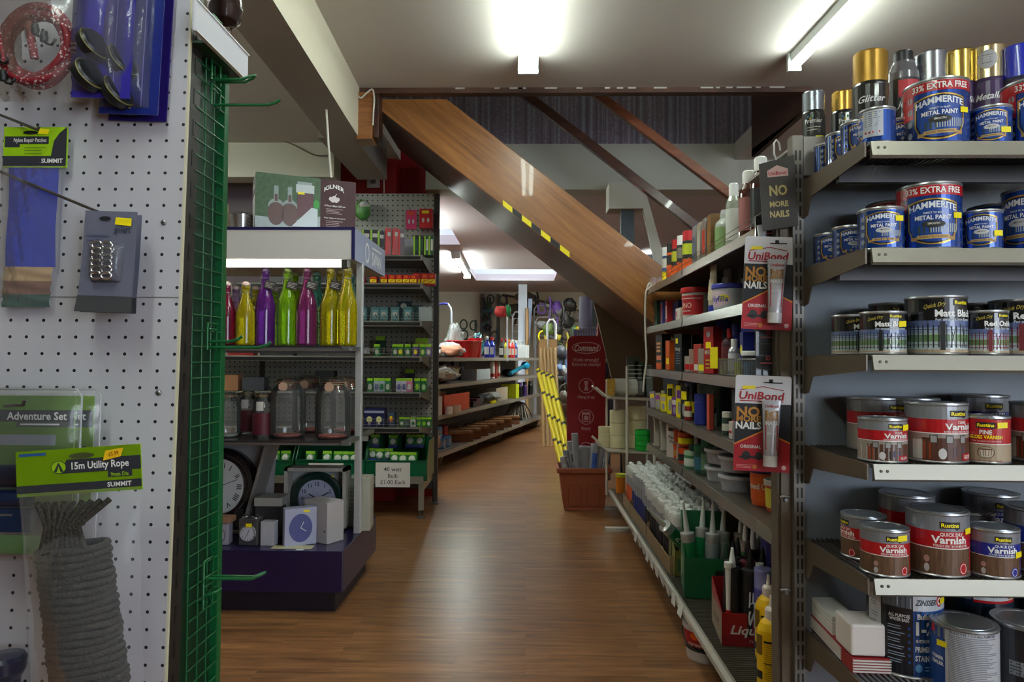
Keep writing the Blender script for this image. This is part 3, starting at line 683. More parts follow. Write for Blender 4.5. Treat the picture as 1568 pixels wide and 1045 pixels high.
for k in range(6):
    m = MB(); R_ = (46+5*(k % 3))*s
    m.tube([((R_+3*s*math.sin(3*q*PI/18+k))*math.cos(q*PI/18), -0.004-0.007*(k % 2)-0.004*math.sin(q*PI/9+k), (R_*1.05+2*s*math.cos(2*q*PI/18+k))*math.sin(q*PI/18)) for q in range(36)], 6.2*s, FK, 8, True); m.build('cord', t)
for k, (x, z) in enumerate(((-50, -20), (-40, -52), (6, 20), (20, 8))):
    m = MB(); m.tube([(x*s, -0.02, z*s), ((x+6)*s, -0.022, (z-12)*s), ((x+14)*s, -0.022, (z-14)*s), ((x+18)*s, -0.02, (z-4)*s)], 2.2*s, C(30, 26, 26, 0.3, 0.6), 6); m.lathe([(5*s, -8*s), (6*s, 0), (4*s, 8*s)], BLACK, 12, Matrix.Translation((x*s, -0.02, z*s))); m.build('cord_hook', t)
m = MB(); m.tube([(-6*s, -0.016, 30*s), (0, -0.018, 0), (4*s, -0.016, -24*s)], 6*s, FK, 8); m.build('cord', t)
m = bag(150*s, 140*s, 196*s, 0.03, 4, 24, mat=film(0.08, 225, 228, 230, 0.1, 0.35, 0.6)); m.build('clear_bag', t, loc=(0, -0.0, 112*s))
# -- blue blister packs of wheels
def wheel_pack(label, x0, x1, y0, y1, off, k):
    cx, cy = (x0+x1)/2, (y0+y1)/2; s = sc(off, 1.4); t = pack_at('castor_wheel_pack', label, 'hanging pack', cx, cy, off, None, 0.03)
    w2, h2 = (x1-x0)/2*s, (y1-y0)/2*s
    BC = (C(48, 40, 150, 0.3, 0, 0.5), C(18, 36, 120, 0.3, 0, 0.5), C(40, 26, 110, 0.35, 0, 0.4))[k]
    m = MB(); m.box(-w2, w2, -0.0008, 0.0008, -h2, h2, BC); a = Art()
    a.rect(w2-28*s, w2-26.5*s, -h2+12*s, h2, C(120, 120, 200), 1, 1)
    if k: a.poly([(w2*0.1, h2-18*s), (w2, h2-20*s), (w2, h2), (w2*0.0, h2)], C(150, 130, 80, 0.5, 0, 0, 0.4, 90), 1)
    m.art(a, flat(-0.0008)); m.build('card', t)
    for j in range(2):
        zc = -h2+(30+j*48)*s; m = MB(); mt = Matrix.Translation((-w2*0.25+4*s*j, -0.012, zc)) @ Matrix.Rotation(PI/2-0.5, 4, 'Y') @ Matrix.Rotation(0.3, 4, 'X')
        m.lathe([(10*s, -10*s), (22*s, -10*s), (26*s, -6*s), (26*s, 6*s), (22*s, 10*s), (10*s, 10*s)], C(22, 24, 26, 0.4), 24, mt)
        m.lathe([(26.3*s, 5*s), (26.8*s, 6*s), (25.4*s, 7*s)], C(110, 104, 50, 0.6), 24, mt, cap=False); m.build('wheel', t)
    m = MB(); m.grid(14, 14, lambda u, v: (-w2+2*s+(2*w2*0.82)*u, -0.001-0.030*(math.sin(PI*u)**0.3)*(math.sin(PI*v)**0.3) if 0 < u < 1 and 0 < v < 1 else -0.001, -h2+10*s+(2*h2-14*s)*v), film(0.06, 225, 225, 245, 0.06)); m.build('blister', t)
wheel_pack('blue carded wheel pack, rearmost and lowest of the three at the board top', 172, 264, -60, 191, 0.012, 2)
wheel_pack('blue carded wheel pack, middle one of the three at the board top', 157, 250, -50, 180, 0.035, 1)
wheel_pack('violet blue carded wheel pack in shiny blister, front one of the three', 114, 207, -60, 155, 0.06, 0)
# dark object at the bottom left
t = pack_at('torch', 'dark navy torch head at the bottom left corner of the pegboard', 'torch', 6, 1040, 0.05)
m = MB(); s = sc(0.05, 0.6); m.lathe([(0.0, -0.06), (20*s, -0.06), (22*s, 0.0), (28*s, 12*s), (30*s, 30*s), (26*s, 36*s), (0, 38*s)], C(20, 28, 56, 0.3, 0, 0.5), 24); m.build('body', t)
# ------------------------------------------------------------------ display stand with bottles, jars and clocks
XR = -0.707; YF = 2.65; YB = 3.24
PURP = C(26, 18, 64, 0.28, 0, 0.3); 
t = thing('display_stand', 'open display stand with purple plinth, glass shelves and lit white header box', 'display stand', (-1.25, 2.95, 0))
ox, oy = 1.25, -2.95
def L(x0, x1, y0, y1, z0, z1, mat, name, bv=0.0, par=None):
    m = MB(); m.box(x0+ox, x1+ox, y0+oy, y1+oy, z0, z1, mat); return m.build(name, par or t, bv)
ZP = 0.245
L(-1.80, XR, YF, YB, 0.085, ZP, PURP, 'plinth', 0.003)
L(-1.74, XR-0.04, YF+0.04, YB-0.04, 0, 0.085, C(22, 16, 30, 0.5), 'kickplate')
ALU = C(196, 196, 196, 0.38, 0.35)
pxx = P(556, 500, 2.93).x
ZP += 0.0008
def post(x, y): L(x-0.014, x+0.014, y-0.014, y+0.014, ZP, 1.41, ALU, 'post', 0.002)
post(-0.72, 2.93); post(-1.78, 2.93)
DG = C(60, 60, 62, 0.3, 0.3)
ZB, ZJ = 1.045, 0.665
for z, nm in ((ZB, 'shelf'), (ZJ, 'shelf')):
    sh = L(-1.78, XR-0.03, 2.72 if z > 0.9 else 2.70, 3.18, z-0.008, z, C(52, 50, 52, 0.2, 0.2), nm, 0.001)
    L(-1.60, XR+0.0, 2.74, 2.76, z-0.022, z-0.008, C(150, 150, 148, 0.35, 0.6), 'shelf_rail', 0, sh)
    L(-1.78, XR+0.02, 2.95, 2.975, z-0.03, z-0.01, C(150, 150, 148, 0.35, 0.6), 'shelf_rail', 0, sh)
    L(XR-0.03, XR-0.005, 2.72, 3.2, z-0.02, z-0.004, C(120, 118, 114, 0.4, 0.5), 'shelf_end', 0, sh)
# header box
YH0, YH1 = 2.78, 3.38; HZ0, HZ1 = 1.40, 1.53
FAS = C(232, 228, 222, 0.5)
hb = L(-1.80, XR-0.006, YH0, YH1, HZ0, HZ1, FAS, 'header_box', 0.003)
L(-1.80, XR, YH0-0.003, YH0+0.002, HZ1-0.008, HZ1+0.004, C(40, 36, 90, 0.3), 'header_trim', 0, hb)
L(XR-0.012, XR+0.001, YH0-0.004, YH0+0.004, HZ0, HZ1+0.004, C(40, 36, 90, 0.3), 'header_trim', 0, hb)
m = MB(); m.box(XR-0.006+ox, XR+ox, YH0+oy, YH1+oy, HZ0, HZ1, C(132, 138, 170, 0.35)); a = Art()
a.text('SWAN', 0.11, -0.01, 0.062, WHITE, 2, 0.20, 1.5); a.ring(-0.08, 0.0, 0.04, 0.045, 0.012, WHITE, 2)
a.rect(0.02, 0.21, 0.035, 0.043, WHITE, 2, 1)
m.art(a, lambda p, q, l: (XR+ox+0.0005*l, (YH0+YH1)/2+oy+p, 1.46+q)); m.build('header_sign', t)
lt = MB(); lt.box(-1.79+ox, XR-0.03+ox, YH0+0.015+oy, YH0+0.05+oy, HZ0-0.028, HZ0, C(220, 220, 214, 0.5)); lo_ = lt.build('lamp_housing', t)
m = MB(); zt_ = P(420, 405, 2.81).z; m.tube([(-1.75+ox, 2.80+oy, zt_), (P(524, 405, 2.8).x+ox, 2.80+oy, zt_)], 0.0125, glow(255, 242, 215, TUBE*0.55), 12); m.build('lamp_tube', lo_)
m = MB(); m.box(P(524, 405, 2.8).x+ox, P(532, 405, 2.8).x+ox, 2.785+oy, 2.815+oy, zt_-0.018, HZ0, C(60, 55, 50, 0.5)); m.build('lamp_socket', lo_)
# bottles
def bottle(colr, short=False, tag_=False):
    def fn():
        t = thing('swing_top_bottle', '', 'bottle')
        g = glass(*[min(255, int(q*1.1+12)) for q in colr], rough=0.02, trans=0.78); k = 1.0
        pr = [(0.0, 0.004), (0.036, 0.0), (0.041, 0.006), (0.0415, 0.012), (0.0415, 0.15), (0.040, 0.175), (0.033, 0.205), (0.021, 0.245), (0.0155, 0.275), (0.0145, 0.295), (0.0165, 0.300), (0.0165, 0.312), (0.013, 0.314)]
        if short: pr = [(r*0.95 if r > 0.02 else r, z*0.80) for r, z in pr]
        m = MB(); m.lathe(pr, g, 28, cap=False); inner = [(max(0.0, r-0.0035), z+0.003) for r, z in pr]
        m.build('glass_body', t)
        top = pr[-1][1]
        m = MB(); m.lathe([(0.010, top-0.01), (0.013, top), (0.0155, top+0.004), (0.0155, top+0.012), (0.006, top+0.017), (0, top+0.0175)], C(*[min(255, int(q*0.5+95)) for q in colr], 0.3, 0, 0.4) if not short else C(225, 205, 200, 0.3), 16); m.build('stopper', t)
        m = MB()
        for sg in (-1, 1): m.tube([(sg*0.004, 0, top+0.018), (sg*0.018, 0, top+0.010), (sg*0.0185, 0, top-0.015), (sg*0.02, -0.01, top-0.055), (sg*0.0175, -0.006, top-0.03)], 0.0012, STEEL, 6)
        m.tube([(0.017*math.cos(q*PI/8), 0.017*math.sin(q*PI/8), top-0.03) for q in range(16)], 0.0012, STEEL, 6, True); m.build('wire_clasp', t)
        if tag_:
            m = MB(); M_ = Matrix.Translation((0.028, -0.022, top-0.06)) @ Matrix.Rotation(0.25, 4, 'Y')
            m.box(-0.024, 0.024, -0.001, 0.001, -0.017, 0.017, C(38, 38, 42, 0.5), M_); a = Art(); a.lines(-0.019, 0.02, -0.012, 0.012, 4, C(190, 190, 190), 1, 0.25); m.art(a, lambda p, q, l: (p, -0.001-l*0.0004, q), M_)
            m.tube([(0.01, -0.014, top-0.03), (0.02, -0.022, top-0.045)], 0.0008, BLACK, 5); m.build('hang_tag', t)
        return t
    return fn
BC = {'maroon': (150, 14, 70), 'yellow': (245, 205, 10), 'purple': (120, 40, 170), 'lime': (150, 215, 20), 'magenta': (165, 50, 130), 'teal': (90, 190, 170), 'gold': (230, 205, 20), 'lilac': (170, 130, 190)}
BPR = {}
def put_bottle(col, px, D, label, short=False, tg=False, rz=0.0):
    k = (col, short, tg)
    if k not in BPR: BPR[k] = Proto(bottle(BC[col], short, tg))
    return BPR[k]((PX(px, D), D, ZB+0.0008), rz, label)
for a_ in (('lime', 333, 2.86, 'lime bottle mostly hidden by the green mesh frame', True), ('maroon', 346, 2.84, 'short maroon swing-top bottle beside the green mesh', True),
           ('yellow', 375, 2.84, 'short yellow swing-top bottle between the maroon and purple ones', True), ('purple', 405, 2.87, 'tall violet swing-top bottle with black hang tag', False, True),
           ('lime', 439, 2.87, 'tall lime green swing-top bottle with hang tag', False, True), ('magenta', 469, 2.87, 'tall magenta swing-top bottle between lime and golden bottles', False, True),
           ('gold', 505, 2.87, 'tall golden yellow swing-top bottle, larger of the two front yellow ones', False, True), ('gold', 531, 2.85, 'golden green swing-top bottle at the post end of the shelf', False, False)):
    put_bottle(*a_)
for a_ in (('lilac', 360, 3.0, 'pale lilac bottle behind the maroon and yellow ones', True), ('yellow', 390, 3.0, 'second short yellow bottle behind the first', True), ('teal', 484, 3.0, 'teal swing-top bottle behind the magenta one'),
           ('lime', 450, 3.02, 'lime bottle behind the tall lime one'), ('gold', 519, 2.95, 'golden bottle squeezed behind the front pair'), ('teal', 536, 3.05, 'teal bottle at the rear near the post'), ('lime', 420, 3.08, 'lime bottle at the rear of the violet one', True)):
    put_bottle(*a_)
# jars
def jar(r, h, lidtag, fill):
    def fn():
        t = thing('clip_top_jar', '', 'jar'); g = tglass()
        nr = r*0.62
        pr = [(0, 0.004), (r*0.85, 0.0), (r*0.97, 0.01), (r, 0.03), (r, h*0.66), (r*0.93, h*0.78), (nr*1.08, h*0.88), (nr, h*0.91), (nr*1.04, h*0.93)]
        m = MB(); m.lathe(pr, g, 28, cap=False); m.build('glass_body', t)
        m = MB(); m.lathe([(nr*1.05, h*0.935), (nr*1.08, h*0.95), (nr*0.9, h*0.985), (0, h*0.985)], g, 24); m.lathe([(nr*1.03, h*0.925), (nr*1.1, h*0.93), (nr*1.03, h*0.938)], C(205, 130, 90, 0.5), 24, cap=False); m.build('lid', t)
        m = MB(); m.tube([(nr*1.1*math.cos(q*PI/10), nr*1.1*math.sin(q*PI/10), h*0.90) for q in range(20)], 0.0013, C(170, 160, 110, 0.3, 0.8), 6, True)
        m.tube([(0, -nr*1.1, h*0.99), (0, -nr*1.25, h*0.94), (0.006, -nr*1.3, h*0.87), (-0.006, -nr*1.3, h*0.87), (0, -nr*1.25, h*0.94)], 0.0013, C(170, 160, 110, 0.3, 0.8), 6)
        m.tube([(nr*1.1, 0, h*0.9), (nr*1.1, 0, h*1.0), (0, 0, h*1.01), (-nr*1.1, 0, h*1.0), (-nr*1.1, 0, h*0.9)], 0.0013, C(170, 160, 110, 0.3, 0.8), 6); m.build('wire_clip', t)
        if fill == 'label':
            m = MB(); a = Art(); a.rect(-r*1.2, r*1.2, 0.012, h*0.55, C(96, 26, 42, 0.5), 0); a.text('Jar', 0, h*0.28, 0.016, WHITE, 2); a.rect(-r*0.3, r*0.4, h*0.6, h*0.8, C(215, 210, 205, 0.5), 0)
            a.items.pop(1); m.art(a, cyl(r+0.0006)); m.build('paper_label', t)
        elif fill == 'base':
            m = MB(); m.lathe([(0, 0.0045), (r*0.8, 0.005), (r*0.8, 0.012), (0, 0.013)], C(226, 92, 60, 0.5), 24); m.build('base_disc', t)
        elif fill == 'plain':
            m = MB(); m.lathe([(r*0.55, 0.0045), (r*0.8, 0.005), (r*0.8, 0.011), (r*0.55, 0.011)], C(190, 195, 180, 0.5), 24); m.build('base_disc', t)
        if lidtag:
            m = MB(); m.lathe([(0.0, 0), (0.019, 0.001), (0.019, 0.002), (0, 0.002)], C(205, 165, 140, 0.6), 16, Matrix.Translation((0, -nr*1.35, h*0.86)) @ Matrix.Rotation(PI/2, 4, 'X')); m.build('hang_tag', t)
        return t
    return fn
J1, J2, J3 = Proto(jar(0.052, 0.185, False, 'plain')), Proto(jar(0.042, 0.185, False, 'label')), Proto(jar(0.072, 0.245, True, 'base'))
for pr_, px, D, lb in ((J1, 350, 2.82, 'clear clip-top jar with pale disc in its base, beside the green mesh'), (J2, 381, 2.95, 'clip-top jar with dark red paper label, left of the second one'), (J2, 404, 2.82, 'clip-top jar with dark red paper label, next to the large jar'),
        (J3, 442, 2.83, 'large round-bellied clip-top jar with orange base, nearer the middle'), (J3, 473, 3.06, 'large clip-top jar standing behind two others'), (J3, 511, 2.81, 'large round-bellied clip-top jar with orange base and round tag'), (J3, 532, 3.04, 'large clip-top jar in the rear row beside the post')):
    pr_((PX(px, D), D, ZJ+0.0008), 0, lb)
# boxes on the header
p0_ = P(402, 350, 2.84); p1_ = P(540, 350, 2.90)
t = thing('gift_set_box', 'dark red glassware gift box with a picture of clip-top jars on the header', 'carton', ((p0_.x+p1_.x)/2-0.055, 2.98, HZ1+0.0048), 0.44)
W_ = 0.415; H_ = 0.235; DP = 0.2
m = MB(); PLUM = C(60, 14, 26, 0.6); m.box(-W_/2, W_/2, -DP/2, DP/2, 0, H_, PLUM); m.build('carton', t, 0.0015)
a = Art(); GR = C(66, 92, 62, 0.5, 0, 0, 0.6, 60); a.rect(-W_/2, W_*0.135, 0.0, H_, GR, 1, 1)
a.poly([(-W_/2, 0), (W_*0.135, 0), (W_*0.135, H_*0.3), (-W_*0.1, H_*0.2), (-W_/2, H_*0.22)], C(165, 175, 180, 0.5, 0, 0, 0.15, 40), 2)
JG = C(140, 152, 150, 0.3); JD = C(92, 62, 58, 0.35)
for cx in (-0.125, -0.07):
    a.ell(cx, 0.07, 0.034, 0.052, JD, 3); a.ell(cx, 0.10, 0.032, 0.03, JG, 4); a.ell(cx, 0.085, 0.031, 0.03, JD, 5); a.rect(cx-0.009, cx+0.009, 0.12, 0.185, JG, 4, 1); a.rect(cx-0.006, cx+0.006, 0.12, 0.15, JD, 5, 1)
a.rect(-0.04, 0.025, 0.06, 0.165, C(86, 34, 48, 0.3), 4, 1); a.rect(-0.045, 0.03, 0.165, 0.2, C(190, 196, 200, 0.3), 5, 1); a.rect(-0.04, 0.02, 0.2, 0.212, C(150, 160, 165), 5, 1)
a.poly([(-0.06, 0.02), (0.045, 0.02), (0.045, 0.10), (0.02, 0.105)], C(205, 212, 220, 0.5), 6); a.rect(-0.038, -0.01, 0.158, 0.168, YEL, 7, 1); a.ell(0.04, 0.12, 0.012, 0.02, C(60, 150, 60), 6)
m = MB(); m.art(a, lambda p, q, l: (p, -DP/2-0.0002*l, q)); m.build('front_picture', t)
a = Art(); a.text('KILNER', 0.115, 0.198, 0.018, WHITE, 2, 0.085, 1.4, 0, 0.018)
for dx, dz in ((-0.014, -0.004), (0.0, 0.002), (0.014, -0.004), (-0.006, -0.01), (0.008, -0.01)): a.ell(0.115+dx, 0.155+dz, 0.009, 0.009, C(225, 215, 215), 2)
a.line((0.115, 0.16), (0.125, 0.175), 0.002, WHITE, 3); a.text('4 Piece Glass Gift set', 0.118, 0.121, 0.0075, WHITE, 2, 0.09, 1)
a.lines(0.08, 0.155, 0.085, 0.11, 4, C(190, 170, 170), 2, 0.25); a.text('Four ideas to preserve', 0.118, 0.068, 0.006, WHITE, 2, 0.09, 0.8); a.lines(0.08, 0.155, 0.02, 0.058, 5, C(190, 170, 170), 2, 0.25)
m = MB(); m.art(a, lambda p, q, l: (p, -DP/2-0.0002-0.0002*l, q)); m.build('lettering', t)
a = Art(); a.rect(-0.08, 0.06, 0.02, 0.15, C(190, 180, 180), 1, 1); a.lines(-0.07, 0.05, 0.03, 0.14, 8, C(90, 60, 60), 2, 0.2); a.text('KILNER', 0.0, 0.19, 0.014, WHITE, 2, 0.09, 1)
m = MB(); m.art(a, lambda p, q, l: (-W_/2-0.0003*l, -p, q)); m.build('side_print', t)
p_ = P(366, 335, 2.95)
t = thing('metal_bucket', 'small polished steel bucket on the header behind the gift box', 'bucket', (p_.x, 2.98, HZ1+0.0048))
m = MB(); m.lathe([(0.0, 0.002), (0.052, 0.0), (0.066, 0.085), (0.069, 0.087), (0.066, 0.09), (0.062, 0.085), (0.05, 0.004)], C(205, 205, 210, 0.18, 1.0), 28, cap=False); m.build('pail', t)
m = MB(); m.tube([(0.066*math.cos(q*PI/10), 0.01, 0.075+0.03*math.sin(q*PI/10)) for q in range(11)], 0.002, STEEL, 6); m.build('handle', t)
t = thing('carton', 'cream carton on the header half hidden behind the green mesh', 'carton', (P(330, 320, 2.95).x-0.03, 2.98, HZ1+0.0048))
m = MB(); m.box(-0.08, 0.05, -0.06, 0.06, 0, 0.15, C(190, 175, 140, 0.5)); a = Art(); a.rect(0.0, 0.045, 0.02, 0.14, C(205, 195, 165), 1, 1); a.lines(0.005, 0.04, 0.03, 0.08, 4, DARK, 2, 0.3); a.rect(-0.0, 0.045, 0.135, 0.145, RED, 2, 1); m.art(a, flat(-0.06)); m.build('box', t)
# ---- clocks on the plinth
def clockface(a, r, hours=True, col=C(210, 212, 214, 0.4), ink=C(25, 24, 28), roman=False, hands=((2.2, 0.5), (5.0, 0.75)), l=1, hw=0.03):
    a.ell(0, 0, r, r, col, l, 28)
    nm = ['XII', 'I', 'II', 'III', 'IIII', 'V', 'VI', 'VII', 'VIII', 'IX', 'X', 'XI'] if roman else ['12', '1', '2', '3', '4', '5', '6', '7', '8', '9', '10', '11']
    if hours:
        for i, s_ in enumerate(nm):
            an = i*PI/6; a.text(s_, r*0.78*math.sin(an), r*0.78*math.cos(an), r*0.2, ink, l+1, None, 1, 0, 0, -an if roman else 0)
    else:
        for i in range(12):
            an = i*PI/6; a.line((r*0.75*math.sin(an), r*0.75*math.cos(an)), (r*0.9*math.sin(an), r*0.9*math.cos(an)), r*0.03, ink, l+1)
    for h, k in hands:
        an = h*PI/6; a.line((-r*0.1*math.sin(an), -r*0.1*math.cos(an)), (r*k*math.sin(an), r*k*math.cos(an)), r*hw*2, ink, l+2)
    return a
s = 2.8/F
cx, cy = P(352, 745, 2.92).x, 2.93
t = thing('wall_clock', 'large boxed clock with black frame and roman numerals behind the green mesh', 'clock', (cx-0.03, cy, ZP), -0.15); t.rotation_euler = (-0.10, 0, -0.1)
R_ = 0.165; zc = 0.19
m = MB(); BX = C(122, 118, 116, 0.5)
m.box(-0.25, -0.23, -0.04, 0.06, 0, 0.38, BX); m.prism([(0.10, 0.0), (0.115, 0.0), (0.205, 0.38), (0.19, 0.38)], -0.05, 0.06, BX); m.box(-0.25, 0.205, -0.05, 0.06, 0.37, 0.385, BX); m.box(-0.25, 0.11, -0.04, 0.06, 0, 0.012, BX); m.box(-0.25, 0.19, 0.05, 0.06, 0, 0.38, C(150, 148, 150, 0.5)); m.build('open_box', t)
m = MB(); Mx = Matrix.Translation((-0.03, 0.0, zc)) @ Matrix.Rotation(PI/2, 4, 'X')
m.lathe([(R_, -0.03), (R_, 0.0), (R_*0.96, 0.018), (R_*0.86, 0.022), (R_*0.78, 0.010), (R_*0.72, 0.012), (R_*0.70, 0.0), (0, 0)], C(26, 20, 22, 0.25, 0, 0.5), 40, Mx); m.build('frame', t)
a = Art(); clockface(a, R_*0.70, True, C(200, 203, 205, 0.25, 0, 0.6), roman=True, hands=((2.3, 0.75), (10.5, 0.5)), hw=0.012); m = MB(); m.art(a, lambda p, q, l: (p-0.03, -0.001-0.0006*l, q+zc)); m.build('dial', t)
m = MB(); m.prism([(0.03, 0.06), (0.09, 0.10), (0.13, 0.05), (0.10, 0.01), (0.06, 0.03)], -0.03, -0.005, C(40, 40, 38, 0.4)); m.build('lower_bracket', t)
def alarm(label, px, D, w_, h_, face, body, bells, col, hd, rz=0.0, z=ZP, name='alarm_clock', dp=0.05, boxed=True, hidenum=False):
    t = thing(name, label, 'clock', (PX(px, D), D, z), rz)
    m = MB(); m.box(-w_/2, w_/2, -dp/2, dp/2, 0, h_, body); m.build('box', t, 0.003)
    a = Art(); r = min(w_, h_)*0.42; clockface(a, r, not hidenum, face, hands=hd); 
    m = MB(); m.art(a, lambda p, q, l: (p, -dp/2-0.0005-0.0005*l, q+h_*0.46)); m.tube([(r*math.cos(q*PI/14), -dp/2-0.002, h_*0.46+r*math.sin(q*PI/14)) for q in range(28)], 0.003, STEEL if col is None else col, 6, True); m.build('dial', t)
    if bells:
        for sg in (-1, 1):
            m = MB(); m.lathe([(0.016, 0), (0.014, 0.007), (0.006, 0.012), (0, 0.013)], C(200, 200, 205, 0.15, 1), 16, Matrix.Translation((sg*w_*0.27, 0, h_)) @ Matrix.Rotation(sg*0.35, 4, 'Y')); m.build('bell', t)
    return t
alarm('twin-bell alarm clock in a grey tray with a yellow sticker', 388, 2.74, 0.078, 0.105, C(196, 198, 210, 0.3), C(72, 68, 70, 0.5), True, None, ((0.7, 0.5), (7, 0.7)), -0.08)
m = MB(); 
o_ = [o for o in S.objects if o.name == 'alarm_clock'][0]; sticker(o_, 0.008, -0.033, 0.082, 0.026, 0.016)
alarm('pale square alarm clock box half hidden by the green mesh', 338, 2.74, 0.10, 0.085, C(190, 185, 200, 0.4), C(150, 145, 160, 0.5), False, C(120, 110, 110), ((0, 0.6), (6, 0.5)), 0.1, hidenum=True)
t = thing('carton', 'small brown carton on top of the pale clock box', 'carton', (PX(345, 2.74), 2.745, ZP+0.087)); m = MB(); m.box(-0.045, 0.04, -0.03, 0.03, 0, 0.022, C(150, 110, 84, 0.6)); m.build('box', t, 0.002)
# oval blue clock box
t = thing('clock_box', 'white clock carton with a deep blue oval dial printed on the front', 'carton', (P(457, 800, 2.73).x, 2.745, ZP), 0.50)
m = MB(); m.box(-0.062, 0.062, -0.024, 0.024, 0, 0.148, C(170, 172, 200, 0.5)); m.build('box', t, 0.002)
a = Art(); a.ell(0, 0.07, 0.045, 0.056, C(24, 34, 120, 0.3, 0, 0.4), 1, 24); a.line((0, 0.07), (0.022, 0.055), 0.002, WHITE, 2); a.line((0, 0.07), (0.012, 0.095), 0.002, WHITE, 2); a.poly([(0.01, 0.132), (0.035, 0.13), (0.035, 0.14), (0.01, 0.141)], YEL, 2)
m = MB(); m.art(a, flat(-0.024, 0.0006)); m.build('print', t)
t = thing('clock_box', 'plain pale cream clock carton next to the blue oval one', 'carton', (P(497, 800, 2.80).x, 2.81, ZP), -0.55)
m = MB(); m.box(-0.075, 0.06, -0.045, 0.045, 0, 0.165, C(182, 176, 178, 0.5)); a = Art(); a.poly([(-0.02, 0.02), (-0.005, 0.025), (-0.005, 0.045), (-0.018, 0.04)], YEL, 1); a.ell(0.045, 0.05, 0.004, 0.004, BLACK, 1); m.art(a, flat(-0.045)); m.build('box', t, 0.002)
# green round clock in a white box
t = thing('wall_clock', 'round clock with dark green rim and arabic numerals in an open white box', 'clock', (P(485, 780, 2.99).x, 3.0, ZP), 0)
m = MB(); WB_ = C(170, 168, 160, 0.5)
for x0, x1, z0, z1 in ((-0.135, -0.12, 0, 0.27), (0.12, 0.135, 0, 0.27), (-0.135, 0.135, 0.255, 0.27), (-0.135, 0.135, 0, 0.01)): m.box(x0, x1, -0.04, 0.045, z0, z1, WB_)
m.box(-0.135, 0.135, 0.035, 0.045, 0, 0.27, C(160, 162, 165)); m.build('open_box', t)
m = MB(); m.lathe([(0.118, 0), (0.118, 0.012), (0.108, 0.02), (0.085, 0.014), (0.083, 0.004), (0, 0.004)], C(18, 46, 40, 0.3, 0, 0.5), 36, Matrix.Translation((0, 0.0, 0.13)) @ Matrix.Rotation(PI/2, 4, 'X')); m.build('rim', t)
a = Art(); clockface(a, 0.084, True, C(165, 170, 198, 0.3), hands=((10, 0.5), (2, 0.7))); a.poly([(0.045, 0.088), (0.072, 0.086), (0.072, 0.102), (0.046, 0.103)], YEL, 3); m = MB(); m.art(a, lambda p, q, l: (p, -0.005-0.0007*l, q+0.13)); m.build('dial', t)
# other packaged bits
def simple_box(label, px, D, w_, d_, h_, col, z=ZP, rz=0.0, name='carton', cat='carton', art=None, group=None, bv=0.0015):
    t = thing(name, label, cat, (PX(px, D), D, z), rz, group)
    m = MB(); m.box(-w_/2, w_/2, -d_/2, d_/2, 0, h_, col)
    m.build('box', t, bv)
    if art:
        m = MB(); m.art(art, flat(-d_/2, 0.0005)); m.build('print', t)
    return t
simple_box('clear-lidded grey box with two steel bells on the plinth', 420, 2.86, 0.115, 0.10, 0.035, C(150, 148, 144, 0.4), ZP+0.135)
simple_box('grey plastic support block under the bell box', 418, 2.88, 0.10, 0.08, 0.134, C(60, 56, 58, 0.5))
simple_box('small white alarm clock with round silver top', 416, 2.735, 0.055, 0.04, 0.095, C(185, 185, 195, 0.35, 0, 0.4), rz=-0.1)
simple_box('tall cream carton standing beside the white post', 563, 3.02, 0.05, 0.12, 0.225, C(176, 172, 158, 0.5), rz=0.1)
simple_box('pale green printed carton behind the white post', 540, 3.08, 0.10, 0.10, 0.215, C(150, 158, 148, 0.5), art=Art().lines(-0.045, 0.04, 0.04, 0.18, 8, C(110, 116, 110), 1, 0.3))
simple_box('cream paper note lying on the plinth front', 352+100, 2.70, 0.16, 0.05, 0.001, C(205, 198, 160, 0.6))
simple_box('small white ticket on the plinth edge', 463, 2.665, 0.03, 0.018, 0.001, WHITE, ZP)
# ------------------------------------------------------------------ gondola of light bulbs facing the aisle
GX1 = -0.605; GX0 = -2.25; GF = 4.25; GB = 4.68
SHM = C(128, 122, 114, 0.4, 0.3); SHE = C(150, 145, 136, 0.35, 0.4); UPR = C(72, 66, 62, 0.45, 0.3)
t = thing('shop_shelving', 'grey pegboard shelving full of light bulbs beside the red wall', 'shelving', (0, 0, 0))
PG2 = peg((176, 174, 164), (60, 56, 52), 0.035, 0.16, ('X', 'Z'))
GM = -1.82; m = MB(); m.box(GM, GX1-0.03, GB-0.006, GB, 0.16, PZ(297, GB, 640), PG2); m.box(GX0, GM, GB-0.006, GB, 0.16, 1.25, PG2); m.build('pegboard', t)
m = MB(); m.box(GM, GX1-0.03, GB, GB+0.03, 0.1, PZ(297, GB, 640)-0.01, C(90, 86, 80, 0.6)); m.build('back_panel', t)
for x, zt_ in ((GX1-0.035, PZ(297, GB, 640)), (GM-0.017, PZ(297, GB, 640)), (GX0, 1.28)):
    m = MB(); m.box(x, x+0.035, GB-0.01, GB+0.035, 0.0, zt_, UPR)
    for k in range(int((zt_-0.15)/0.055)): m.box(x+0.035, x+0.0353, GB+0.005, GB+0.015, 0.1+k*0.055, 0.13+k*0.055, BLACK)
    m.build('upright', t, 0.002)
    m = MB(); m.lathe([(0.03, 0), (0.028, 0.008), (0.01, 0.015), (0.01, 0.16)], UPR, 12, Matrix.Translation((x+0.017, GB-0.02, 0))); m.build('foot', t)
SHZ = [PZ(y, GF, 640) for y in (391, 434, 492, 546, 601, 655)]
FW = C(170, 168, 160, 0.3, 0.7)
def fence_wire(m, x0, x1, y, z, h=0.045, pitch=0.03, mat=None):
    mat = mat or FW
    for q in (0.33, 0.66, 1.0): m.tube([(x0, y, z+h*q), (x1, y, z+h*q)], 0.0014, mat, 5)
    k = x0
    while k <= x1+1e-6: m.tube([(k, y, z), (k, y, z+h)], 0.0012, mat, 5); k += pitch
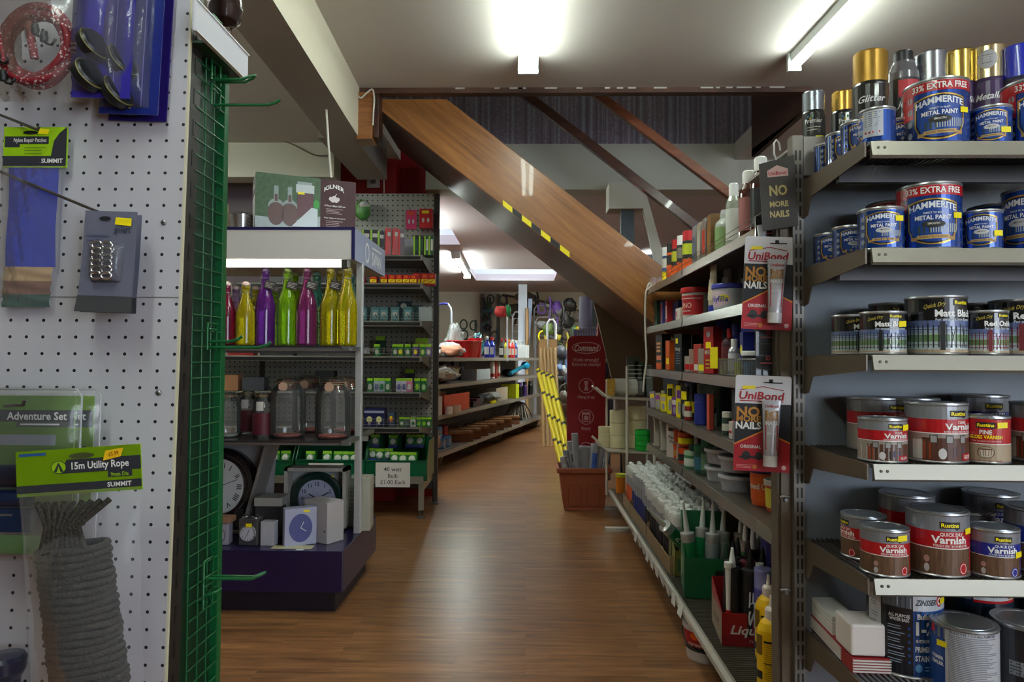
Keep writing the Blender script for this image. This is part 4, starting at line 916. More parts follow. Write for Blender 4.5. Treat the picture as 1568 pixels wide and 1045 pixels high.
for i, z in enumerate(SHZ):
    gl = GM if i < 3 else GX0; fr = MB(); fr.box(gl, GX1-0.055, GF, GB-0.03, z-0.03, z-0.003, SHM); sh = fr.build('shelf', t)
    m = MB(); m.box(gl, GX1-0.05, GF-0.006, GF, z-0.034, z, SHE); m.box(gl, GX1-0.06, GF-0.010, GF-0.006, z-0.028, z-0.008, C(30, 28, 28, 0.4)); m.build('front_edge', sh, 0.001)
    m = MB(); m.prism([(GF, z-0.03), (GF, z), (GB-0.01, z+0.03), (GB-0.01, z-0.09)], GX1-0.052, GX1-0.046, SHM, 'x'); m.build('bracket', sh)
    if i != 1:
        m = MB(); fence_wire(m, GX0+1.0, GX1-0.06, GF+0.004, z, 0.05, 0.045); m.build('wire_fence', sh)
# base frame
m = MB(); m.box(GX0, GX1-0.03, GF-0.02, GF, PZ(741, GF, 640), PZ(730, GF, 640), SHE); m.box(GX0, GX1-0.03, GF, GB-0.01, PZ(738, GF, 640)-0.01, PZ(738, GF, 640), SHM); m.build('base_shelf', t)
BZ = PZ(738, GF, 640)+0.0008
m = MB(); x = GX1-0.06; m.box(x, x+0.03, GF-0.01, GF+0.03, 0.05, BZ-0.012, SHE); m.lathe([(0.028, 0), (0.026, 0.008), (0.009, 0.014), (0.009, 0.06)], UPR, 12, Matrix.Translation((x+0.015, GF+0.01, 0))); m.box(x, x+0.03, GF+0.03, GB, 0.17, BZ-0.012, SHE); m.build('base_leg', t)
# goods
def gx(px, D=GF+0.05): return PX(px, D)
def carded(name, label, px, z, w_, h_, d_, cols, D=GF+0.06, rz=0.0, art=None, group=None, cat='carton', part='box', lift=0.0008):
    t = thing(name, label, cat, (PX(px, D), D, z+lift), rz, group)
    m = MB(); m.box(-w_/2, w_/2, -d_/2, d_/2, 0, h_, cols); m.build(part, t)
    if art:
        m = MB(); m.art(art, flat(-d_/2, 0.0012)); m.build('print', t)
    return t
# hanging packs on the top board
def hang(label, px, py, c1, D=GB-0.08, w_=0.07, h_=0.13, n=1):
    p = P(px, py, D); t = thing('hanging_bulb_pack', label, 'hanging pack', p)
    m = MB(); m.box(-w_/2, w_/2, -0.012*n, 0.012*n, -h_/2, h_/2, c1); m.build('card', t)
    a = Art(); a.rect(-w_*0.3, w_*0.25, h_*0.25, h_*0.4, YEL if n > 1 else ORG, 1, 1)
    for sg in (-1, 1): a.ell(sg*w_*0.2, -h_*0.1, w_*0.1, h_*0.12, OFFW, 1, 8)
    m = MB(); m.art(a, flat(-0.012*n)); m.build('print', t)
    m = MB(); m.tube([(0, 0.0, h_*0.4), (0, 0.078, h_*0.4+0.02), (0, 0.078, h_*0.4+0.035)], 0.002, UPR, 6); m.tube([(0, 0, h_*0.4), (0, -0.02*n, h_*0.45), (-0.01, -0.03, h_*0.62)], 0.002, UPR, 6); m.build('hook', t)
hang('pink hanging bulb pack on the pegboard top', 630, 337, C(215, 60, 110, 0.4))
hang('red hanging bulb pack stack next to the pink one', 653, 336, C(205, 28, 34, 0.4), n=3, w_=0.085)
p = P(556, 322, GB-0.08); t = thing('hanging_bulb_pack', 'green and white bagged pack hanging near the gift box', 'hanging pack', p); m = MB(); m.blob((0, 0, 0), (0.055, 0.05, 0.07), C(90, 150, 70, 0.4, 0, 0, 0.8, 30), 3, 8); m.blob((0.01, -0.02, 0.03), (0.035, 0.04, 0.03), OFFW, 4, 6); m.build('bag', t); m = MB(); m.tube([(0, 0.078, 0.06), (0, 0, 0.065)], 0.002, UPR, 6); m.build('hook', t)
z = SHZ[0]
LG = C(150, 200, 30, 0.4); DGN = C(14, 80, 44, 0.4)
for i, (px, c, h_, w_, lb) in enumerate(((558, BLACK, 0.16, 0.05, 'black bulb pack with lime spine, nearest the gift box on the top shelf'), (571, BLACK, 0.16, 0.05, 'second black bulb pack with lime spine on the top shelf'), (581, BLACK, 0.15, 0.04, 'black bulb pack touching the tall red packs'),
        (592, RED, 0.17, 0.036, 'tall red bulb pack standing on the top shelf, left of its twin'), (603, RED, 0.17, 0.036, 'tall red bulb pack standing on the top shelf, next to the clear box'), (612, C(105, 80, 96, 0.4), 0.16, 0.04, 'mauve clear-fronted pack behind the red packs'))):
    a = Art(); a.rect(-w_/2, -w_/2+0.012, 0, h_, LG if c is BLACK else C(225, 60, 60), 1, 1); a.rect(-w_/2+0.014, w_/2-0.004, h_*0.7, h_*0.85, OFFW, 1, 1)
    carded('bulb_pack', lb, px, z, w_, h_, 0.12, c, art=a, rz=0.25)
carded('carton', 'white panel box behind the red packs on the top shelf', 622, z, 0.09, 0.15, 0.03, C(190, 188, 200), GF+0.3)
for i, px in enumerate((636, 644, 652, 659)):
    a = Art(); a.rect(-0.014, -0.004, 0, 0.12, LG, 1, 1); a.rect(0, 0.012, 0.03, 0.1, OFFW if i > 1 else DGN, 1, 1)
    carded('bulb_pack', ['dark green bulb pack with lime spine beside the white panel', 'dark green bulb pack with lime spine, second of the green row', 'green bulb pack with white label, third of the green row', 'green bulb pack with white label at the end of the top shelf'][i], px, z, 0.03, 0.125, 0.12, BLACK if i < 2 else DGN, art=a, rz=0.1)
# second shelf: red boxes
z = SHZ[1]
rb = None
for i, px in enumerate((552, 572, 588, 600, 611, 622, 633)):
    a = Art(); a.rect(-0.02, 0.02, 0.008, 0.028, YEL, 1, 1); a.rect(-0.012, 0.012, 0.034, 0.05, ORG, 1, 1); a.line((-0.01, 0.012), (0.01, 0.024), 0.004, RED, 2)
    if rb is None: rb = carded('bulb_carton', 'small red and yellow bulb carton on the second shelf down', px, z, 0.044, 0.056, 0.06, RED, art=a, group='red bulb cartons on the second shelf')
    else: dup(rb, (PX(px, GF+0.06), GF+0.06, z+0.0008), rb.rotation_euler.z)
for i, px in enumerate((638, 650, 660)): dup(rb, (PX(px, GF+0.13), GF+0.13+i*0.01, z+0.0008+(0.0)), 0).scale = (1.1, 1, 1.35)
# third shelf: teal boxes
z = SHZ[2]; TEAL = C(70, 110, 112, 0.4); tb = None
for i, px in enumerate((557, 576, 589, 606, 625)):
    a = Art(); a.rect(-0.02, 0.02, 0.01, 0.07, C(110, 150, 155), 1, 1); a.ell(0, 0.045, 0.014, 0.012, OFFW, 2, 8); a.line((0.0, 0.045), (0.014, 0.02), 0.006, C(70, 50, 40), 3)
    if tb is None: tb = carded('bulb_carton', 'grey-green bulb carton with a white bird shape on the third shelf', px, z, 0.052, 0.09, 0.08, TEAL, art=a, group='grey-green bulb cartons on the third shelf')
    else: dup(tb, (PX(px, GF+0.06), GF+0.06, z+0.0008), 0)
carded('carton', 'pale grey carton at the end of the third bulb shelf', 652, z, 0.08, 0.09, 0.08, C(160, 168, 170))
carded('carton', 'dark teal carton stacked at the rear of the third bulb shelf', 619, z, 0.08, 0.14, 0.08, C(40, 66, 74), GF+0.25, art=Art().ell(0, 0.11, 0.02, 0.018, OFFW, 1, 8))
carded('carton', 'low teal carton at the rear of the third shelf near its end', 638, z, 0.06, 0.115, 0.08, C(52, 84, 84), GF+0.26)
# fourth and fifth shelf: small green packs
def small_pack(label, px, z, c1, c2, h_=0.075, w_=0.036, D=GF+0.05, group=None):
    a = Art(); a.ell(0, h_*0.35, w_*0.32, h_*0.22, c2, 1, 8); a.rect(-w_/2, w_/2, h_*0.8, h_, LG, 1, 1)
    return carded('bulb_blister', label, px, z, w_, h_, 0.04, c1, D, art=a, group=group, cat='hanging pack')
z = SHZ[3]; G4 = C(40, 110, 56, 0.4)
for px, c, d, lb in ((578, G4, OFFW, 'green bulb blister nearest the post on the fourth shelf'), (606, C(30, 90, 50), OFFW, 'green bulb blister with pale bulb beside the gap on the fourth shelf'), (614, G4, YEL, 'green bulb blister with yellow bulb on the fourth shelf'), (625, G4, OFFW, 'green bulb blister with white bulb, fourth shelf centre'), (637, C(90, 60, 130), YEL, 'purple backed bulb blister on the fourth shelf'), (648, G4, C(200, 210, 120), 'green bulb blister with lime bulb near the fourth shelf end'), (657, C(110, 90, 130), OFFW, 'mauve bulb blister at the end of the fourth shelf')):
    small_pack(lb, px, z, c, d)
small_pack('tall dark green pack at the rear of the fourth shelf', 583, z, C(16, 60, 40), DARK, 0.13, 0.06, GF+0.25)
small_pack('stacked yellow and green pack at the rear near the fourth shelf end', 646, z, C(150, 170, 60), C(80, 60, 120), 0.12, 0.08, GF+0.25)
z = SHZ[4]
for px, c, d, lb in ((568, G4, OFFW, 'green bulb blister beside the white post on the fifth shelf'), (578, C(180, 190, 200), C(90, 100, 160), 'white bulb blister with blue print on the fifth shelf'), (586, C(170, 185, 200), GRN, 'white bulb blister with green print on the fifth shelf'), (595, G4, OFFW, 'green bulb blister in the middle of the fifth shelf'),
        (612, C(190, 190, 205), C(90, 80, 150), 'white bulb blister with violet print on the fifth shelf'), (620, C(210, 200, 215), C(80, 90, 150), 'pale bulb blister beside the pink one on the fifth shelf'), (628, C(215, 120, 160), OFFW, 'pink bulb blister on the fifth shelf'), (640, G4, LG, 'green bulb blister with lime bulb on the fifth shelf'), (650, G4, C(180, 210, 150), 'green bulb blister at the end of the fifth shelf')):
    small_pack(lb, px, z, c, d, 0.085)
small_pack('black and blue pack at the rear of the fifth shelf', 628, z, C(24, 28, 60), OFFW, 0.14, 0.06, GF+0.25)
# sixth shelf
z = SHZ[5]
a = Art(); NV = C(34, 34, 82, 0.4)
for sg in (-1, 1): a.ell(sg*0.03, 0.045, 0.018, 0.020, C(240, 235, 160), 1, 10); a.rect(sg*0.03-0.007, sg*0.03+0.007, 0.012, 0.03, OFFW, 1, 1)
a.rect(-0.062, 0.062, 0.085, 0.10, C(160, 165, 190), 1, 1)
carded('bulb_carton', 'navy twin bulb carton with two round yellow bulbs on the lowest wire-fronted shelf', 576, z, 0.13, 0.115, 0.08, NV, art=a)
a = Art(); a.ell(0, 0.05, 0.012, 0.018, ORG, 1, 10); a.ell(0, 0.055, 0.009, 0.012, YEL, 2, 8)
carded('bulb_carton', 'blue-grey candle bulb carton beside the navy twin carton', 601, z, 0.04, 0.09, 0.06, C(56, 72, 96), art=a)
for i, px in enumerate((617, 625, 634, 643, 651, 658)):
    small_pack(['green card bulb blister after the candle bulb carton', 'grey bulb blister second after the candle bulb carton', 'white bulb blister mid way along the lowest fenced shelf', 'lime bulb blister near the end of the lowest fenced shelf', 'lime bulb blister next to last on the lowest fenced shelf', 'green bulb blister last on the lowest fenced shelf'][i], px, z, (G4, C(70, 84, 84), OFFW, G4, G4, C(30, 100, 44))[i], (OFFW, C(120, 130, 130), GRN, LG, LG, OFFW)[i], 0.06, 0.032)
# green bins with bulbs
BINM = C(12, 96, 60, 0.35, 0, 0.3)
def bin_(label, x0, x1, h0, h1, y0, dp=0.32):
    t = thing('plastic_bin', label, 'bin', ((x0+x1)/2, y0, BZ)); w_ = (x1-x0)/2; th = 0.004
    m = MB(); m.box(-w_, w_, 0, dp, 0, th, BINM); m.build('base', t)
    m = MB(); m.prism([(-w_*0.96, 0), (w_*0.96, 0), (w_, h0), (-w_, h0)], 0, th, BINM, 'y'); m.box(-w_, w_, -0.008, th, h0-0.008, h0, BINM); m.build('front_lip', t)
    for sg in (-1, 1):
        m = MB(); m.prism([(0, 0), (dp, 0), (dp, h1), (0.08, h1), (0, h0)], sg*w_-th/2, sg*w_+th/2, BINM, 'x'); m.build('side_wall', t)
    m = MB(); m.box(-w_, w_, dp-th, dp, 0, h1, BINM); m.build('back_wall', t)
    return t
b1 = (PX(548, GF), PX(656, GF)); 
bin_('large green plastic bin of 40 watt bulbs at the end of the bottom shelf', PX(562, GF+0.02), PX(655, GF+0.02), 0.128, 0.24, GF+0.02)
bin_('large green plastic bin of 60 watt bulbs beside the white post', PX(455, GF+0.02), PX(560, GF+0.02), 0.128, 0.24, GF+0.02)
bin_('green plastic bin seen between the boxed clock and the 60 watt bin', PX(380, GF+0.02), PX(450, GF+0.02), 0.125, 0.24, GF+0.02)
def bulbpack():
    t = thing('bulb_blister', '', 'bulb pack'); m = MB(); m.box(-0.03, 0.03, -0.02, 0.02, 0, 0.085, C(34, 130, 50, 0.4)); m.box(-0.03, 0.03, -0.021, 0.02, 0.0, 0.018, C(60, 64, 150, 0.4)); m.build('card', t)
    m = MB(); m.lathe([(0, -0.018), (0.018, -0.012), (0.022, 0.0), (0.018, 0.012), (0, 0.018)], C(232, 232, 220, 0.35), 14, Matrix.Translation((0, -0.022, 0.042)) @ Matrix.Rotation(PI/2, 4, 'X')); m.build('bulb', t)
    m = MB(); a = Art(); a.rect(-0.028, 0.028, 0.066, 0.083, C(150, 200, 40), 1, 1); m.art(a, flat(-0.0205)); m.build('header', t)
    return t
BP_ = Proto(bulbpack); zz = BZ+0.02
def bulbs(pxs, z, D, lb, gp, sc_=1):
    for px in pxs: o = BP_((PX(px, D), D, z), random.uniform(-0.12, 0.12), lb, gp, (random.uniform(-0.3, 0.0), 0, random.uniform(-0.1, 0.1))); o.scale = (sc_,)*3
bulbs((606, 619, 633), zz+0.07, GF+0.05, 'white bulb on a green and blue card, front row of the 40 watt bin', 'front bulbs in the 40 watt bin')
bulbs((573, 584, 596), zz+0.085, GF+0.11, 'shaded bulb pack behind the front row of the 40 watt bin', 'rear bulbs in the 40 watt bin')
bulbs((576, 604, 630, 644), zz+0.16, GF+0.22, 'bulb pack heaped highest at the back of the 40 watt bin', 'top bulbs in the 40 watt bin')
bulbs((478, 503, 520, 532, 545), zz+0.07, GF+0.06, 'green bulb card standing in the 60 watt bin', 'bulbs in the 60 watt bin')
bulbs((424, 440, 400), zz+0.07, GF+0.06, 'green bulb card in the bin behind the boxed clock', 'bulbs in the bin behind the boxed clock')
def ticket(label, px0, px1, py0, py1, D, lines_, name='price_sign'):
    a_, b_ = P(px0, py1, D), P(px1, py0, D); w_, h_ = b_.x-a_.x, b_.z-a_.z
    t = thing(name, label, 'sign', ((a_.x+b_.x)/2, D, a_.z)); m = MB(); m.box(-w_/2, w_/2, -0.0008, 0.0008, 0, h_, C(232, 226, 222, 0.5)); m.build('card', t)
    A = Art()
    for i, (s_, yy) in enumerate(lines_): A.text(s_, 0, h_*yy, h_*0.17, C(40, 36, 60), 1, None, 0.3)
    m = MB(); m.art(A, flat(-0.001)); m.build('lettering', t)
ticket('white hand-lettered sign for 40 watt bulbs on the green bin', 575, 628, 709, 746, GF-0.022, (('40 watt', 0.73), ('Bulb', 0.46), ('£1.00 Each', 0.2)))
ticket('white sign for 60 watt bulbs on the second green bin', 472, 526, 710, 748, GF-0.022, (('60 watt', 0.73), ('Bulb', 0.46), ('£1.00 Each', 0.2)))
ticket('white sign half hidden by the open clock box', 402, 420, 708, 742, GF-0.022, (('t', 0.75), ('h', 0.2)))
# goods on the part of the shelves seen through the display stand
for px, z, w_, h_, d_, c, lb in ((357, SHZ[3]-0.10, 0.10, 0.035, 0.1, C(170, 120, 84, 0.5), 'tan carton seen past the green mesh above the jars'), (398, SHZ[3]-0.12, 0.12, 0.05, 0.1, C(60, 62, 70, 0.4), 'dark grey carton seen above the labelled jars'), (375, SHZ[4]+0.0, 0.2, 0.03, 0.1, C(120, 135, 160, 0.4), 'pale blue flat pack behind the jars')):
    pass
for px, zi, w_, h_, c, lb in ((357, 4, 0.10, 0.10, C(170, 120, 84, 0.5), 'tan carton seen past the green mesh above the jars'), (392, 4, 0.14, 0.085, C(70, 72, 80, 0.4), 'dark grey carton seen above the labelled jars'), (372, 3, 0.16, 0.05, C(160, 40, 40, 0.4), 'red carton glimpsed between the bottle necks'), (428, 3, 0.2, 0.06, C(50, 56, 62), 'charcoal carton behind the lime bottle'), (500, 4, 0.12, 0.13, C(20, 24, 28), 'black pack behind the large jars'), (515, 2, 0.16, 0.08, C(50, 90, 70), 'green carton behind the golden bottles'), (450, 1, 0.3, 0.06, C(90, 90, 92), 'grey tube carton under the header box')):
    carded('carton', lb, px, SHZ[zi], w_, h_, 0.08, c, GF+0.08)
# white socket on the red wall, cables
p = P(572, 278, 4.755); t = thing('wall_socket', 'square white socket plate on the red wall', 'socket', (p.x, 4.757, p.z)); m = MB(); m.box(-0.045, 0.045, -0.012, 0, -0.045, 0.045, C(205, 200, 196, 0.4)); m.build('plate', t, 0.003); m = MB(); m.box(-0.018, 0.018, -0.016, -0.012, -0.018, 0.018, C(120, 120, 130, 0.3)); m.build('dial', t, 0.002)
def cable(label, pts, r=0.006, c=None, name='cable'):
    m = MB(); q = []
    pp = [P(*a_) for a_ in pts]
    for i in range(len(pp)-1):
        for k in range(6):
            u = k/6; p0, p1, p2, p3 = pp[max(i-1, 0)], pp[i], pp[i+1], pp[min(i+2, len(pp)-1)]
            q.append(0.5*((2*p1)+(-p0+p2)*u+(2*p0-5*p1+4*p2-p3)*u*u+(-p0+3*p1-3*p2+p3)*u**3))
    q.append(pp[-1]); m.tube(q, r, c or C(215, 210, 196, 0.5), 7); return tag(m.build(name, None), label, 'cable')
cable('white cable hanging from the beam down to the gift box', [(545, 130, 3.45), (515, 80, 3.2), (500, 60, 3.05), (491, 75, 3.03), (491, 110, 3.06), (499, 160, 3.1), (503, 220, 3.1), (507, 272, 3.1)], 0.005)
cable('short white cable looped over the oak block at the beam end', [(544, 140, 3.46), (552, 150, 3.46), (562, 142, 3.46), (570, 137, 3.46), (573, 150, 3.46), (572, 170, 3.46), (571, 192, 3.46)], 0.0045)
cable('white cable running down the red wall', [(588, 235, 4.3), (588, 262, 4.7), (588, 296, 4.74)], 0.005)
cable('thin grey cable along the cream lintel', [(330, 213, 4.36), (400, 212, 4.36), (440, 218, 4.38), (480, 237, 4.38), (505, 238, 4.38)], 0.004, C(110, 100, 90))
# ------------------------------------------------------------------ back room: angled low gondola
AN = -math.radians(14); FD = Vector((math.sin(-AN), math.cos(-AN), 0)); FN = Vector((-FD.y, FD.x, 0))
A0 = P(675, 697, 5.96); A0.z = 0
A0 = A0-FD*0.75; LG_ = 5.0
def FP(s_, n_, z_): return A0+FD*s_+FN*n_+Vector((0, 0, z_))
FM = Matrix(((FD.x, FN.x, 0, A0.x), (FD.y, FN.y, 0, A0.y), (0, 0, 1, 0), (0, 0, 0, 1)))   # local: x along, y away from the aisle
# px -> s on the front edge
def sfor(px):
    k = (px-806)/F      # x = k*y
    return (k*A0.y-A0.x)/(FD.x-k*FD.y)
t = thing('shop_shelving', 'long low grey shelving with cleaning goods in the back room', 'shelving', (0, 0, 0)); t.matrix_world = FM
zs = [P(700, 541, A0.y+FD.y*1.0).z]
def zat(px, py): s_ = sfor(px); return PZ(py, A0.y+FD.y*s_, px)
FZ = [zat(750, 548), zat(750, 583), zat(750, 622), zat(750, 667)]
GRY = C(132, 122, 114, 0.45, 0.2); GRE = C(158, 150, 140, 0.4, 0.3)
m = MB(); m.box(0, LG_, 0.46, 0.48, 0.1, FZ[0]+0.02, C(118, 104, 98, 0.6)); 
for k in range(30): m.box(0, LG_, 0.455, 0.46, 0.2+k*0.03, 0.203+k*0.03, C(90, 80, 74, 0.6))
m.build('back_panel', t)
for i, z in enumerate(FZ):
    w_ = 0.0 if i == 3 else 0.06
    m = MB(); m.box(0, LG_, w_, 0.455, z-0.02, z-0.001, GRY); sh = m.build('shelf', t)
    m = MB(); m.box(0, LG_, w_-0.006, w_, z-0.035, z, GRE); m.build('front_edge', sh)
for k in range(6):
    m = MB(); m.prism([(0.06, FZ[3]-0.02), (0.46, FZ[3]-0.02), (0.46, 0.0), (0.40, 0.0), (0.12, 0.0)], 0.02+k*0.98, 0.05+k*0.98, C(126, 116, 106, 0.5), 'x'); m.build('leg', t)
def fthing(name, label, cat, px, n_, z, group=None, rz=0.0):
    s_ = sfor(px); q = FP(s_, n_, z+0.001); return thing(name, label, cat, q, AN+rz+PI/2*0, group)
# local frames of these goods: x along the shelf, y to the back
def fbox(label, px, lev, l_, d_, h_, c, name='carton', cat='carton', n_=0.1, art=None, dz=0.0, group=None, rz=0):
    t = fthing(name, label, cat, px, n_+d_/2, FZ[lev]+dz, group); t.rotation_euler.z = -PI/2+PI/2+math.atan2(FD.y, FD.x)+rz
    m = MB(); m.box(-l_/2, l_/2, -d_/2, d_/2, 0, h_, c); m.build('box', t, 0.003)
    if art:
        m = MB(); m.art(art, flat(-d_/2, 0.001)); m.build('print', t)
    return t
RZF = math.atan2(FD.y, FD.x)
def fheap(label, px, lev, l_, d_, h_, cols, seed, name='wrapped_goods', cat='goods', n_=0.25, k=5, gloss=0.4, dz=0.0):
    t = fthing(name, label, cat, px, n_, FZ[lev]+dz); t.rotation_euler.z = RZF; rn = random.Random(seed)
    for i in range(k):
        c = cols[i % len(cols)]; m = MB(); f = rn.uniform(0.5, 0.8)
        rad = (l_*0.5*f, d_*0.5*f, h_*0.5*rn.uniform(0.6, 0.9))
        m.blob((rn.uniform(-l_*0.22, l_*0.22), rn.uniform(-d_*0.15, d_*0.15), rad[2]*1.0+ (h_-2*rad[2])*rn.random()*0.8), rad, c, seed*7+i, 9, 0.28); m.build(('fold', 'fold', 'bundle')[i % 3] if cat == 'cloths' else 'bundle', t)
    return t
WC = C(200, 205, 208, 0.3, 0, 0.4); PKC = C(205, 180, 178, 0.6)
# top row
fheap('folded red spotted cloth on top of striped tea towels, near end of the top shelf', 680, 0, 0.26, 0.28, 0.19, (C(190, 40, 50, 0.6, 0, 0, 0.5, 80), C(205, 60, 62, 0.6)), 1, 'folded_cloth', 'cloths', dz=0.14, k=3)
fheap('blue and white striped folded tea towels under the red cloth', 684, 0, 0.36, 0.36, 0.15, (C(120, 132, 160, 0.6, 0, 0, 0.5, 90), C(190, 190, 200, 0.6), C(150, 150, 170, 0.6)), 2, 'folded_cloth', 'cloths', k=4)
fheap('purple sponge pack behind the tea towels', 706, 0, 0.12, 0.12, 0.15, (C(110, 60, 140, 0.5),), 3, 'sponge_pack', 'goods', k=2, n_=0.32)
fheap('heap of white and salmon dust cloths at the front of the top shelf', 716, 0, 0.42, 0.3, 0.16, (WC, PKC, C(210, 150, 120, 0.6), WC), 4, 'folded_cloth', 'cloths', n_=0.18, k=5)
fheap('orange cloth at the near corner of the top shelf', 677, 0, 0.18, 0.16, 0.07, (C(220, 110, 50, 0.6),), 5, 'folded_cloth', 'cloths', n_=0.14, k=2)
# red buckets
def bucket(label, px, c, r=0.11, h_=0.19, n_=0.25, lev=0):
    t = fthing('plastic_bucket', label, 'bucket', px, n_, FZ[lev]); m = MB(); m.lathe([(0, 0.003), (r*0.78, 0), (r, h_), (r*1.06, h_+0.004), (r*1.06, h_-0.01), (r*0.98, h_-0.01), (r*0.76, 0.006), (0, 0.006)], c, 24, cap=False); m.build('pail', t)
    m = MB(); m.tube([(r*math.cos(q*PI/10), -0.02, h_-0.02+0.05*math.sin(q*PI/10)) for q in range(11)], 0.003, OFFW, 6); m.build('handle', t)
def basin(label, px, c, l_, h_, n_=0.20):
    t = fthing('plastic_basin', label, 'basin', px+6, n_, FZ[0]); t.rotation_euler.z = RZF
    m = MB(); 
    def sh(k, z): return [(k*l_/2*math.copysign(abs(math.cos(a))**0.5, math.cos(a)), k*0.15*math.copysign(abs(math.sin(a))**0.5, math.sin(a)), z) for a in [2*PI*i/24 for i in range(24)]]
    rings = [sh(0.8, 0), sh(1, h_), sh(1.06, h_+0.004), sh(1.06, h_-0.008), sh(0.97, h_-0.006), sh(0.78, 0.005)]; vs = sum(rings, []); fs = []
    for i in range(5): fs += [(i*24+k, i*24+(k+1) % 24, (i+1)*24+(k+1) % 24, (i+1)*24+k) for k in range(24)]
    m.add(vs, fs, c, True); m.add(rings[0], [tuple(reversed(range(24)))], c); m.build('tub', t)
basin('red plastic basin on the top shelf behind the dust cloths', 733, RED, 0.46, 0.17)
bucket('red plastic bucket beside the blue bottles', 744, C(200, 24, 28, 0.3, 0, 0.4), 0.075, 0.2, 0.12)
fheap('large clear bag of white sponges behind the red basin', 745, 0, 0.42, 0.16, 0.4, (C(190, 195, 190, 0.25, 0, 0.6, 0.3, 12), C(170, 175, 165, 0.25, 0, 0.6, 0.3, 12)), 6, 'bagged_sponges', 'goods', n_=0.375, k=5)
def spray_b(label, px, c1, c2, h_=0.24, r=0.034, n_=0.13, lev=0):
    t = fthing('cleaning_bottle', label, 'bottle', px, n_, FZ[lev]); m = MB(); m.lathe([(0, 0), (r, 0.0), (r, h_*0.6), (r*0.4, h_*0.78), (r*0.35, h_*0.86)], c1, 16); m.build('body', t)
    m = MB(); m.lathe([(r*0.45, h_*0.84), (r*0.45, h_*0.93), (r*0.3, h_), (0, h_)], c2, 12); m.box(-0.008, 0.008, -0.045, 0, h_*0.93, h_, c2); m.build('trigger_cap', t)
    m = MB(); a = Art(); a.rect(-r*0.9, r*0.9, h_*0.15, h_*0.5, OFFW if c1 is not WC else BLU, 0); m.art(a, cyl(r+0.0008)); m.build('label', t)
for a_ in (('royal blue cleaner bottle beside the red bucket', 750, C(40, 50, 190, 0.3), C(30, 40, 150, 0.3)), ('navy cleaner bottle with white cap beside the teal bottles', 763, C(30, 40, 150, 0.3), WHITE), ('blue detergent bottle with red cap on the top shelf', 770, C(40, 60, 180, 0.3), RED)): spray_b(*a_)
fheap('turquoise plastic bag of cleaning cloths behind the blue bottles', 772, 0, 0.3, 0.2, 0.30, (C(20, 140, 140, 0.3, 0, 0.5), C(16, 110, 120, 0.3, 0, 0.5)), 8, 'bagged_cloths', 'goods', n_=0.3, k=3)
for i, (px, c, d, lb) in enumerate(((783, BLACK, RED, 'black bottle with red trigger before the white pole'), (789, C(220, 210, 60), RED, 'yellow polish bottle with red trigger near the pole'), (794, RED, C(230, 120, 20), 'red polish bottle with orange cap near the pole'), (799, C(210, 40, 30), WHITE, 'red and white polish bottle by the foot of the pole'), (803, C(60, 80, 150), WHITE, 'blue and white cleaner bottle by the foot of the pole'))): spray_b(lb, px, c, d, 0.23, 0.03, 0.12)
fbox('white carton at the far end of the top shelf', 815, 0, 0.14, 0.2, 0.17, C(215, 218, 222, 0.4), n_=0.06)
fbox('pale grey carton behind the white one at the far end', 822, 0, 0.18, 0.2, 0.24, C(190, 194, 200, 0.4), n_=0.2)
# second row
fheap('heap of bagged pegs and sponges in clear film, second shelf', 706, 1, 0.9, 0.3, 0.2, (C(190, 175, 165, 0.2, 0, 0.7, 0.4, 20), C(165, 140, 125, 0.2, 0, 0.7, 0.4, 20), C(205, 200, 195, 0.2, 0, 0.7)), 11, 'bagged_pegs', 'goods', k=9, n_=0.22)
for px, lb in ((729, 'navy carton with white print at the rear of the second shelf'), (741, 'navy carton beside the first at the rear of the second shelf'), (750, 'navy carton with pale panel, rear of the second shelf')):
    fbox(lb, px, 1, 0.17, 0.1, 0.2, C(28, 34, 66, 0.4), n_=0.3, art=Art().ell(0, 0.1, 0.05, 0.05, C(150, 160, 200), 1, 10))
fbox('clear wrapped roll pack lying along the second shelf', 757, 1, 0.5, 0.2, 0.12, C(200, 205, 210, 0.2, 0, 0.8, 0.2, 15), n_=0.12)
for k, px in enumerate((774, 778, 782)):
    t = fthing('polish_tin', ('slim cream polish can beside the wrapped roll', 'slim red and cream polish can, middle of three', 'slim cream polish can farthest from the wrapped roll')[k], 'can', px, 0.16, FZ[1]); m = MB(); m.lathe([(0.03, 0), (0.03, 0.19), (0.022, 0.2), (0.022, 0.22), (0, 0.22)], (OFFW, C(170, 70, 60), OFFW)[k], 14); m.build('body', t); m = MB(); m.lathe([(0.0305, 0.02), (0.0305, 0.06)], C(180, 60, 50), 14, cap=False); m.build('band', t)
t = fthing('long_brush', 'turquoise long-handled brush lying at the far end of the second shelf', 'brush', 812, 0.14, FZ[1]+0.09); t.rotation_euler.z = RZF
m = MB(); m.tube([(-0.5, 0, -0.05), (0.1, -0.02, 0.04)], 0.025, C(20, 120, 150, 0.35), 10); m.build('handle', t); m = MB(); m.blob((0.16, -0.03, 0.05), (0.08, 0.06, 0.055), C(10, 150, 200, 0.35), 3, 8, 0.05); m.build('head', t)
fheap('black cushioned packs beside the turquoise brush', 806, 1, 0.4, 0.2, 0.1, (DARK, C(24, 40, 46)), 15, 'black_pack', 'goods', k=3)
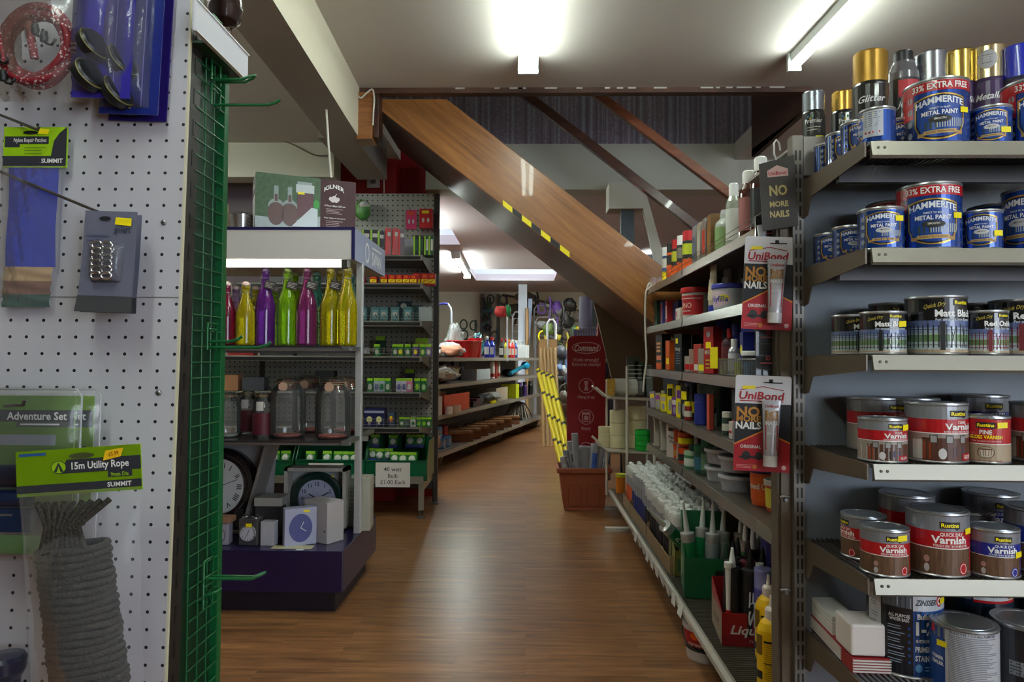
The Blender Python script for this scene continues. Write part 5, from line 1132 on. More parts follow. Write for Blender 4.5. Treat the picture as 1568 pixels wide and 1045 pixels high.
# third row
def crate_(label, px, lev, l_, h_, c, n_=0.08):
    t = fthing('plastic_bin', label, 'bin', px, n_, FZ[lev]); t.rotation_euler.z = RZF; th = 0.006; d_ = 0.26
    m = MB(); m.box(-l_/2, l_/2, 0, d_, 0, th, c); m.build('base', t)
    m = MB(); m.box(-l_/2, l_/2, d_-th, d_, 0, h_, c); m.box(-l_/2, l_/2, 0, th, 0, h_, c); m.build('long_wall', t)
    m = MB(); m.prism([(0, 0), (d_, 0), (d_, h_), (0, h_)], -l_/2, -l_/2+th, c, 'x'); m.prism([(0, 0), (d_, 0), (d_, h_*0.55), (0, h_*0.55)], l_/2-th, l_/2, c, 'x'); m.build('end_wall', t)
crate_('orange-red plastic bin on the third shelf of the back room unit', 713, 2, 0.72, 0.17, C(205, 52, 28, 0.35, 0, 0.3))
fbox('stack of white cartons at the near end of the third shelf', 680, 2, 0.24, 0.22, 0.17, C(205, 196, 188, 0.5), n_=0.06)
fbox('tan carton standing on the white cartons, near end of the third shelf', 684, 2, 0.12, 0.2, 0.10, C(140, 110, 84, 0.5), n_=0.08, dz=0.172)
for k, px in enumerate((693, 700, 706)):
    t = fthing('tape_roll', ('white cup-shaped roll in front of the orange bin', 'cream roll in front of the orange bin, middle', 'dark-topped cream roll at the corner of the orange bin')[k], 'roll', px, 0.035, FZ[2]); m = MB(); m.lathe([(0.035, 0), (0.035, 0.07), (0.018, 0.07), (0.018, 0)], (WHITE, C(190, 170, 140), C(200, 180, 150))[k], 16, cap=False); m.build('roll', t)
for k, px in enumerate((742, 747, 752, 757, 762)):
    fbox(('black carton past the orange bin', 'dark red carton second past the orange bin', 'black carton third past the orange bin', 'grey carton fourth past the orange bin', 'maroon carton fifth past the orange bin')[k], px, 2, 0.13, 0.2, 0.06+0.02*(k % 3), (BLACK, C(80, 20, 40), DARK, C(120, 116, 112), C(90, 24, 50))[k], n_=0.1)
fheap('jumble of silver and brown packets on the third shelf', 766, 2, 0.6, 0.2, 0.13, (C(150, 140, 130), DARK, C(120, 80, 50), C(180, 180, 180)), 17, 'packet_jumble', 'goods', k=6, n_=0.16)
fbox('yellow packet lying flat at the front of the third shelf', 766, 2, 0.18, 0.08, 0.03, YEL, n_=0.07)
fbox('cream carton with brown print before the yellow-green one', 784, 2, 0.5, 0.12, 0.16, C(190, 175, 150), n_=0.12)
fbox('bright yellow-green carton on the third shelf', 801, 2, 0.16, 0.2, 0.18, C(205, 215, 30, 0.4), n_=0.07)
for k, px in enumerate((810, 817, 825)):
    t = fthing('spray_can', ('black and purple spray can past the yellow-green carton', 'purple spray can with pale label, middle of three', 'black spray can at the far end of the third shelf')[k], 'can', px, 0.12, FZ[2]); m = MB(); m.lathe([(0.035, 0), (0.035, 0.13), (0.026, 0.15)], (BLACK, C(80, 50, 120), BLACK)[k], 14); m.build('body', t); m = MB(); m.lathe([(0.03, 0.15), (0.03, 0.19), (0, 0.19)], (C(110, 70, 150), BLACK, C(60, 60, 70))[k], 14); m.build('cap', t)
# bottom row
BT = C(40, 120, 190, 0.2, 0, 0.8)
for k, (px, dz, lb) in enumerate(((693, 0, 'film wrapped blue tape rolls at the bottom shelf front'), (688, 0.11, 'blue tape roll stacked on top of the wrapped rolls'), (702, 0.0, 'blue tape roll leaning beside the wrapped stack'))):
    t = fthing('tape_roll', lb, 'roll', px, 0.16, FZ[3]+dz); m = MB(); m.lathe([(0.085, 0), (0.09, 0.01), (0.09, 0.09), (0.085, 0.10), (0.04, 0.10), (0.04, 0)], BT, 24, cap=False); m.build('roll', t)
    m = MB(); m.lathe([(0.093, 0.02), (0.094, 0.08)], film(0.25), 24, cap=False); m.build('film_wrap', t)
t = fthing('sponge_bag', 'clear bag of brown sponges at the near corner of the bottom shelf', 'goods', 678, 0.1, FZ[3]); m = MB(); m.blob((0, 0, 0.09), (0.07, 0.09, 0.09), C(150, 130, 120, 0.2, 0, 0.7, 0.4, 20), 8, 9); m.build('bag', t)
fbox('red carton behind the blue tape rolls', 714, 3, 0.1, 0.2, 0.17, C(170, 30, 30), n_=0.2)
WK = wood((128, 84, 50), (176, 128, 84), (1, 6, 6), 0.55)
for k in range(7):
    px = 722+k*12; t = fthing('yard_broom', ('nearest broom head in the row on the bottom shelf', 'second broom head in the bottom shelf row', 'third broom head in the bottom shelf row', 'fourth broom head in the bottom shelf row', 'fifth broom head in the bottom shelf row', 'sixth broom head in the bottom shelf row', 'farthest broom head in the bottom shelf row')[k]+', plain wood', 'broom head', px, 0.16, FZ[3]); t.rotation_euler.z = RZF+0.5
    m = MB(); m.box(-0.05, 0.05, -0.17, 0.17, 0.075, 0.105, WK); m.build('wooden_back', t, 0.006); m = MB(); m.prism([(-0.04, 0.075), (-0.055, 0.0), (0.055, 0.0), (0.04, 0.075)], -0.165, 0.165, C(112, 70, 44, 0.9, 0, 0, 0.5, 120, 1)); m.build('bristles', t)
t = fthing('string_mop', 'grey string mop heads slumped at the far end of the bottom shelf', 'mop head', 816, 0.2, FZ[3]); t.rotation_euler.z = RZF; rn = random.Random(3)
m = MB()
for k in range(70):
    a0 = rn.uniform(0, 2*PI); R_ = rn.uniform(0.12, 0.4); m.tube([(0, 0, 0.24), (R_*0.4*math.cos(a0), R_*0.25*math.sin(a0), 0.2), (R_*0.9*math.cos(a0), R_*0.4*math.sin(a0), 0.07), (R_*math.cos(a0), R_*0.45*math.sin(a0), 0.012)], 0.009, C(150, 142, 134, 0.8), 5)
m.build('strings', t)
# white pole, looped rail, airers, brooms, measuring poles
WPL = C(215, 222, 232, 0.35, 0.0, 0.3)
p = P(800, 548, 11.0); t = thing('post', 'tall white square post rising to the roof light in the back room', 'post', (p.x, 11.0, 0)); m = MB(); m.box(-0.07, 0.07, -0.07, 0.07, 0.0, 2.18, WPL); m.build('shaft', t); m = MB(); m.prism([(0.06, 1.2), (0.11, 1.2), (0.16, 1.95), (0.09, 1.95)], -0.04, 0.0, C(170, 185, 215, 0.4)); m.build('hanging_strip', t)
def pipe(label, pts, D, r, c, name='rail', cat='rail'):
    m = MB(); m.tube([P(x, y, D) for x, y in pts], r, c, 8); return tag(m.build(name, None), label, cat)
q = [(691, 505), (691, 480), (690, 472), (686, 466), (680, 465), (674, 466), (668, 470), (664, 480), (664, 535)]
t = thing('trolley_handle', 'white hooped trolley handle rising behind the tea towels', 'trolley', (0, 0, 0)); m = MB(); m.tube([P(x, y, 8.3) for x, y in q], 0.013, WPL, 8); m.build('hoop', t); m = MB(); m.tube([P(x, y, 8.3) for x, y in q[3:7]], 0.0145, C(60, 60, 160, 0.5), 8); m.build('grip', t); 
m = MB()
for x_ in (691, 664): m.tube([P(x_, 505, 8.3), Vector((P(x_, 505, 8.3).x, 8.3, 0.0))], 0.013, WPL, 8)
m.build('uprights', t)
def airer(label, x0, x1, y0, y1, D, rows, seed):
    t = thing('clothes_airer', label, 'clothes airer', (0, 0, 0)); c = C(220, 224, 232, 0.3, 0, 0.3)
    m = MB(); m.tube([Vector((P(x0, y1, D).x, D, 0)), P(x0, y0+6, D), P(x0+4, y0, D), P(x1-4, y0, D), P(x1, y0+6, D), Vector((P(x1, y1, D).x, D, 0))], 0.014, c, 8); m.build('frame', t)
    m = MB()
    for k in range(rows):
        y = y0+10+k*(y1-y0-14)/rows; m.tube([P(x0, y, D), P(x1, y, D)], 0.005, c, 5)
    m.build('rungs', t)
airer('white folded clothes airer with white rungs left of the post', 785, 808, 478, 560, 11.2, 7, 1)
airer('white clothes airer frame just past the post', 820, 846, 486, 700, 11.25, 0, 2)
airer('taller white airer frame with many rungs beyond the post', 818, 850, 468, 540, 11.4, 8, 3)
airer('white airer frame at the end of the broom stack', 838, 851, 490, 655, 8.3, 0, 4)
def pole_lean(name, label, cat, x0, y0, x1, y1, D0, D1, r, c, caps=None, part='shaft', flatb=False):
    a_, b_ = P(x0, y0, D0), P(x1, y1, D1); t = thing(name, label, cat, (0, 0, 0)); m = MB()
    if b_.z < 0.0: b_.z = 0.0
    elif part in ('body', 'shaft'): b_ = a_+(b_-a_)*(a_.z/(a_.z-b_.z))
    m.tube([a_, b_], r, c, 4 if flatb else 10); m.build(part, t)
    if caps:
        for k in range(4):
            u = 0.02+k*0.25; m = MB(); m.tube([a_+(b_-a_)*u, a_+(b_-a_)*(u+0.025)], r*1.04, caps, 4 if flatb else 10); m.build('dark_band', t)
    return t
YL = C(225, 205, 40, 0.4)
for k, (x0, x1) in enumerate(((824, 847), (831, 853), (838, 860), (845, 866))):
    pole_lean('spirit_level', ('leftmost yellow and black spirit level leaning by the shelving end', 'second yellow and black spirit level in the leaning bunch', 'third yellow spirit level in the leaning bunch', 'yellow spirit level nearest the red sign')[k], 'spirit level', x0, 566+k*3, x1, 660, 7.3-k*0.16, 6.8-k*0.16, 0.026, YL, C(40, 36, 24), 'body', True)
for k in range(5):
    pole_lean('broom_stick', ('pale broom handle next to the shelving end', 'pale broom handle second from the shelving end', 'pale broom handle in the middle of the stack', 'pale broom handle fourth in the stack', 'pale broom handle nearest the white frame')[k], 'handle', 829+k*5, 533, 832+k*6, 640, 8.0, 7.8, 0.016, C(205, 170, 120, 0.5), None, 'shaft')
WP2 = wood((186, 144, 92), (216, 178, 126), (8, 8, 1), 0.5)
for k, (x0, x1) in enumerate(((826, 838), (841, 853))):
    a_ = P(x0, 520, 8.05); b_ = P(x1, 520, 8.05); z1 = a_.z; m = MB(); m.box(a_.x, b_.x, 8.05, 8.2, 0.75, z1, WP2)
    t = thing('broom_stack', ('bundle of upright bamboo canes beside the post', 'bundle of upright bamboo canes beside the white frame')[k], 'canes', (0, 0, 0), 0); m.build('upper_bundle', t)
    m = MB(); m.box(a_.x+0.02, b_.x-0.02, 8.06, 8.16, 0.0, 0.75, WP2); m.build('lower_bundle', t)
pole_lean('wooden_plank', 'tall pale plank standing against the white post', 'plank', 807, 472, 807, 700, 10.85, 10.85, 0.03, WP2, None, 'board', True)
# red and white netted ball and green net
p = P(768, 478, 7.6); t = thing('feather_duster', 'red and green fluffy duster on a white stick above the airer', 'duster', p); m = MB(); m.blob((0, 0, 0), (0.075, 0.06, 0.06), C(190, 60, 60, 0.9, 0, 0, 0.6, 60, 1), 4, 10, 0.3); m.build('red_fluff', t); m = MB(); m.blob((0.075, 0, 0.01), (0.03, 0.06, 0.07), C(20, 120, 60, 0.8), 5, 9, 0.2); m.build('green_fluff', t); m = MB(); m.tube([(0.06, 0, -0.04), (0.07, 0.03, -0.55)], 0.009, WPL, 8); m.build('stick', t)
# back wall shelf with dark garden tools
t = thing('tool_rail', 'long rail of garden tools fixed along the far cream wall', 'rack', (0, 0, 0)); D = 12.1
DKB = C(34, 32, 30, 0.5); GNB = C(40, 66, 40, 0.6)
m = MB(); m.tube([P(770, 452, 12.0), P(880, 470, 10.6)], 0.02, C(60, 44, 34), 6); m.build('rail', t)
m = MB(); m.box(P(845, 495, 10.9).x, P(905, 495, 10.9).x, 10.8, 11.2, P(850, 492, 10.9).z, P(850, 489, 10.9).z, C(90, 70, 50)); m.build('shelf_board', t)
for k, (x, y0_, y1_) in enumerate(((738, 450, 540), (763, 450, 540))):
    m = MB(); a_ = P(x, y0_, 12.2); m.box(a_.x-0.03, a_.x+0.03, 12.2, 12.28, 0, a_.z, C(90, 76, 62)); m.build('batten', t)
def cluster(label, cx, cy, wpx, hpx, D, cols, n, seed, name='garden_tool_cluster', cat='tools', post=True):
    rn = random.Random(seed); t = thing(name, label, cat, P(cx, cy, D)); sx = D/F
    for k in range(n):
        m = MB(); x = rn.uniform(-wpx/2, wpx/2)*sx; z = rn.uniform(-hpx/2, hpx/2)*sx; c = cols[k % len(cols)]
        if k % 3 == 0: m.tube([(x, 0, z+0.1), (x+0.02, -0.02, z), (x+rn.uniform(-0.05, 0.05), 0, z-0.25)], 0.018, c, 6); m.build('tool_handle', t)
        elif k % 3 == 1: m.tube([(x+0.06*math.cos(q*PI/6), 0.0, z+0.08*math.sin(q*PI/6)) for q in range(12)], 0.013, c, 6, True); m.build('loop_grip', t)
        else: m.blob((x, -0.03, z), (rn.uniform(0.04, 0.1), 0.05, rn.uniform(0.05, 0.11)), c, k+seed, 7, 0.3); m.build('packet', t)
    if post: m = MB(); m.box(-0.02, 0.02, 0.03, 0.05, -t.location.z, hpx/2*sx, DKB); m.build('stand', t)
    return t
cluster('dark shears and gloves hanging on the far wall between the battens', 750, 485, 26, 60, 12.0, (DKB, GNB, C(50, 80, 110), DKB), 12, 1)
cluster('row of black-handled garden tools along the far wall rail', 795, 470, 60, 30, 11.6, (DKB, C(50, 50, 48), C(80, 70, 60)), 16, 2)
cluster('black hoses and steel loops hanging beyond the airers', 860, 482, 70, 34, 10.8, (C(90, 86, 84), DKB, C(120, 118, 112), C(100, 60, 140)), 18, 3)
cluster('green and yellow garden packets under the far wall shelf', 858, 520, 60, 34, 10.4, (C(90, 110, 50), YEL, DKB, C(60, 90, 60), C(190, 170, 60)), 20, 4, 'garden_packets', 'packets')
cluster('blue and white hanging packets beside the broom stack', 862, 572, 18, 70, 9.0, (C(90, 110, 150), C(180, 185, 190), DKB, C(60, 60, 70)), 16, 5, 'hanging_packets', 'packets')
cluster('dark bags and tins heaped low beside the broom stack', 862, 620, 16, 60, 8.4, (DKB, C(70, 60, 50), C(110, 100, 90)), 12, 6, 'dark_bags', 'bags')
cluster('leafy dark green netting hung at the far wall behind the sponges', 728, 515, 40, 50, 11.6, (GNB, C(36, 56, 40), DKB), 14, 7, 'garden_netting', 'netting')
cluster('red and blue boxed goods behind the red sign', 932, 540, 16, 110, 5.6, (C(120, 30, 34), C(40, 40, 60), DKB, C(150, 140, 140)), 18, 8, 'boxed_goods', 'goods')
pole_lean('fabric_roll', 'grey-violet roll of fabric standing beside the dark curtain', 'roll', 897, 455, 893, 720, 7.5, 7.5, 0.07, C(80, 74, 96, 0.6), None, 'roll')
# dark partition and wire baskets behind the sign
m = MB(); m.box(P(898, 450, 7.8).x, 3.0, 7.8, 7.9, 0, LZ, C(30, 29, 34, 0.6)); struct('wall_dark_partition', m)
t = thing('wire_basket_stand', 'grey wire basket top edge seen behind the red sign', 'wire stand', (0, 0, 0)); m = MB(); D = 5.9
for k in range(12): m.tube([P(884+k*4, 503, D), P(884+k*4, 560, D)], 0.003, C(130, 130, 140, 0.4, 0.6), 5)
for y in (503, 512): m.tube([P(884, y, D), P(930, y, D)], 0.004, C(130, 130, 140, 0.4, 0.6), 5)
m.build('wires', t); m = MB(); 
for x in (884, 930): m.tube([P(x, 520, D), Vector((P(x, 520, D).x, D, 0))], 0.006, C(130, 130, 140, 0.4, 0.6), 5)
m.build('legs', t)
t = thing('tall_box', 'violet-grey carton standing behind the wire basket', 'carton', (P(898, 540, 6.1).x, 6.1, 0)); m = MB(); m.box(-0.12, 0.12, -0.05, 0.05, 0, PZ(505, 6.1), C(86, 80, 110, 0.5)); m.build('box', t)
# ------------------------------------------------------------------ red sign and planter of rolls
a_, b_ = P(868, 690, 5.1), P(927, 515, 5.1); w_ = b_.x-a_.x; zt = b_.z
t = thing('floor_sign', 'tall dark red cardboard display sign with rounded top corner behind the planter', 'sign', ((a_.x+b_.x)/2, 5.1, 0)); SR = C(158, 12, 24, 0.45)
pts = [(-w_/2, 0), (w_/2, 0), (w_/2, zt)]+[(-w_/2+0.05-0.05*math.sin(q*PI/12), zt-0.05+0.05*math.cos(q*PI/12)) for q in range(7)]
m = MB(); m.prism(pts, -0.006, 0.006, SR); m.build('panel', t)
PNK = C(225, 170, 175, 0.5); A = Art(); Y = lambda py: PZ(py, 5.1, 897)
A.text('Command', 0.0, Y(533), 0.048, C(240, 220, 220), 1, w_*0.62, 1.4, 0.25); A.ring(0, Y(533), w_*0.38, 0.044, 0.006, PNK, 1)
A.text('Holds strongly!', 0, Y(551), 0.026, PNK, 1, w_*0.66, 1); A.text('Removes cleanly!', 0, Y(558), 0.026, PNK, 1, w_*0.74, 1)
for py, tx in ((591, 'Hang it up'), (639, 'Enjoy'), (689, '')):
    A.ring(0, Y(py), 0.056, 0.056, 0.005, PNK, 1)
    if tx: A.text(tx, 0, Y(py+17), 0.022, PNK, 1)
y = Y(591); A.poly([(-0.016, y-0.035), (0.016, y-0.035), (0.008, y+0.0), (0.016, y+0.035), (-0.016, y+0.035), (-0.008, y)], PNK, 1); y = Y(639); A.rect(-0.03, 0.03, y-0.035, y+0.035, PNK, 1, 1); A.rect(-0.024, 0.024, y-0.029, y+0.018, SR, 2, 1); A.ell(0, y-0.006, 0.018, 0.018, PNK, 3)
IC = Art(); IC.items = A.items[4:]; A.items = A.items[:4]
m = MB(); m.art(A, flat(-0.0062)); m.build('lettering', t)
for ix in ((0, 1, 5), (2, 3, 6, 7, 8), (4,)):
    q = Art(); q.items = [IC.items[i] for i in ix if i < len(IC.items)]; m = MB(); m.art(q, flat(-0.0062)); m.build('icon', t)
m = MB(); m.prism([(0, 0), (0.25, 0), (0, 0.6)], -0.01, 0.01, C(90, 20, 24), 'x'); m.build('strut', t)
TER = C(150, 78, 52, 0.55, 0, 0, 0.08, 8)
D = 4.49; x0, x1 = PX(853, D), PX(937, D); zt = PZ(716, D); t = thing('planter_trough', 'terracotta plastic planter trough holding grey rolls at the end of the aisle rack', 'planter', ((x0+x1)/2, D+0.10, 0)); w_ = (x1-x0)/2
m = MB()
def ringr(hx, hy, z): return [(-hx, -hy, z), (hx, -hy, z), (hx, hy, z), (-hx, hy, z)]
rs = [ringr(w_*0.70, 0.09, 0.0), ringr(w_*0.74, 0.09, 0.02), ringr(w_*0.90, 0.115, zt-0.035), ringr(w_*0.92, 0.12, zt-0.035), ringr(w_, 0.13, zt-0.03), ringr(w_, 0.13, zt), ringr(w_*0.9, 0.115, zt), ringr(w_*0.86, 0.11, zt-0.03), ringr(w_*0.7, 0.085, 0.015)]
vs = sum(rs, []); fs = [(0, 3, 2, 1)]
for i in range(8): fs += [(i*4+k, i*4+(k+1) % 4, (i+1)*4+(k+1) % 4, (i+1)*4+k) for k in range(4)]
fs.append((32, 33, 34, 35)); m.add(vs, fs, TER); m.build('trough', t, 0.004)
A = Art()
for cx in (-0.06, 0.06):
    pts = [(cx+0.042*math.cos(q*PI/8), 0.15+0.02*math.sin(q*PI/8)) for q in range(9)]+[(cx-0.042, 0.03), (cx+0.042, 0.03), (cx+0.042, 0.15)]
    for i in range(len(pts)-1): A.line(pts[i], pts[i+1], 0.005, C(122, 60, 40, 0.6), 1)
m = MB(); m.art(A, lambda p, q, l: (p, -0.0925-0.025*q/(zt-0.035)*1.0-0.001, q)); m.build('panel_relief', t)
GRL = C(150, 148, 154, 0.55, 0, 0, 0.1, 20)
rn = random.Random(5)
rolls = [(862, 700, -0.16, 0.022, 0.40, 'thin grey roll leaning out at the aisle end of the planter'), (848+18, 690, -0.12, 0.02, 0.44, 'grey roll with black label second in the planter'), (873, 676, -0.10, 0.022, 0.46, 'grey roll third in the planter, slightly taller'), (880, 664, -0.06, 0.022, 0.50, 'tallest thin grey roll with bluish end in the planter'), (884, 690, -0.08, 0.02, 0.42, 'grey roll with dark bar label in the middle of the planter'),
    (896, 684, -0.14, 0.046, 0.40, 'thick plain grey roll in the middle of the planter'), (912, 680, 0.14, 0.030, 0.44, 'grey roll leaning towards the rack with blue label'), (922, 672, 0.2, 0.026, 0.48, 'hollow cardboard roll with open end leaning towards the rack'), (928, 690, 0.16, 0.03, 0.38, 'grey wrapped roll at the rack end of the planter')]
for i, (px, py, lean, r, h_, lb) in enumerate(rolls):
    top = P(px, py, D+0.06+0.03*(i % 3)); z0 = 0.02; bx = t.location.x+max(-0.09, min(0.09, (top.x-t.location.x)*0.5)); q = thing('grey_roll', lb, 'roll', (bx, top.y, z0)); tx, tz = top.x-bx, top.z-z0
    L_ = math.hypot(tx, tz); ang = math.atan2(tx, tz); q.rotation_euler = (0, ang, 0)
    m = MB(); m.lathe([(r*0.5, L_-0.01), (r*0.5, L_), (r, L_), (r, 0), (0, 0)], GRL, 16, cap=False); m.lathe([(r*0.5, L_-0.01), (0, L_-0.01)], C(60, 58, 60), 16, cap=False); m.build('roll', q)
    if i % 2 == 0 or i == 1 or i == 6:
        A = Art(); A.rect(-r*0.6, r*0.6, L_*0.62, L_*0.86, C(180, 178, 180) if i != 6 else C(60, 90, 170), 1); A.rect(-r*0.3, r*0.2, L_*0.68, L_*0.8, BLACK, 2); m = MB(); m.art(A, cyl(r)); m.build('label', q)
# ------------------------------------------------------------------ long rack along the aisle
KS = 0.9; XE = 0.63; YA0, YA1 = 1.60, 3.55; XB = 0.96
AZ = [1+(q-1)*KS for q in (1.40, 1.18, 0.94, 0.72, 0.515)]; BZ2 = 0.16; XBE = 0.545
MET = C(104, 96, 86, 0.4, 0.35); EDG = C(150, 148, 142, 0.25, 0.6)
t = thing('shop_shelving', 'long grey metal rack of adhesives and sealants running down the aisle', 'shelving', (0, 0, 0))
m = MB(); m.box(XB, XB+0.02, YA0, YA1, 0.1, 1.44, C(96, 90, 84, 0.6)); m.build('back_panel', t)
for y in (YA0+0.02, 2.75, YA1-0.03):
    m = MB(); m.box(XB-0.03, XB, y-0.015, y+0.015, 0, 1.46, MET); m.build('upright', t)
for i, z in enumerate(AZ):
    m = MB(); m.box(XE, XB-0.03, YA0, YA1, z-0.014, z-0.0005, C(88, 80, 72, 0.4, 0.3)); sh = m.build('shelf', t)
    for (a_, b_) in ((YA0, 2.74), (2.76, YA1)):
        m = MB(); m.prism([(XE-0.008, z-0.034), (XE, z-0.034), (XE, z-0.001), (XE-0.004, z-0.001)], a_, b_, EDG, 'y'); m.build('front_edge', sh)
    if i == 0:
        m = MB(); fence_wire(m, 0, 1, 0, 0, 0.0, 9); m = MB()
        for q in (0.02, 0.035): m.tube([(XE+0.004, YA0, z+q), (XE+0.004, 3.2, z+q)], 0.0013, C(130, 118, 100, 0.3, 0.7), 5)
        k = YA0
        while k < 3.2: m.tube([(XE+0.004, k, z), (XE+0.004, k, z+0.035)], 0.0013, C(130, 118, 100, 0.3, 0.7), 5); k += 0.30
        m.build('wire_fence', sh)
# bottom wire shelf
m = MB(); m.box(XBE, XB-0.03, YA0, 4.42, BZ2-0.03, BZ2-0.022, C(60, 56, 52, 0.5)); sh = m.build('base_shelf', t)
m = MB(); y = YA0
while y < 2.7: m.tube([(XBE+0.002, y, BZ2-0.003), (XB-0.03, y, BZ2-0.003)], 0.0022, C(112, 104, 94, 0.35, 0.7), 5, cap=False); y += 0.0115
m.box(XBE+0.002, XB-0.03, 2.7, 4.42, BZ2-0.006, BZ2-0.001, C(92, 86, 78, 0.4, 0.4)); m.build('wire_deck', sh)
m = MB(); m.prism([(XBE-0.016, BZ2-0.022), (XBE-0.012, BZ2-0.026), (XBE+0.004, BZ2-0.03), (XBE+0.004, BZ2), (XBE-0.006, BZ2+0.004), (XBE-0.016, BZ2-0.006)], YA0, 4.42, C(190, 184, 172, 0.35, 0.4), 'y'); m.build('front_edge', sh)
rn = random.Random(8)
for k in range(11):
    y = 2.35+k*0.105; m = MB(); m.box(-0.0006, 0.0006, -0.028, 0.028, -0.022, 0.02, C(215, 212, 206, 0.5)); m.build('price_label', sh, loc=(XBE-0.0185, y, BZ2-0.012), rot=(rn.uniform(-0.1, 0.1), rn.uniform(-0.25, 0.25), 0))
for y in (4.40, 3.7, 2.9, 2.1):
    m = MB(); m.box(0.60, XB, y-0.015, y+0.015, 0.0, BZ2-0.03, MET); m.build('foot', t)
for y, x0 in ((4.55, 0.51), (3.98, 0.46)):
    m = MB(); m.box(x0, x0+0.2, y-0.02, y+0.02, 0.0, 0.022, C(205, 200, 190, 0.5)); m.build('foot_plate', t)
RZ = -PI/2
def aD(px, X): return X*F/(px-806)
def athing(name, label, cat, px, X, z, group=None, rz=0.0):
    X *= KS; D = aD(px, X); t = thing(name, label, cat, (X, D, z+0.0008), RZ+rz, group); t.scale = (KS,)*3; return t
def sleeve(t, r, z0, z1, c, txts=(), h=None, e=0.0005, half=None):
    A = Art(); hf = (half or PI*0.98)*r; A.rect(-hf, hf, z0, z1, c, 0)
    for (s_, y, th, col, w_) in txts: A.text(s_, 0, y, th, col, 2, w_, 1.2)
    m = MB(); m.art(A, cyl(r+e)); return m.build('label', t)
def abottle(label, px, X, z, r, h, body, cap, lab=None, txts=(), neck=0.45, name='bottle', cat='bottle', capr=0.55, capk=0.86, rz=0.5):
    t = athing(name, label, cat, px, X, z, None, rz)
    m = MB(); m.lathe([(0, 0), (r*0.95, 0), (r, 0.006), (r, h*0.66), (r*0.9, h*0.72), (r*neck, h*0.80), (r*neck, h*capk)], body, 20); m.build('body', t)
    m = MB(); m.lathe([(r*capr, h*(capk-0.03)), (r*capr, h*0.98), (r*capr*0.8, h), (0, h)], cap, 16); m.build('cap', t)
    if lab: sleeve(t, r, h*0.12, h*0.60, lab, txts)
    return t
def acan(label, px, X, z, r, h, body, cap, txts=(), name='spray_can', cat='can', band=None, rz=0.6):
    t = athing(name, label, cat, px, X, z, None, rz)
    m = MB(); m.lathe([(r*0.96, 0), (r, 0.004), (r, h*0.74), (r*0.9, h*0.77)], body, 20); m.build('body', t)
    m = MB(); m.lathe([(r*0.97, h*0.76), (r*0.97, h*0.99), (r*0.9, h), (0, h)], cap, 20); m.build('cap', t)
    if band: sleeve(t, r, h*0.2, h*0.5, band, txts)
    return t
def abox(label, px, X, z, w_, d_, h_, c, art=None, name='carton', cat='carton', rz=0.0, group=None, part='box', dz=0.0):
    # w_ along the aisle, d_ into the shelf; X is the front face
    t = athing(name, label, cat, px, X, z+dz, group, rz)
    m = MB(); m.box(-w_/2, w_/2, 0, d_, 0, h_, c); m.build(part, t, 0.0015)
    if art: m = MB(); m.art(art, flat(0.0, 0.0006)); m.build('print', t)
    return t
AMB = C(70, 30, 16, 0.12, 0, 0.7); CLR = C(190, 190, 180, 0.15, 0, 0.5)
z = AZ[0]
abottle('brown bottle with ribbed white cap, nearest on the top shelf of the aisle rack', 1163, 0.77, z, 0.033, 0.265, AMB, WHITE, BLACK, (), capk=0.85, neck=0.6, capr=0.62)
abottle('brown bottle with white cap and pink label, second on the top shelf', 1145, 0.75, z, 0.033, 0.235, AMB, WHITE, C(150, 90, 86), (), capk=0.84, neck=0.6, capr=0.62)
abottle('slim brown bottle with pale cap behind the second one', 1135, 0.80, z, 0.026, 0.22, AMB, WHITE, C(150, 80, 70), (), capk=0.84, neck=0.5, capr=0.6)
abottle('clear bottle with white spray spout on the top shelf', 1122, 0.755, z, 0.028, 0.24, C(150, 155, 140, 0.12, 0, 0.7), WHITE, C(205, 205, 195), (), capk=0.74, neck=0.6, capr=0.6, name='spray_bottle')
for i, (px, lb) in enumerate(((1108, 'squat clear bottle with green print beside the spray spout bottle'), (1096, 'clear bottle with silver shoulder, second of the clear pair'))):
    abottle(lb, px, 0.765, z, 0.036, 0.175, C(175, 180, 170, 0.12, 0, 0.7), C(190, 190, 190, 0.3, 0.6), (C(120, 150, 90), C(160, 165, 160))[i], (), capk=0.9, neck=0.5, capr=0.4)
for i, (px, c, lb) in enumerate(((1084, C(130, 96, 60, 0.3, 0.2), 'tan rectangular tin after the clear bottles'), (1076, TIN, 'silver tin, second of the row of tall tins'), (1068, C(190, 185, 170, 0.3, 0.5), 'pale tin, third of the row of tall tins'), (1061, C(170, 172, 175, 0.3, 0.6), 'silver tin at the far side of the tall tins'))):
    abox(lb, px, 0.715, z, 0.05, 0.09, 0.165, c, Art().rect(-0.022, 0.022, 0.02, 0.12, (C(150, 100, 50), C(180, 60, 40), C(200, 190, 170), C(90, 100, 120))[i], 1, 1), 'solvent_tin', 'tin')
for i, (px, b_, cp, lb) in enumerate(((1053, BLACK, RED, 'black cartridge with bright red cap, nearest of the capped group'), (1044, BLACK, WHITE, 'black tube with white cap and orange base'), (1036, BLACK, RED, 'black tube with red cap and orange base behind the white-capped one'), (1028, ORG, BLACK, 'orange and black tube near the far end of the top shelf'), (1021, C(60, 80, 130), WHITE, 'blue and white tube at the far end of the top shelf'))):
    t = acan(lb, px, 0.75, z, 0.027, 0.19, b_, cp, name='glue_tube'); sleeve(t, 0.027, 0.005, 0.06, ORG if i < 4 else YEL); sleeve(t, 0.027, 0.08, 0.13, (C(190, 200, 30), C(120, 110, 100), C(190, 190, 40), C(30, 30, 30), OFFW)[i])
t = athing('wire_hook_stand', 'cluster of thin wire prongs standing at the far end of the top shelf', 'wire hooks', 1014, 0.76, z); m = MB()
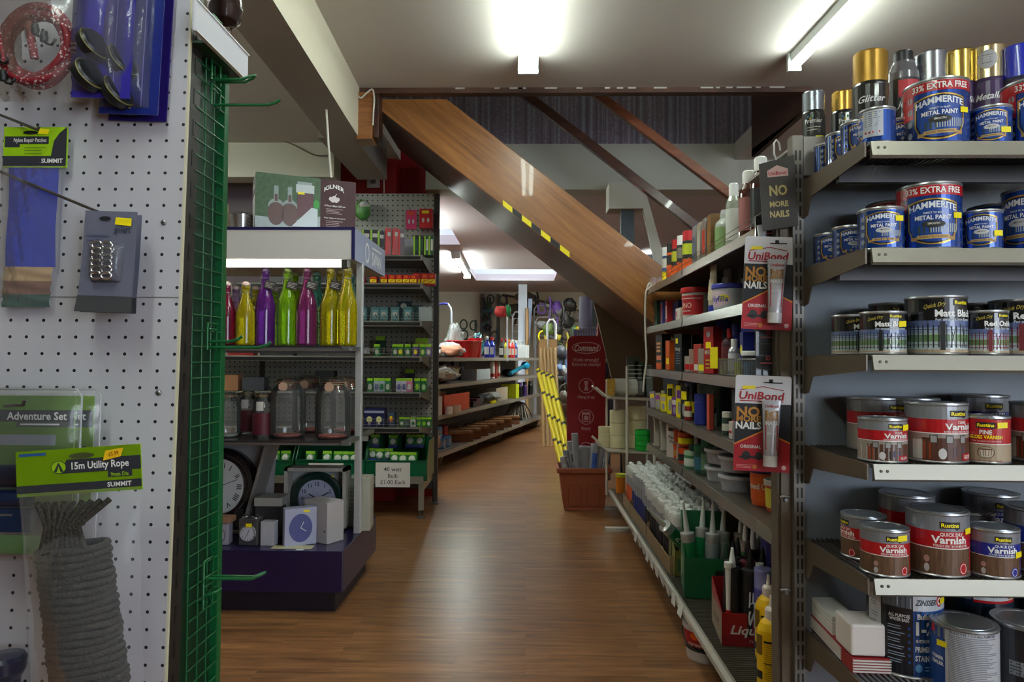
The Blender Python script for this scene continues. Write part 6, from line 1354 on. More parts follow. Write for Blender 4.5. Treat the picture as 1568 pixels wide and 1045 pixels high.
for k in range(4): m.tube([(0.0, 0.03*k, 0.0), (0, 0.03*k, 0.13+k*0.012), (-0.05, 0.03*k-0.01, 0.145+k*0.012), (-0.07, 0.03*k-0.01, 0.16+k*0.012)], 0.0022, C(200, 200, 195, 0.3, 0.6), 5)
m.build('prongs', t)
abox('flat yellow and brown packet at the very end of the top shelf', 1008, 0.71, z, 0.2, 0.08, 0.012, C(190, 150, 60))
# second shelf
z = AZ[1]
def tub(label, px, X, z, r, h, c, lid, band, txts, wob=None):
    t = athing('filler_tub', label, 'tub', px, X, z, None, 0.5)
    m = MB(); m.lathe([(0, 0), (r*0.88, 0), (r*0.9, 0.005), (r*0.99, h*0.86)], c, 28); m.build('body', t)
    m = MB(); m.lathe([(r*1.06, h*0.82), (r*1.08, h*0.85), (r*1.08, h*0.96), (r*1.04, h), (r*0.8, h*0.97), (0, h*0.97)], lid, 28, cap=False); m.build('lid', t)
    A = Art(); A.rect(-r*1.3, r*1.3, h*0.12, h*0.74, band, 0)
    for (s_, y, th, col, w_, l_) in txts: A.text(s_, 0, h*y, th, col, l_, w_, 1.4)
    if wob: wob(A)
    m = MB(); m.art(A, cyl(r*0.9+0.0012, 0, 0.0003, r*0.99+0.0012, h*0.86)); m.build('label', t); return t
tub('white oval filler tub with blue lid and blue lettering', 1113, 0.775, z, 0.058, 0.105, C(205, 205, 210, 0.35), C(60, 60, 160, 0.35), C(205, 205, 212), (('Polyfilla', 0.45, 0.022, C(30, 50, 160), 0.085, 3),), lambda A: (A.ell(0, 0.105*0.45, 0.055, 0.03, C(225, 195, 205), 1), A.ell(0.025, 0.05, 0.02, 0.012, YEL, 2)))
tub('red and white filler tub with red lid, lettered UNO', 1064, 0.77, z, 0.062, 0.14, C(205, 200, 190, 0.4), RED, C(180, 24, 30), (('UNO', 0.42, 0.024, C(225, 180, 160), 0.06, 2), ('all purpose', 0.25, 0.008, OFFW, 0.05, 2)), lambda A: (A.rect(-0.08, -0.045, 0.03, 0.10, OFFW, 1), A.ell(-0.062, 0.05, 0.01, 0.012, YEL, 2), A.rect(-0.04, 0.07, 0.088, 0.091, OFFW, 1)))
def squeeze(label, px, X, z, w_, h_, c, cap, lab, rz=0.3, dz=0):
    t = athing('sealant_tube', label, 'tube', px, X, z+dz, None, rz); m = MB()
    m.grid(16, 6, lambda u, v: (w_/2*math.cos(2*PI*u), (w_/2*(1-v)*0.8+0.0015)*math.sin(2*PI*u), 0.03+(h_-0.03)*v), c); m.build('tube', t)
    m = MB(); m.lathe([(0, 0), (w_*0.42, 0), (w_*0.42, 0.03), (0, 0.03)], cap, 16); m.build('cap', t)
    m = MB(); A = Art(); A.rect(-w_*0.35, w_*0.35, 0.05, h_*0.7, lab, 0, 1); m.art(A, lambda p, q, l: (p, -(w_/2*(1-(q-0.03)/(h_-0.03))*0.8*0.85+0.004), q)); m.build('label', t)
squeeze('beige squeeze tube standing on a blue cap between the two tubs', 1091, 0.74, z, 0.045, 0.19, C(176, 160, 130), C(30, 40, 150), C(195, 180, 150))
squeeze('tall clear squeeze pack behind the blue-lidded tub', 1112, 0.86, z, 0.06, 0.24, C(150, 150, 155, 0.2, 0, 0.6), C(190, 190, 190), C(170, 175, 180))
squeeze('tall clear squeeze pack behind the beige tube', 1126, 0.90, z, 0.06, 0.22, C(140, 140, 140, 0.2, 0, 0.6), C(190, 190, 190), C(120, 90, 90))
t = athing('hanging_pack', 'cream wrapped pack on a hook above the blue-lidded tub', 'hanging pack', 1110, 0.93, 1.27)
m = MB(); m.box(-0.03, 0.03, -0.01, 0.01, -0.055, 0.055, C(170, 150, 120)); m.build('card', t); m = MB(); m.tube([(0, -0.02, 0.05), (0, 0.085, 0.05)], 0.002, MET, 6); m.build('hook', t)
abox('small white carton with a red flower print', 1037, 0.71, z, 0.10, 0.06, 0.055, C(200, 188, 178), Art().ell(-0.03, 0.03, 0.014, 0.014, RED, 1, 8))
abox('dark blue carton behind the white one', 1033, 0.78, z, 0.13, 0.08, 0.12, C(26, 34, 90))
abox('red upright pack beside the dark blue carton', 1019, 0.75, z, 0.05, 0.05, 0.13, C(180, 30, 34), Art().rect(-0.01, 0.02, 0.03, 0.10, OFFW, 1, 1))
abox('blue and red upright pack, second from the far end of the shelf', 1012, 0.74, z, 0.05, 0.05, 0.13, C(40, 44, 110), Art().rect(-0.02, 0.0, 0.02, 0.12, RED, 1, 1))
abox('dark green upright pack at the far end of the second shelf', 1003, 0.74, z, 0.07, 0.06, 0.15, C(10, 50, 34))
# third shelf
z = AZ[2]
t = athing('wire_basket', 'chrome wire basket of lubricants on the third shelf of the aisle rack', 'basket', 1128, 0.705, z); WR = C(170, 170, 170, 0.25, 0.8)
L_ = 0.46; m = MB()
for zz_ in (0.0, 0.055): m.tube([(-L_/2, 0, 0.003+zz_), (L_/2, 0, 0.003+zz_), (L_/2, 0.2, 0.003+zz_), (-L_/2, 0.2, 0.003+zz_)], 0.0018, WR, 5, True)
k = -L_/2
while k <= L_/2: m.tube([(k, 0, 0.003), (k, 0, 0.058)], 0.0011, WR, 5); m.tube([(k, 0.2, 0.003), (k, 0.2, 0.058)], 0.0011, WR, 5); k += 0.0105
m.build('wires', t)
BLW = C(30, 50, 170, 0.3)
acan('blue lubricant can with dark blue cap in the wire basket', 1128, 0.81, z, 0.027, 0.19, BLW, C(24, 36, 140), (('OIL', 0.07, 0.014, YEL, 0.03),), band=C(210, 205, 60))
acan('blue can with deep blue cap at the rear of the basket', 1107, 0.84, z, 0.032, 0.235, C(90, 96, 120), C(26, 38, 160), band=C(190, 180, 60))
abox('yellow and blue lubricant pack lettered WD-40 at the near end of the basket', 1143, 0.78, z, 0.07, 0.05, 0.17, C(215, 205, 30), Art().rect(-0.035, 0.035, 0.11, 0.17, BLW, 1, 1).text('WD-40', 0, 0.14, 0.022, YEL, 2, 0.062, 1.5).poly([(-0.03, 0.07), (0.01, 0.05), (0.03, 0.08), (0.0, 0.1)], C(40, 50, 140), 1), 'lubricant_pack', 'pack', rz=0.4)
abottle('maroon glue bottle with pointed red nozzle in the basket', 1115, 0.745, z, 0.028, 0.17, C(60, 14, 26), RED, C(90, 20, 30), (), capk=0.76, neck=0.5, capr=0.32)
tub('white-lidded black pot at the front of the basket', 1151, 0.755, z, 0.036, 0.085, BLACK, WHITE, C(30, 34, 40), (('grease', 0.4, 0.012, OFFW, 0.04, 2),))
abottle('clear bottle with white disc cap next to the red nozzle bottle', 1122, 0.735, z, 0.02, 0.13, C(150, 150, 160, 0.2, 0, 0.6), WHITE, C(200, 200, 210), (), capk=0.8)
t = abox('blue square bottle with yellow shield at the front of the basket', 1133, 0.735, z, 0.035, 0.04, 0.15, C(24, 34, 120), Art().ell(0, 0.09, 0.012, 0.018, YEL, 1, 8), 'lubricant_bottle', 'bottle')
for k, (px, c) in enumerate(((1140, C(60, 110, 150)), (1126, C(190, 190, 60)), (1104, C(180, 175, 50)))):
    abox(('teal flat pack low in the basket', 'yellow flat pack low in the basket', 'yellow-green flat pack at the far end of the basket')[k], px, 0.72, z, 0.05, 0.03, 0.045, c, dz=0.004)
A = Art().text('IMPACT', 0, 0.085, 0.018, OFFW, 2, 0.05, 1.5).rect(-0.018, 0.02, 0.1, 0.125, YEL, 1, 1).lines(-0.02, 0.02, 0.015, 0.06, 3, C(200, 170, 60), 1, 0.4).ell(0, 0.155, 0.013, 0.012, C(170, 170, 180), 1, 8)
abox('tall red adhesive pack lettered IMPACT', 1083, 0.72, z, 0.07, 0.04, 0.185, C(170, 20, 30), A, 'adhesive_pack', 'pack', rz=0.3)
abox('bright yellow price card beside the tall red pack', 1091, 0.70, z, 0.05, 0.004, 0.08, YEL, None, 'price_card', 'card', rz=0.3, dz=0.02)
A = Art().rect(-0.02, 0.0, 0.13, 0.155, YEL, 1, 1).text('Handy', 0.0, 0.105, 0.018, OFFW, 2, 0.045, 1.2).lines(-0.02, 0.025, 0.03, 0.09, 5, C(120, 130, 140), 1, 0.3)
abox('black upright pack lettered Handy', 1037, 0.72, z, 0.07, 0.05, 0.175, C(20, 24, 30), A, 'adhesive_pack', 'pack', rz=0.3)
abox('wide black pack behind the Handy one', 1050, 0.84, z, 0.24, 0.04, 0.18, C(16, 18, 24))
A = Art().lines(-0.03, 0.03, 0.09, 0.15, 3, C(220, 150, 90), 1, 0.6, 3).rect(-0.03, 0.03, 0.05, 0.075, C(230, 120, 80), 1, 1).rect(-0.033, 0.033, 0.0, 0.035, ORG, 1, 1)
abox('black and orange glue pack at the far end of the third shelf', 1008, 0.72, z, 0.09, 0.05, 0.19, C(26, 20, 18), A, 'adhesive_pack', 'pack', rz=0.2)
abox('slim orange glue pack beside the black and orange one', 1021, 0.72, z, 0.05, 0.04, 0.15, C(215, 90, 20), Art().rect(-0.015, 0.02, 0.03, 0.06, YEL, 1, 1), 'adhesive_pack', 'pack', rz=0.2)
for k, (px, c, d, h_) in enumerate(((1052, C(160, 150, 140), RED, 0.07), (1059, C(150, 120, 110), RED, 0.10), (1066, C(170, 60, 50), OFFW, 0.12), (1073, C(150, 140, 130), YEL, 0.10))):
    abox(('low cream packet with red edge on the third shelf', 'cream and red packet leaning beside the low one', 'salmon packet in the middle of the third shelf', 'cream packet with yellow corner next to the tall red pack')[k], px, 0.715, z, 0.045, 0.02, h_, c, Art().rect(-0.018, 0.012, 0.01, 0.035, d, 1, 1), 'carded_pack', 'pack', rz=0.5)
# fourth shelf
z = AZ[3]
t = athing('metal_pail', 'dark green pail with wire handle on the fourth shelf of the aisle rack', 'pail', 1098, 0.82, z); m = MB(); m.lathe([(0, 0), (0.075, 0), (0.088, 0.165), (0.092, 0.17), (0.088, 0.172), (0.07, 0.01)], C(10, 48, 34, 0.3, 0, 0.4), 28, cap=False); m.build('pail', t); m = MB(); m.tube([(0.088*math.cos(q*PI/10), -0.04-0.03*math.sin(q*PI/10), 0.15-0.05*math.sin(q*PI/10)) for q in range(11)], 0.0018, STEEL, 6); m.build('handle', t)
acan('royal blue can between the small blister packs and the green pail', 1074, 0.745, z, 0.034, 0.13, C(24, 40, 130), C(24, 40, 130))
acan('black and yellow topped can beside the blue one', 1057, 0.75, z, 0.026, 0.17, DARK, C(60, 60, 90), band=YEL)
abox('slim orange-red stick pack in front of the green pail', 1082, 0.71, z, 0.022, 0.02, 0.14, C(190, 80, 60), None, 'marker_pack', 'pack', rz=0.2)
abox('grey-red pack standing at the near end of the fourth shelf', 1121, 0.74, z, 0.05, 0.04, 0.17, C(60, 62, 66), Art().rect(-0.02, 0.02, 0.02, 0.06, RED, 1, 1), 'carded_pack', 'pack')
abox('white and red striped card near the end of the fourth shelf', 1116, 0.71, z, 0.04, 0.02, 0.06, C(200, 190, 185), Art().rect(-0.015, 0.015, 0.02, 0.03, RED, 1, 1), 'carded_pack', 'pack')
rn = random.Random(12)
def apack(label, px, zc, w_, h_, c1, c2, X=0.72, tilt=0.0, lvl=None, hang_=False):
    t = athing('blister_pack', label, 'hanging pack', px, X, zc); t.rotation_euler = (0, tilt, RZ+0.4)
    m = MB(); m.box(-w_/2, w_/2, -0.004, 0.004, 0, h_, c1); m.build('card', t); A = Art(); A.rect(-w_*0.4, w_*0.4, h_*0.6, h_*0.85, c2, 1, 1); A.ell(0, h_*0.3, w_*0.25, h_*0.2, C(150, 150, 155), 1, 8)
    m = MB(); m.art(A, flat(-0.004)); m.build('print', t)
    if hang_: m = MB(); m.tube([(0, -0.01, h_*0.93), (0, XB/KS-X-0.002, h_*0.93)], 0.0016, MET, 5); m.build('hook', t)
PKS = [(1000, 0.0, C(150, 130, 160), YEL, 'mauve blister pack tilting at the far end of the fourth shelf'), (1008, 0.0, C(170, 160, 110), C(150, 60, 160), 'cream and yellow blister pack leaning outward on the fourth shelf'), (1016, 0.0, YEL, C(190, 180, 170), 'yellow blister pack lying against the cream tube'), (1026, 0.0, YEL, BLACK, 'upright yellow and black blister pack on the fourth shelf'), (1033, 0.0, C(130, 60, 150), OFFW, 'purple blister pack beside the upright yellow one'), (1040, 0.0, YEL, C(120, 60, 150), 'yellow and purple pack in the middle of the fourth shelf'), (1047, 0, DARK, YEL, 'dark pack with yellow top next to the violet one')]
for i, (px, dz, c1, c2, lb) in enumerate(PKS): apack(lb, px, z+0.002, 0.05, 0.09+0.06*(i in (3, 5, 6)), c1, c2, tilt=rn.uniform(-0.35, 0.1) if i < 3 else 0.0)
for i, (px, c1, c2, lb) in enumerate(((1050, C(60, 60, 80), C(150, 150, 170), 'steel-blue pack hanging behind the violet ones'), (1060, C(70, 70, 90), OFFW, 'grey-blue pack hanging behind the black can'), (1068, DARK, C(120, 110, 110), 'dark pack hanging above the royal blue can'), (1043, C(110, 90, 30), YEL, 'ochre pack hanging at the rear of the fourth shelf'), (1104, C(40, 44, 40), C(150, 80, 60), 'dark olive pack hanging above the green pail'), (1112, C(90, 60, 50), OFFW, 'brown pack hanging near the end of the fourth shelf'))):
    apack(lb, px, z+0.09, 0.06, 0.10, c1, c2, X=0.86, hang_=True)
squeeze('cream tube lying among the yellow blister packs', 1014, 0.76, z, 0.04, 0.10, C(190, 176, 130), OFFW, C(205, 200, 180))
# fifth shelf
z = AZ[4]
A = Art().text('Plastic', 0.0, 0.10, 0.016, DARK, 2, 0.065, 1).text('Wood', 0.0, 0.078, 0.016, DARK, 2, 0.05, 1).rect(-0.035, 0.03, 0.128, 0.145, DARK, 1, 1)
abox('white carton lettered Plastic Wood on the fifth shelf', 1029, 0.715, z, 0.10, 0.08, 0.16, C(195, 185, 178), A, 'filler_carton', 'carton', rz=0.45)
for k, px in enumerate((1000, 1010)):
    abox(('cream wall panel sample, outermost at the end of the fifth shelf', 'brown-backed cream panel sample next to the white carton')[k], px, 0.71, z, 0.05, 0.06, 0.16, C(185, 178, 160), Art().rect(-0.018, 0.012, 0.01, 0.14, C(70, 50, 36), 1, 1), 'panel_sample', 'panel')
def pot(label, px, X, z, r, h, c, lid, band=None, dz=0.0):
    t = athing('small_pot', label, 'pot', px, X, z+dz, None, 0.5); m = MB(); m.lathe([(0, 0), (r*0.96, 0), (r, 0.004), (r, h*0.8)], c, 20); m.build('body', t)
    m = MB(); m.lathe([(r*1.04, h*0.78), (r*1.04, h), (0, h)], lid, 20); m.build('lid', t)
    if band: sleeve(t, r, h*0.15, h*0.6, band)
OT = C(200, 70, 24, 0.35)
for k, (px, X, r, h_, c, l_, b_, dz, lb) in enumerate(((1040, 0.75, 0.033, 0.07, OT, OT, C(200, 130, 60), 0, 'orange pot behind the white carton'), (1049, 0.745, 0.036, 0.07, OT, OT, DARK, 0, 'orange-red pot beside the green-labelled ones, fifth shelf'), (1049, 0.746, 0.036, 0.06, C(180, 50, 30), OT, YEL, 0.072, 'orange-lidded pot stacked on the orange-red pot'), (1041, 0.751, 0.033, 0.06, OT, C(190, 60, 30), None, 0.072, 'orange pot stacked on the one behind the white carton'),
        (1058, 0.735, 0.034, 0.075, C(60, 120, 80), C(150, 180, 150), C(190, 200, 190), 0, 'pale green-labelled pot on the fifth shelf'), (1066, 0.76, 0.034, 0.10, C(26, 60, 50), C(20, 50, 44), C(150, 160, 90), 0, 'dark teal pot with yellow spot'), (1074, 0.745, 0.034, 0.12, C(20, 60, 40), DGN, C(40, 90, 110), 0, 'tall dark green pot near the clear tubs'), (1083, 0.76, 0.03, 0.15, C(24, 50, 36), DGN, C(90, 120, 90), 0, 'tallest dark green pot near the clear tubs'))):
    pot(lb, px, X, z, r, h_, c, l_, b_, dz)
for k, px in enumerate((1104, 1127)):
    for j in range(2):
        t = athing('plastic_tub', (('lower clear round tub beside the dark green pots', 'upper clear round tub beside the dark green pots'), ('lower clear round tub next to the orange oil tub', 'upper clear round tub next to the orange oil tub'))[k][j], 'tub', px, 0.785, z+j*0.062)
        m = MB(); m.lathe([(0, 0), (0.058, 0), (0.065, 0.045), (0.068, 0.047), (0.068, 0.058), (0, 0.059)], C(150, 152, 160, 0.2, 0, 0.6, 0.2, 20), 24); m.build('tub', t); m = MB(); m.lathe([(0.07, 0.045), (0.07, 0.056)], C(190, 192, 196, 0.3), 24, cap=False); m.build('rim', t)
abox('yellow and cream printed carton leaning behind the clear tubs', 1096, 0.86, z, 0.18, 0.03, 0.16, C(170, 160, 130), Art().lines(-0.08, 0.08, 0.02, 0.14, 6, C(190, 170, 60), 1, 0.3))
tub('orange oil tub with dark blue lid at the near end of the fifth shelf', 1169, 0.80, z, 0.05, 0.13, C(205, 80, 24, 0.35), C(50, 40, 90), C(215, 90, 26), (('Linseed Oil', 0.5, 0.02, OFFW, 0.09, 2),))
tub('red and orange tub half hidden at the rack end on the fifth shelf', 1190, 0.81, z, 0.045, 0.10, C(190, 60, 30), C(220, 215, 205), C(220, 200, 60), ())
# bottom shelf: cartridges standing in trays
z = BZ2
def cart(bodyc, band, nozzle=False):
    def fn():
        t = thing('sealant_cartridge', '', 'cartridge'); m = MB(); m.lathe([(0.022, 0), (0.0235, 0.003), (0.0235, 0.205), (0.0215, 0.212), (0.0215, 0.216), (0.010, 0.222)], bodyc, 14); m.build('body', t)
        m = MB(); m.lathe([(0.0215, 0.214), (0.019, 0.2225), (0.0125, 0.224), (0.0115, 0.236), (0.008, 0.241), (0, 0.242)] if not nozzle else [(0.0095, 0.221), (0.009, 0.235), (0.0075, 0.25), (0.003, 0.32), (0, 0.321)], WHITE, 10); m.build('nozzle', t)
        if band: m = MB(); m.lathe([(0.0239, 0.03, band), (0.0239, 0.12, C(*[int(q) for q in (150, 150, 155)], 0.3)), (0.0239, 0.17)], band, 14, cap=False); m.build('label', t)
        return t
    return fn
CW = C(208, 206, 202, 0.35); PRS = [Proto(cart(CW, None)), Proto(cart(C(170, 172, 178, 0.3, 0.3), C(40, 50, 110))), Proto(cart(CW, C(30, 30, 34))), Proto(cart(CW, C(200, 84, 40)))]
rn = random.Random(21); y = 2.72; k = 0
while y < 3.93:
    for j in range(5):
        X = 0.597+j*0.052; kind = 0 if j else (3 if y > 3.75 else 1 if y > 3.3 else 2)
        lb, gp = (('white-topped sealant cartridge standing upright inside the packed block on the bottom shelf', 'white cartridges inside the block') if kind == 0 else
                  ('silver and blue sealant cartridge in the outer row of the packed block', 'silver and blue cartridges of the outer row') if kind == 1 else
                  ('black-labelled sealant cartridge in the outer row of the packed block', 'black-labelled cartridges of the outer row') if kind == 2 else
                  ('orange-labelled sealant cartridge at the far end of the outer row', 'orange-labelled cartridges of the outer row'))
        PRS[kind]((X+rn.uniform(-0.002, 0.002), y+rn.uniform(-0.002, 0.002), z+0.004+rn.uniform(0, 0.012)), rn.uniform(0, 6), lb, gp, (rn.uniform(-0.02, 0.02), rn.uniform(-0.02, 0.02), rn.uniform(0, 6)))
    y += 0.0525
KR = C(140, 112, 80, 0.7)
for k, (y0, y1) in enumerate(((2.68, 3.20), (3.215, 3.70), (3.715, 3.965))):
    t = thing('cardboard_tray', ('open brown cardboard tray round the nearest block of cartridges', 'open brown cardboard tray round the middle block of cartridges', 'open brown cardboard tray round the farthest block of cartridges')[k], 'tray', (0.70, (y0+y1)/2, z+0.0005)); hl = (y1-y0)/2
    m = MB(); m.box(-0.135, 0.135, -hl+0.003, hl-0.003, 0, 0.002, KR); m.build('base', t)
    for sg in (-1, 1):
        m = MB(); m.box(sg*0.137-0.0015, sg*0.137+0.0015, -hl+0.003, hl-0.003, 0, 0.06 if sg < 0 else 0.26, KR); m.build('side_wall', t)
        m = MB(); m.prism([(-0.135, 0), (0.135, 0), (0.135, 0.26), (0.08, 0.25), (-0.135, 0.07)], sg*(hl-0.0015)-0.0012, sg*(hl-0.0015)+0.0012, KR); m.build('end_wall', t)
# green grip adhesive tray
def open_tray(name, label, cx, cy, w_, d_, hf, hb, c, rz, A=None, sideA=None):
    t = thing(name, label, 'tray', (cx, cy, z+0.001), rz); th = 0.002
    m = MB(); m.box(-w_/2, w_/2, -d_/2, d_/2, 0, th, c); m.build('base', t)
    m = MB(); m.box(-w_/2, w_/2, -d_/2, -d_/2+th, 0, hf, c); m.build('front_wall', t)
    m = MB(); m.box(-w_/2, w_/2, d_/2-th, d_/2, 0, hb, c); m.build('back_wall', t)
    for sg in (-1, 1): m = MB(); m.prism([(-d_/2, 0), (d_/2, 0), (d_/2, hb), (-d_/2, hf)], sg*(w_/2-th/2)-th/2, sg*(w_/2-th/2)+th/2, c, 'x'); m.build('side_wall', t)
    if A: m = MB(); m.art(A, flat(-d_/2-0.0002)); m.build('front_print', t)
    if sideA: m = MB(); m.art(sideA, lambda p, q, l: (-w_/2-0.0004*l, -p, q)); m.build('side_print', t)
    return t
GC = C(12, 90, 52, 0.4)
open_tray('adhesive_tray', 'green open carton of grip adhesive tubes near the rack edge', 0.645, 2.50, 0.15, 0.17, 0.14, 0.27, GC, -0.15, Art().rect(0.03, 0.06, 0.04, 0.10, BLACK, 1, 1).text('EVO', 0.045, 0.02, 0.012, WHITE, 1, 0.03), Art().poly([(-0.06, 0.03), (0.0, 0.07), (-0.02, 0.12), (-0.07, 0.1)], C(160, 170, 130), 1))
open_tray('adhesive_tray', 'red card tray of black adhesive tubes lettered Liquid Nails', 0.665, 2.12, 0.155, 0.20, 0.095, 0.14, C(150, 24, 30, 0.4), -0.12, Art().rect(-0.075, 0.0775, 0.0, 0.03, C(130, 20, 26), 1, 1).text('Liquid', 0.0, 0.048, 0.026, WHITE, 2, 0.10, 1.4, 0.3).text('nails', 0.02, 0.018, 0.012, C(200, 150, 150), 2, 0.04), Art().rect(-0.095, 0.095, 0.0, 0.09, C(150, 130, 110), 1, 1).text('Liquid', 0, 0.05, 0.024, C(90, 60, 50), 2, 0.1, 1.3))
def tube_loose(label, x, y, z0, rx, ry, body, band, nozzle, capc=WHITE, h_=0.215, nz=0.11, txt=None, r=0.0245):
    t = thing('adhesive_tube', label, 'tube', (x, y, z0)); t.rotation_euler = (rx, ry, random.uniform(-0.4, 0.2))
    m = MB(); m.lathe([(r*0.95, 0), (r, 0.004), (r, h_-0.012), (r*1.02, h_-0.01), (r*1.02, h_), (r*0.45, h_+0.004)], body, 18); m.build('body', t)
    m = MB(); m.lathe([(0.0105, h_+0.003), (0.010, h_+0.02), (0.0035, h_+nz), (0, h_+nz+0.001)], nozzle, 12); m.build('nozzle', t)
    m = MB(); A = Art(); A.rect(-r*2.4, r*2.4, 0.03, h_-0.03, band, 0)
    if txt: A.text(txt, 0, h_*0.5, 0.022, WHITE, 2, 0.10, 1.5, 0, 0, PI/2)
    m.art(A, cyl(r+0.0005)); m.build('label', t)
GB_ = C(16, 110, 60, 0.3, 0, 0.4)
for k, (x, y, rx, ry, c, lb) in enumerate(((0.605, 2.47, 0.05, -0.12, GB_, 'green tube with clear nozzle at the aisle side of the green carton'), (0.66, 2.455, 0.0, 0.02, C(150, 160, 165, 0.3, 0.4), 'silver and green tube standing in the green carton'), (0.70, 2.49, 0.03, 0.05, C(150, 165, 150, 0.3, 0.3), 'silver-topped tube at the back of the green carton'), (0.64, 2.53, -0.02, 0.04, GB_, 'green tube with pointed nozzle at the rear of the green carton'))):
    tube_loose(lb, x, y, z+0.004, rx, ry, C(190, 192, 192, 0.25, 0.5), c, C(215, 220, 215, 0.2, 0, 0.5), txt=None)
tube_loose('green GRIP adhesive tube leaning outward over the rack edge', 0.66, 2.66, z+0.075, 0.35, -0.80, C(190, 192, 192, 0.25, 0.5), GB_, C(215, 220, 215, 0.2, 0, 0.5), txt='GRIP')
open_tray('adhesive_tray', 'yellow and green card tray under the leaning grip tube', 0.635, 2.72, 0.12, 0.13, 0.10, 0.16, C(130, 130, 60), 0.0, Art().rect(-0.05, 0.0, 0.02, 0.07, C(60, 110, 60), 1, 1))
for k, (x, y, bnd, nzc, lb, tx) in enumerate(((0.615, 2.06, C(20, 20, 22), WHITE, 'black tube with white and red nozzle at the aisle side of the red tray', None), (0.655, 2.045, C(18, 18, 20), BLACK, 'black tube with yellow lettering in the red tray', 'SE'), (0.705, 2.06, C(130, 130, 150), BLACK, 'grey-violet tube at the rack side of the red tray', None), (0.63, 2.13, C(20, 20, 24), BLACK, 'black tube in the second row of the red tray, aisle side', None), (0.685, 2.13, C(100, 30, 40), BLACK, 'maroon tube in the second row of the red tray', None), (0.66, 2.18, BLACK, BLACK, 'black tube at the back of the red tray', None))):
    tube_loose(lb, x, y, z+0.004, 0.02, 0.03*(k % 2), bnd, bnd, nzc, txt=tx, nz=0.06)
for k, (x, y, c2, lb) in enumerate(((0.598, 2.04, RED, 'white nozzle with red tip standing at the corner of the red tray'), (0.688, 2.035, RED, 'white nozzle with red tip before the grey-violet tube'))):
    t = thing('spare_nozzle', lb, 'nozzle', (x, y, z+0.10)); m = MB(); m.lathe([(0.006, 0), (0.009, 0.12), (0.012, 0.125), (0.012, 0.14), (0, 0.14)], WHITE, 10); m.build('nozzle', t); m = MB(); m.lathe([(0.0, -0.07), (0.006, -0.065), (0.008, 0.001), (0.006, 0.001)], c2, 10); m.build('tip', t)
for k, (x, y, lb) in enumerate(((0.745, 2.36, 'green adhesive tube with tall white nozzle behind the red tray'), (0.80, 2.40, 'green adhesive tube with tall white nozzle, farther behind the red tray'), (0.76, 2.46, 'green-labelled tube beside the dark green board'))):
    tube_loose(lb, x, y, z+0.004, 0.02, 0.02, C(190, 192, 192, 0.25, 0.5), GB_, WHITE)
tube_loose('tube with slim white nozzle and red tip behind the red tray', 0.735, 2.25, z+0.004, 0, 0.02, BLACK, DARK, WHITE, nz=0.17)
t = thing('display_board', 'dark green card board standing behind the adhesive tubes', 'board', (0.87, 2.52, z+0.001), 0.1); m = MB(); m.box(-0.08, 0.09, -0.003, 0.003, 0, 0.34, C(10, 56, 36)); m.build('board', t); m = MB(); A = Art().lines(-0.07, 0.0, 0.2, 0.3, 5, C(20, 20, 20), 1, 0.5); m.art(A, flat(-0.0035)); m.build('print', t)
# spray cans and white glue bottles near the end
def wcan(label, x, y, r, h_, body, cap, band=None, txt=None):
    t = thing('spray_can', label, 'can', (x, y, z+0.001), -0.25); m = MB(); m.lathe([(r*0.96, 0), (r, 0.004), (r, h_*0.76), (r*0.86, h_*0.8)], body, 24); m.build('body', t)
    m = MB(); m.lathe([(r*0.98, h_*0.78), (r*0.98, h_*0.98), (r*0.9, h_), (0, h_)], cap, 24); m.build('cap', t)
    if band: sleeve(t, r, h_*0.3, h_*0.6, band, ((txt, h_*0.45, 0.02, YEL, 0.05),) if txt else ())
VI = C(50, 44, 130, 0.3, 0, 0.4)
wcan('violet-capped spray can with red band, nearer the aisle', 0.745, 2.10, 0.031, 0.30, VI, VI, C(190, 30, 30), 'oil')
wcan('violet-capped spray can half hidden behind the rack post', 0.80, 2.13, 0.031, 0.30, C(150, 150, 170), VI, None)
wcan('blue and white shrink-wrapped can standing behind the yellow bottles', 0.68, 1.98, 0.026, 0.24, C(70, 70, 140, 0.25, 0, 0.6, 0.4, 30), C(120, 120, 170, 0.25, 0, 0.5), C(160, 165, 190))
def pva(label, x, y, rz):
    t = thing('glue_bottle', label, 'bottle', (x, y, z+0.001), rz); r = 0.036; h_ = 0.18; YB_ = C(235, 185, 8, 0.3, 0, 0.3)
    m = MB(); m.lathe([(0, 0.002), (r*0.9, 0), (r, 0.01), (r, 0.135), (r*0.97, 0.15), (r*0.75, 0.168), (r*0.5, 0.178)], YB_, 28, M=Matrix.Diagonal((1, 0.8, 1, 1))); m.build('body', t)
    m = MB(); m.lathe([(0.016, 0.175), (0.0165, 0.20), (0.013, 0.205), (0.006, 0.207), (0.0035, 0.235), (0, 0.236)], C(220, 205, 195, 0.35), 16); m.build('cap', t)
    A = Art(); A.lines(-0.02, 0.042, 0.03, 0.12, 18, C(150, 110, 10), 1, 0.3); A.rect(-0.022, 0.045, 0.122, 0.128, BLACK, 1); A.rect(-0.022, 0.045, 0.07, 0.073, BLACK, 1); A.rect(-0.06, -0.026, 0.09, 0.14, C(110, 80, 10), 1); A.rect(-0.06, -0.026, 0.03, 0.05, BLACK, 1)
    m = MB(); m.art(A, lambda p, q, l: ((r+0.0006)*math.sin(p/r), -0.8*(r+0.0006)*math.cos(p/r)-0.0002*l, q)); m.build('label', t)
pva('yellow glue bottle with white spout, front one at the rack end', 0.628, 1.77, -0.25); pva('yellow glue bottle with white spout, standing behind the front one', 0.680, 1.94, -0.3)
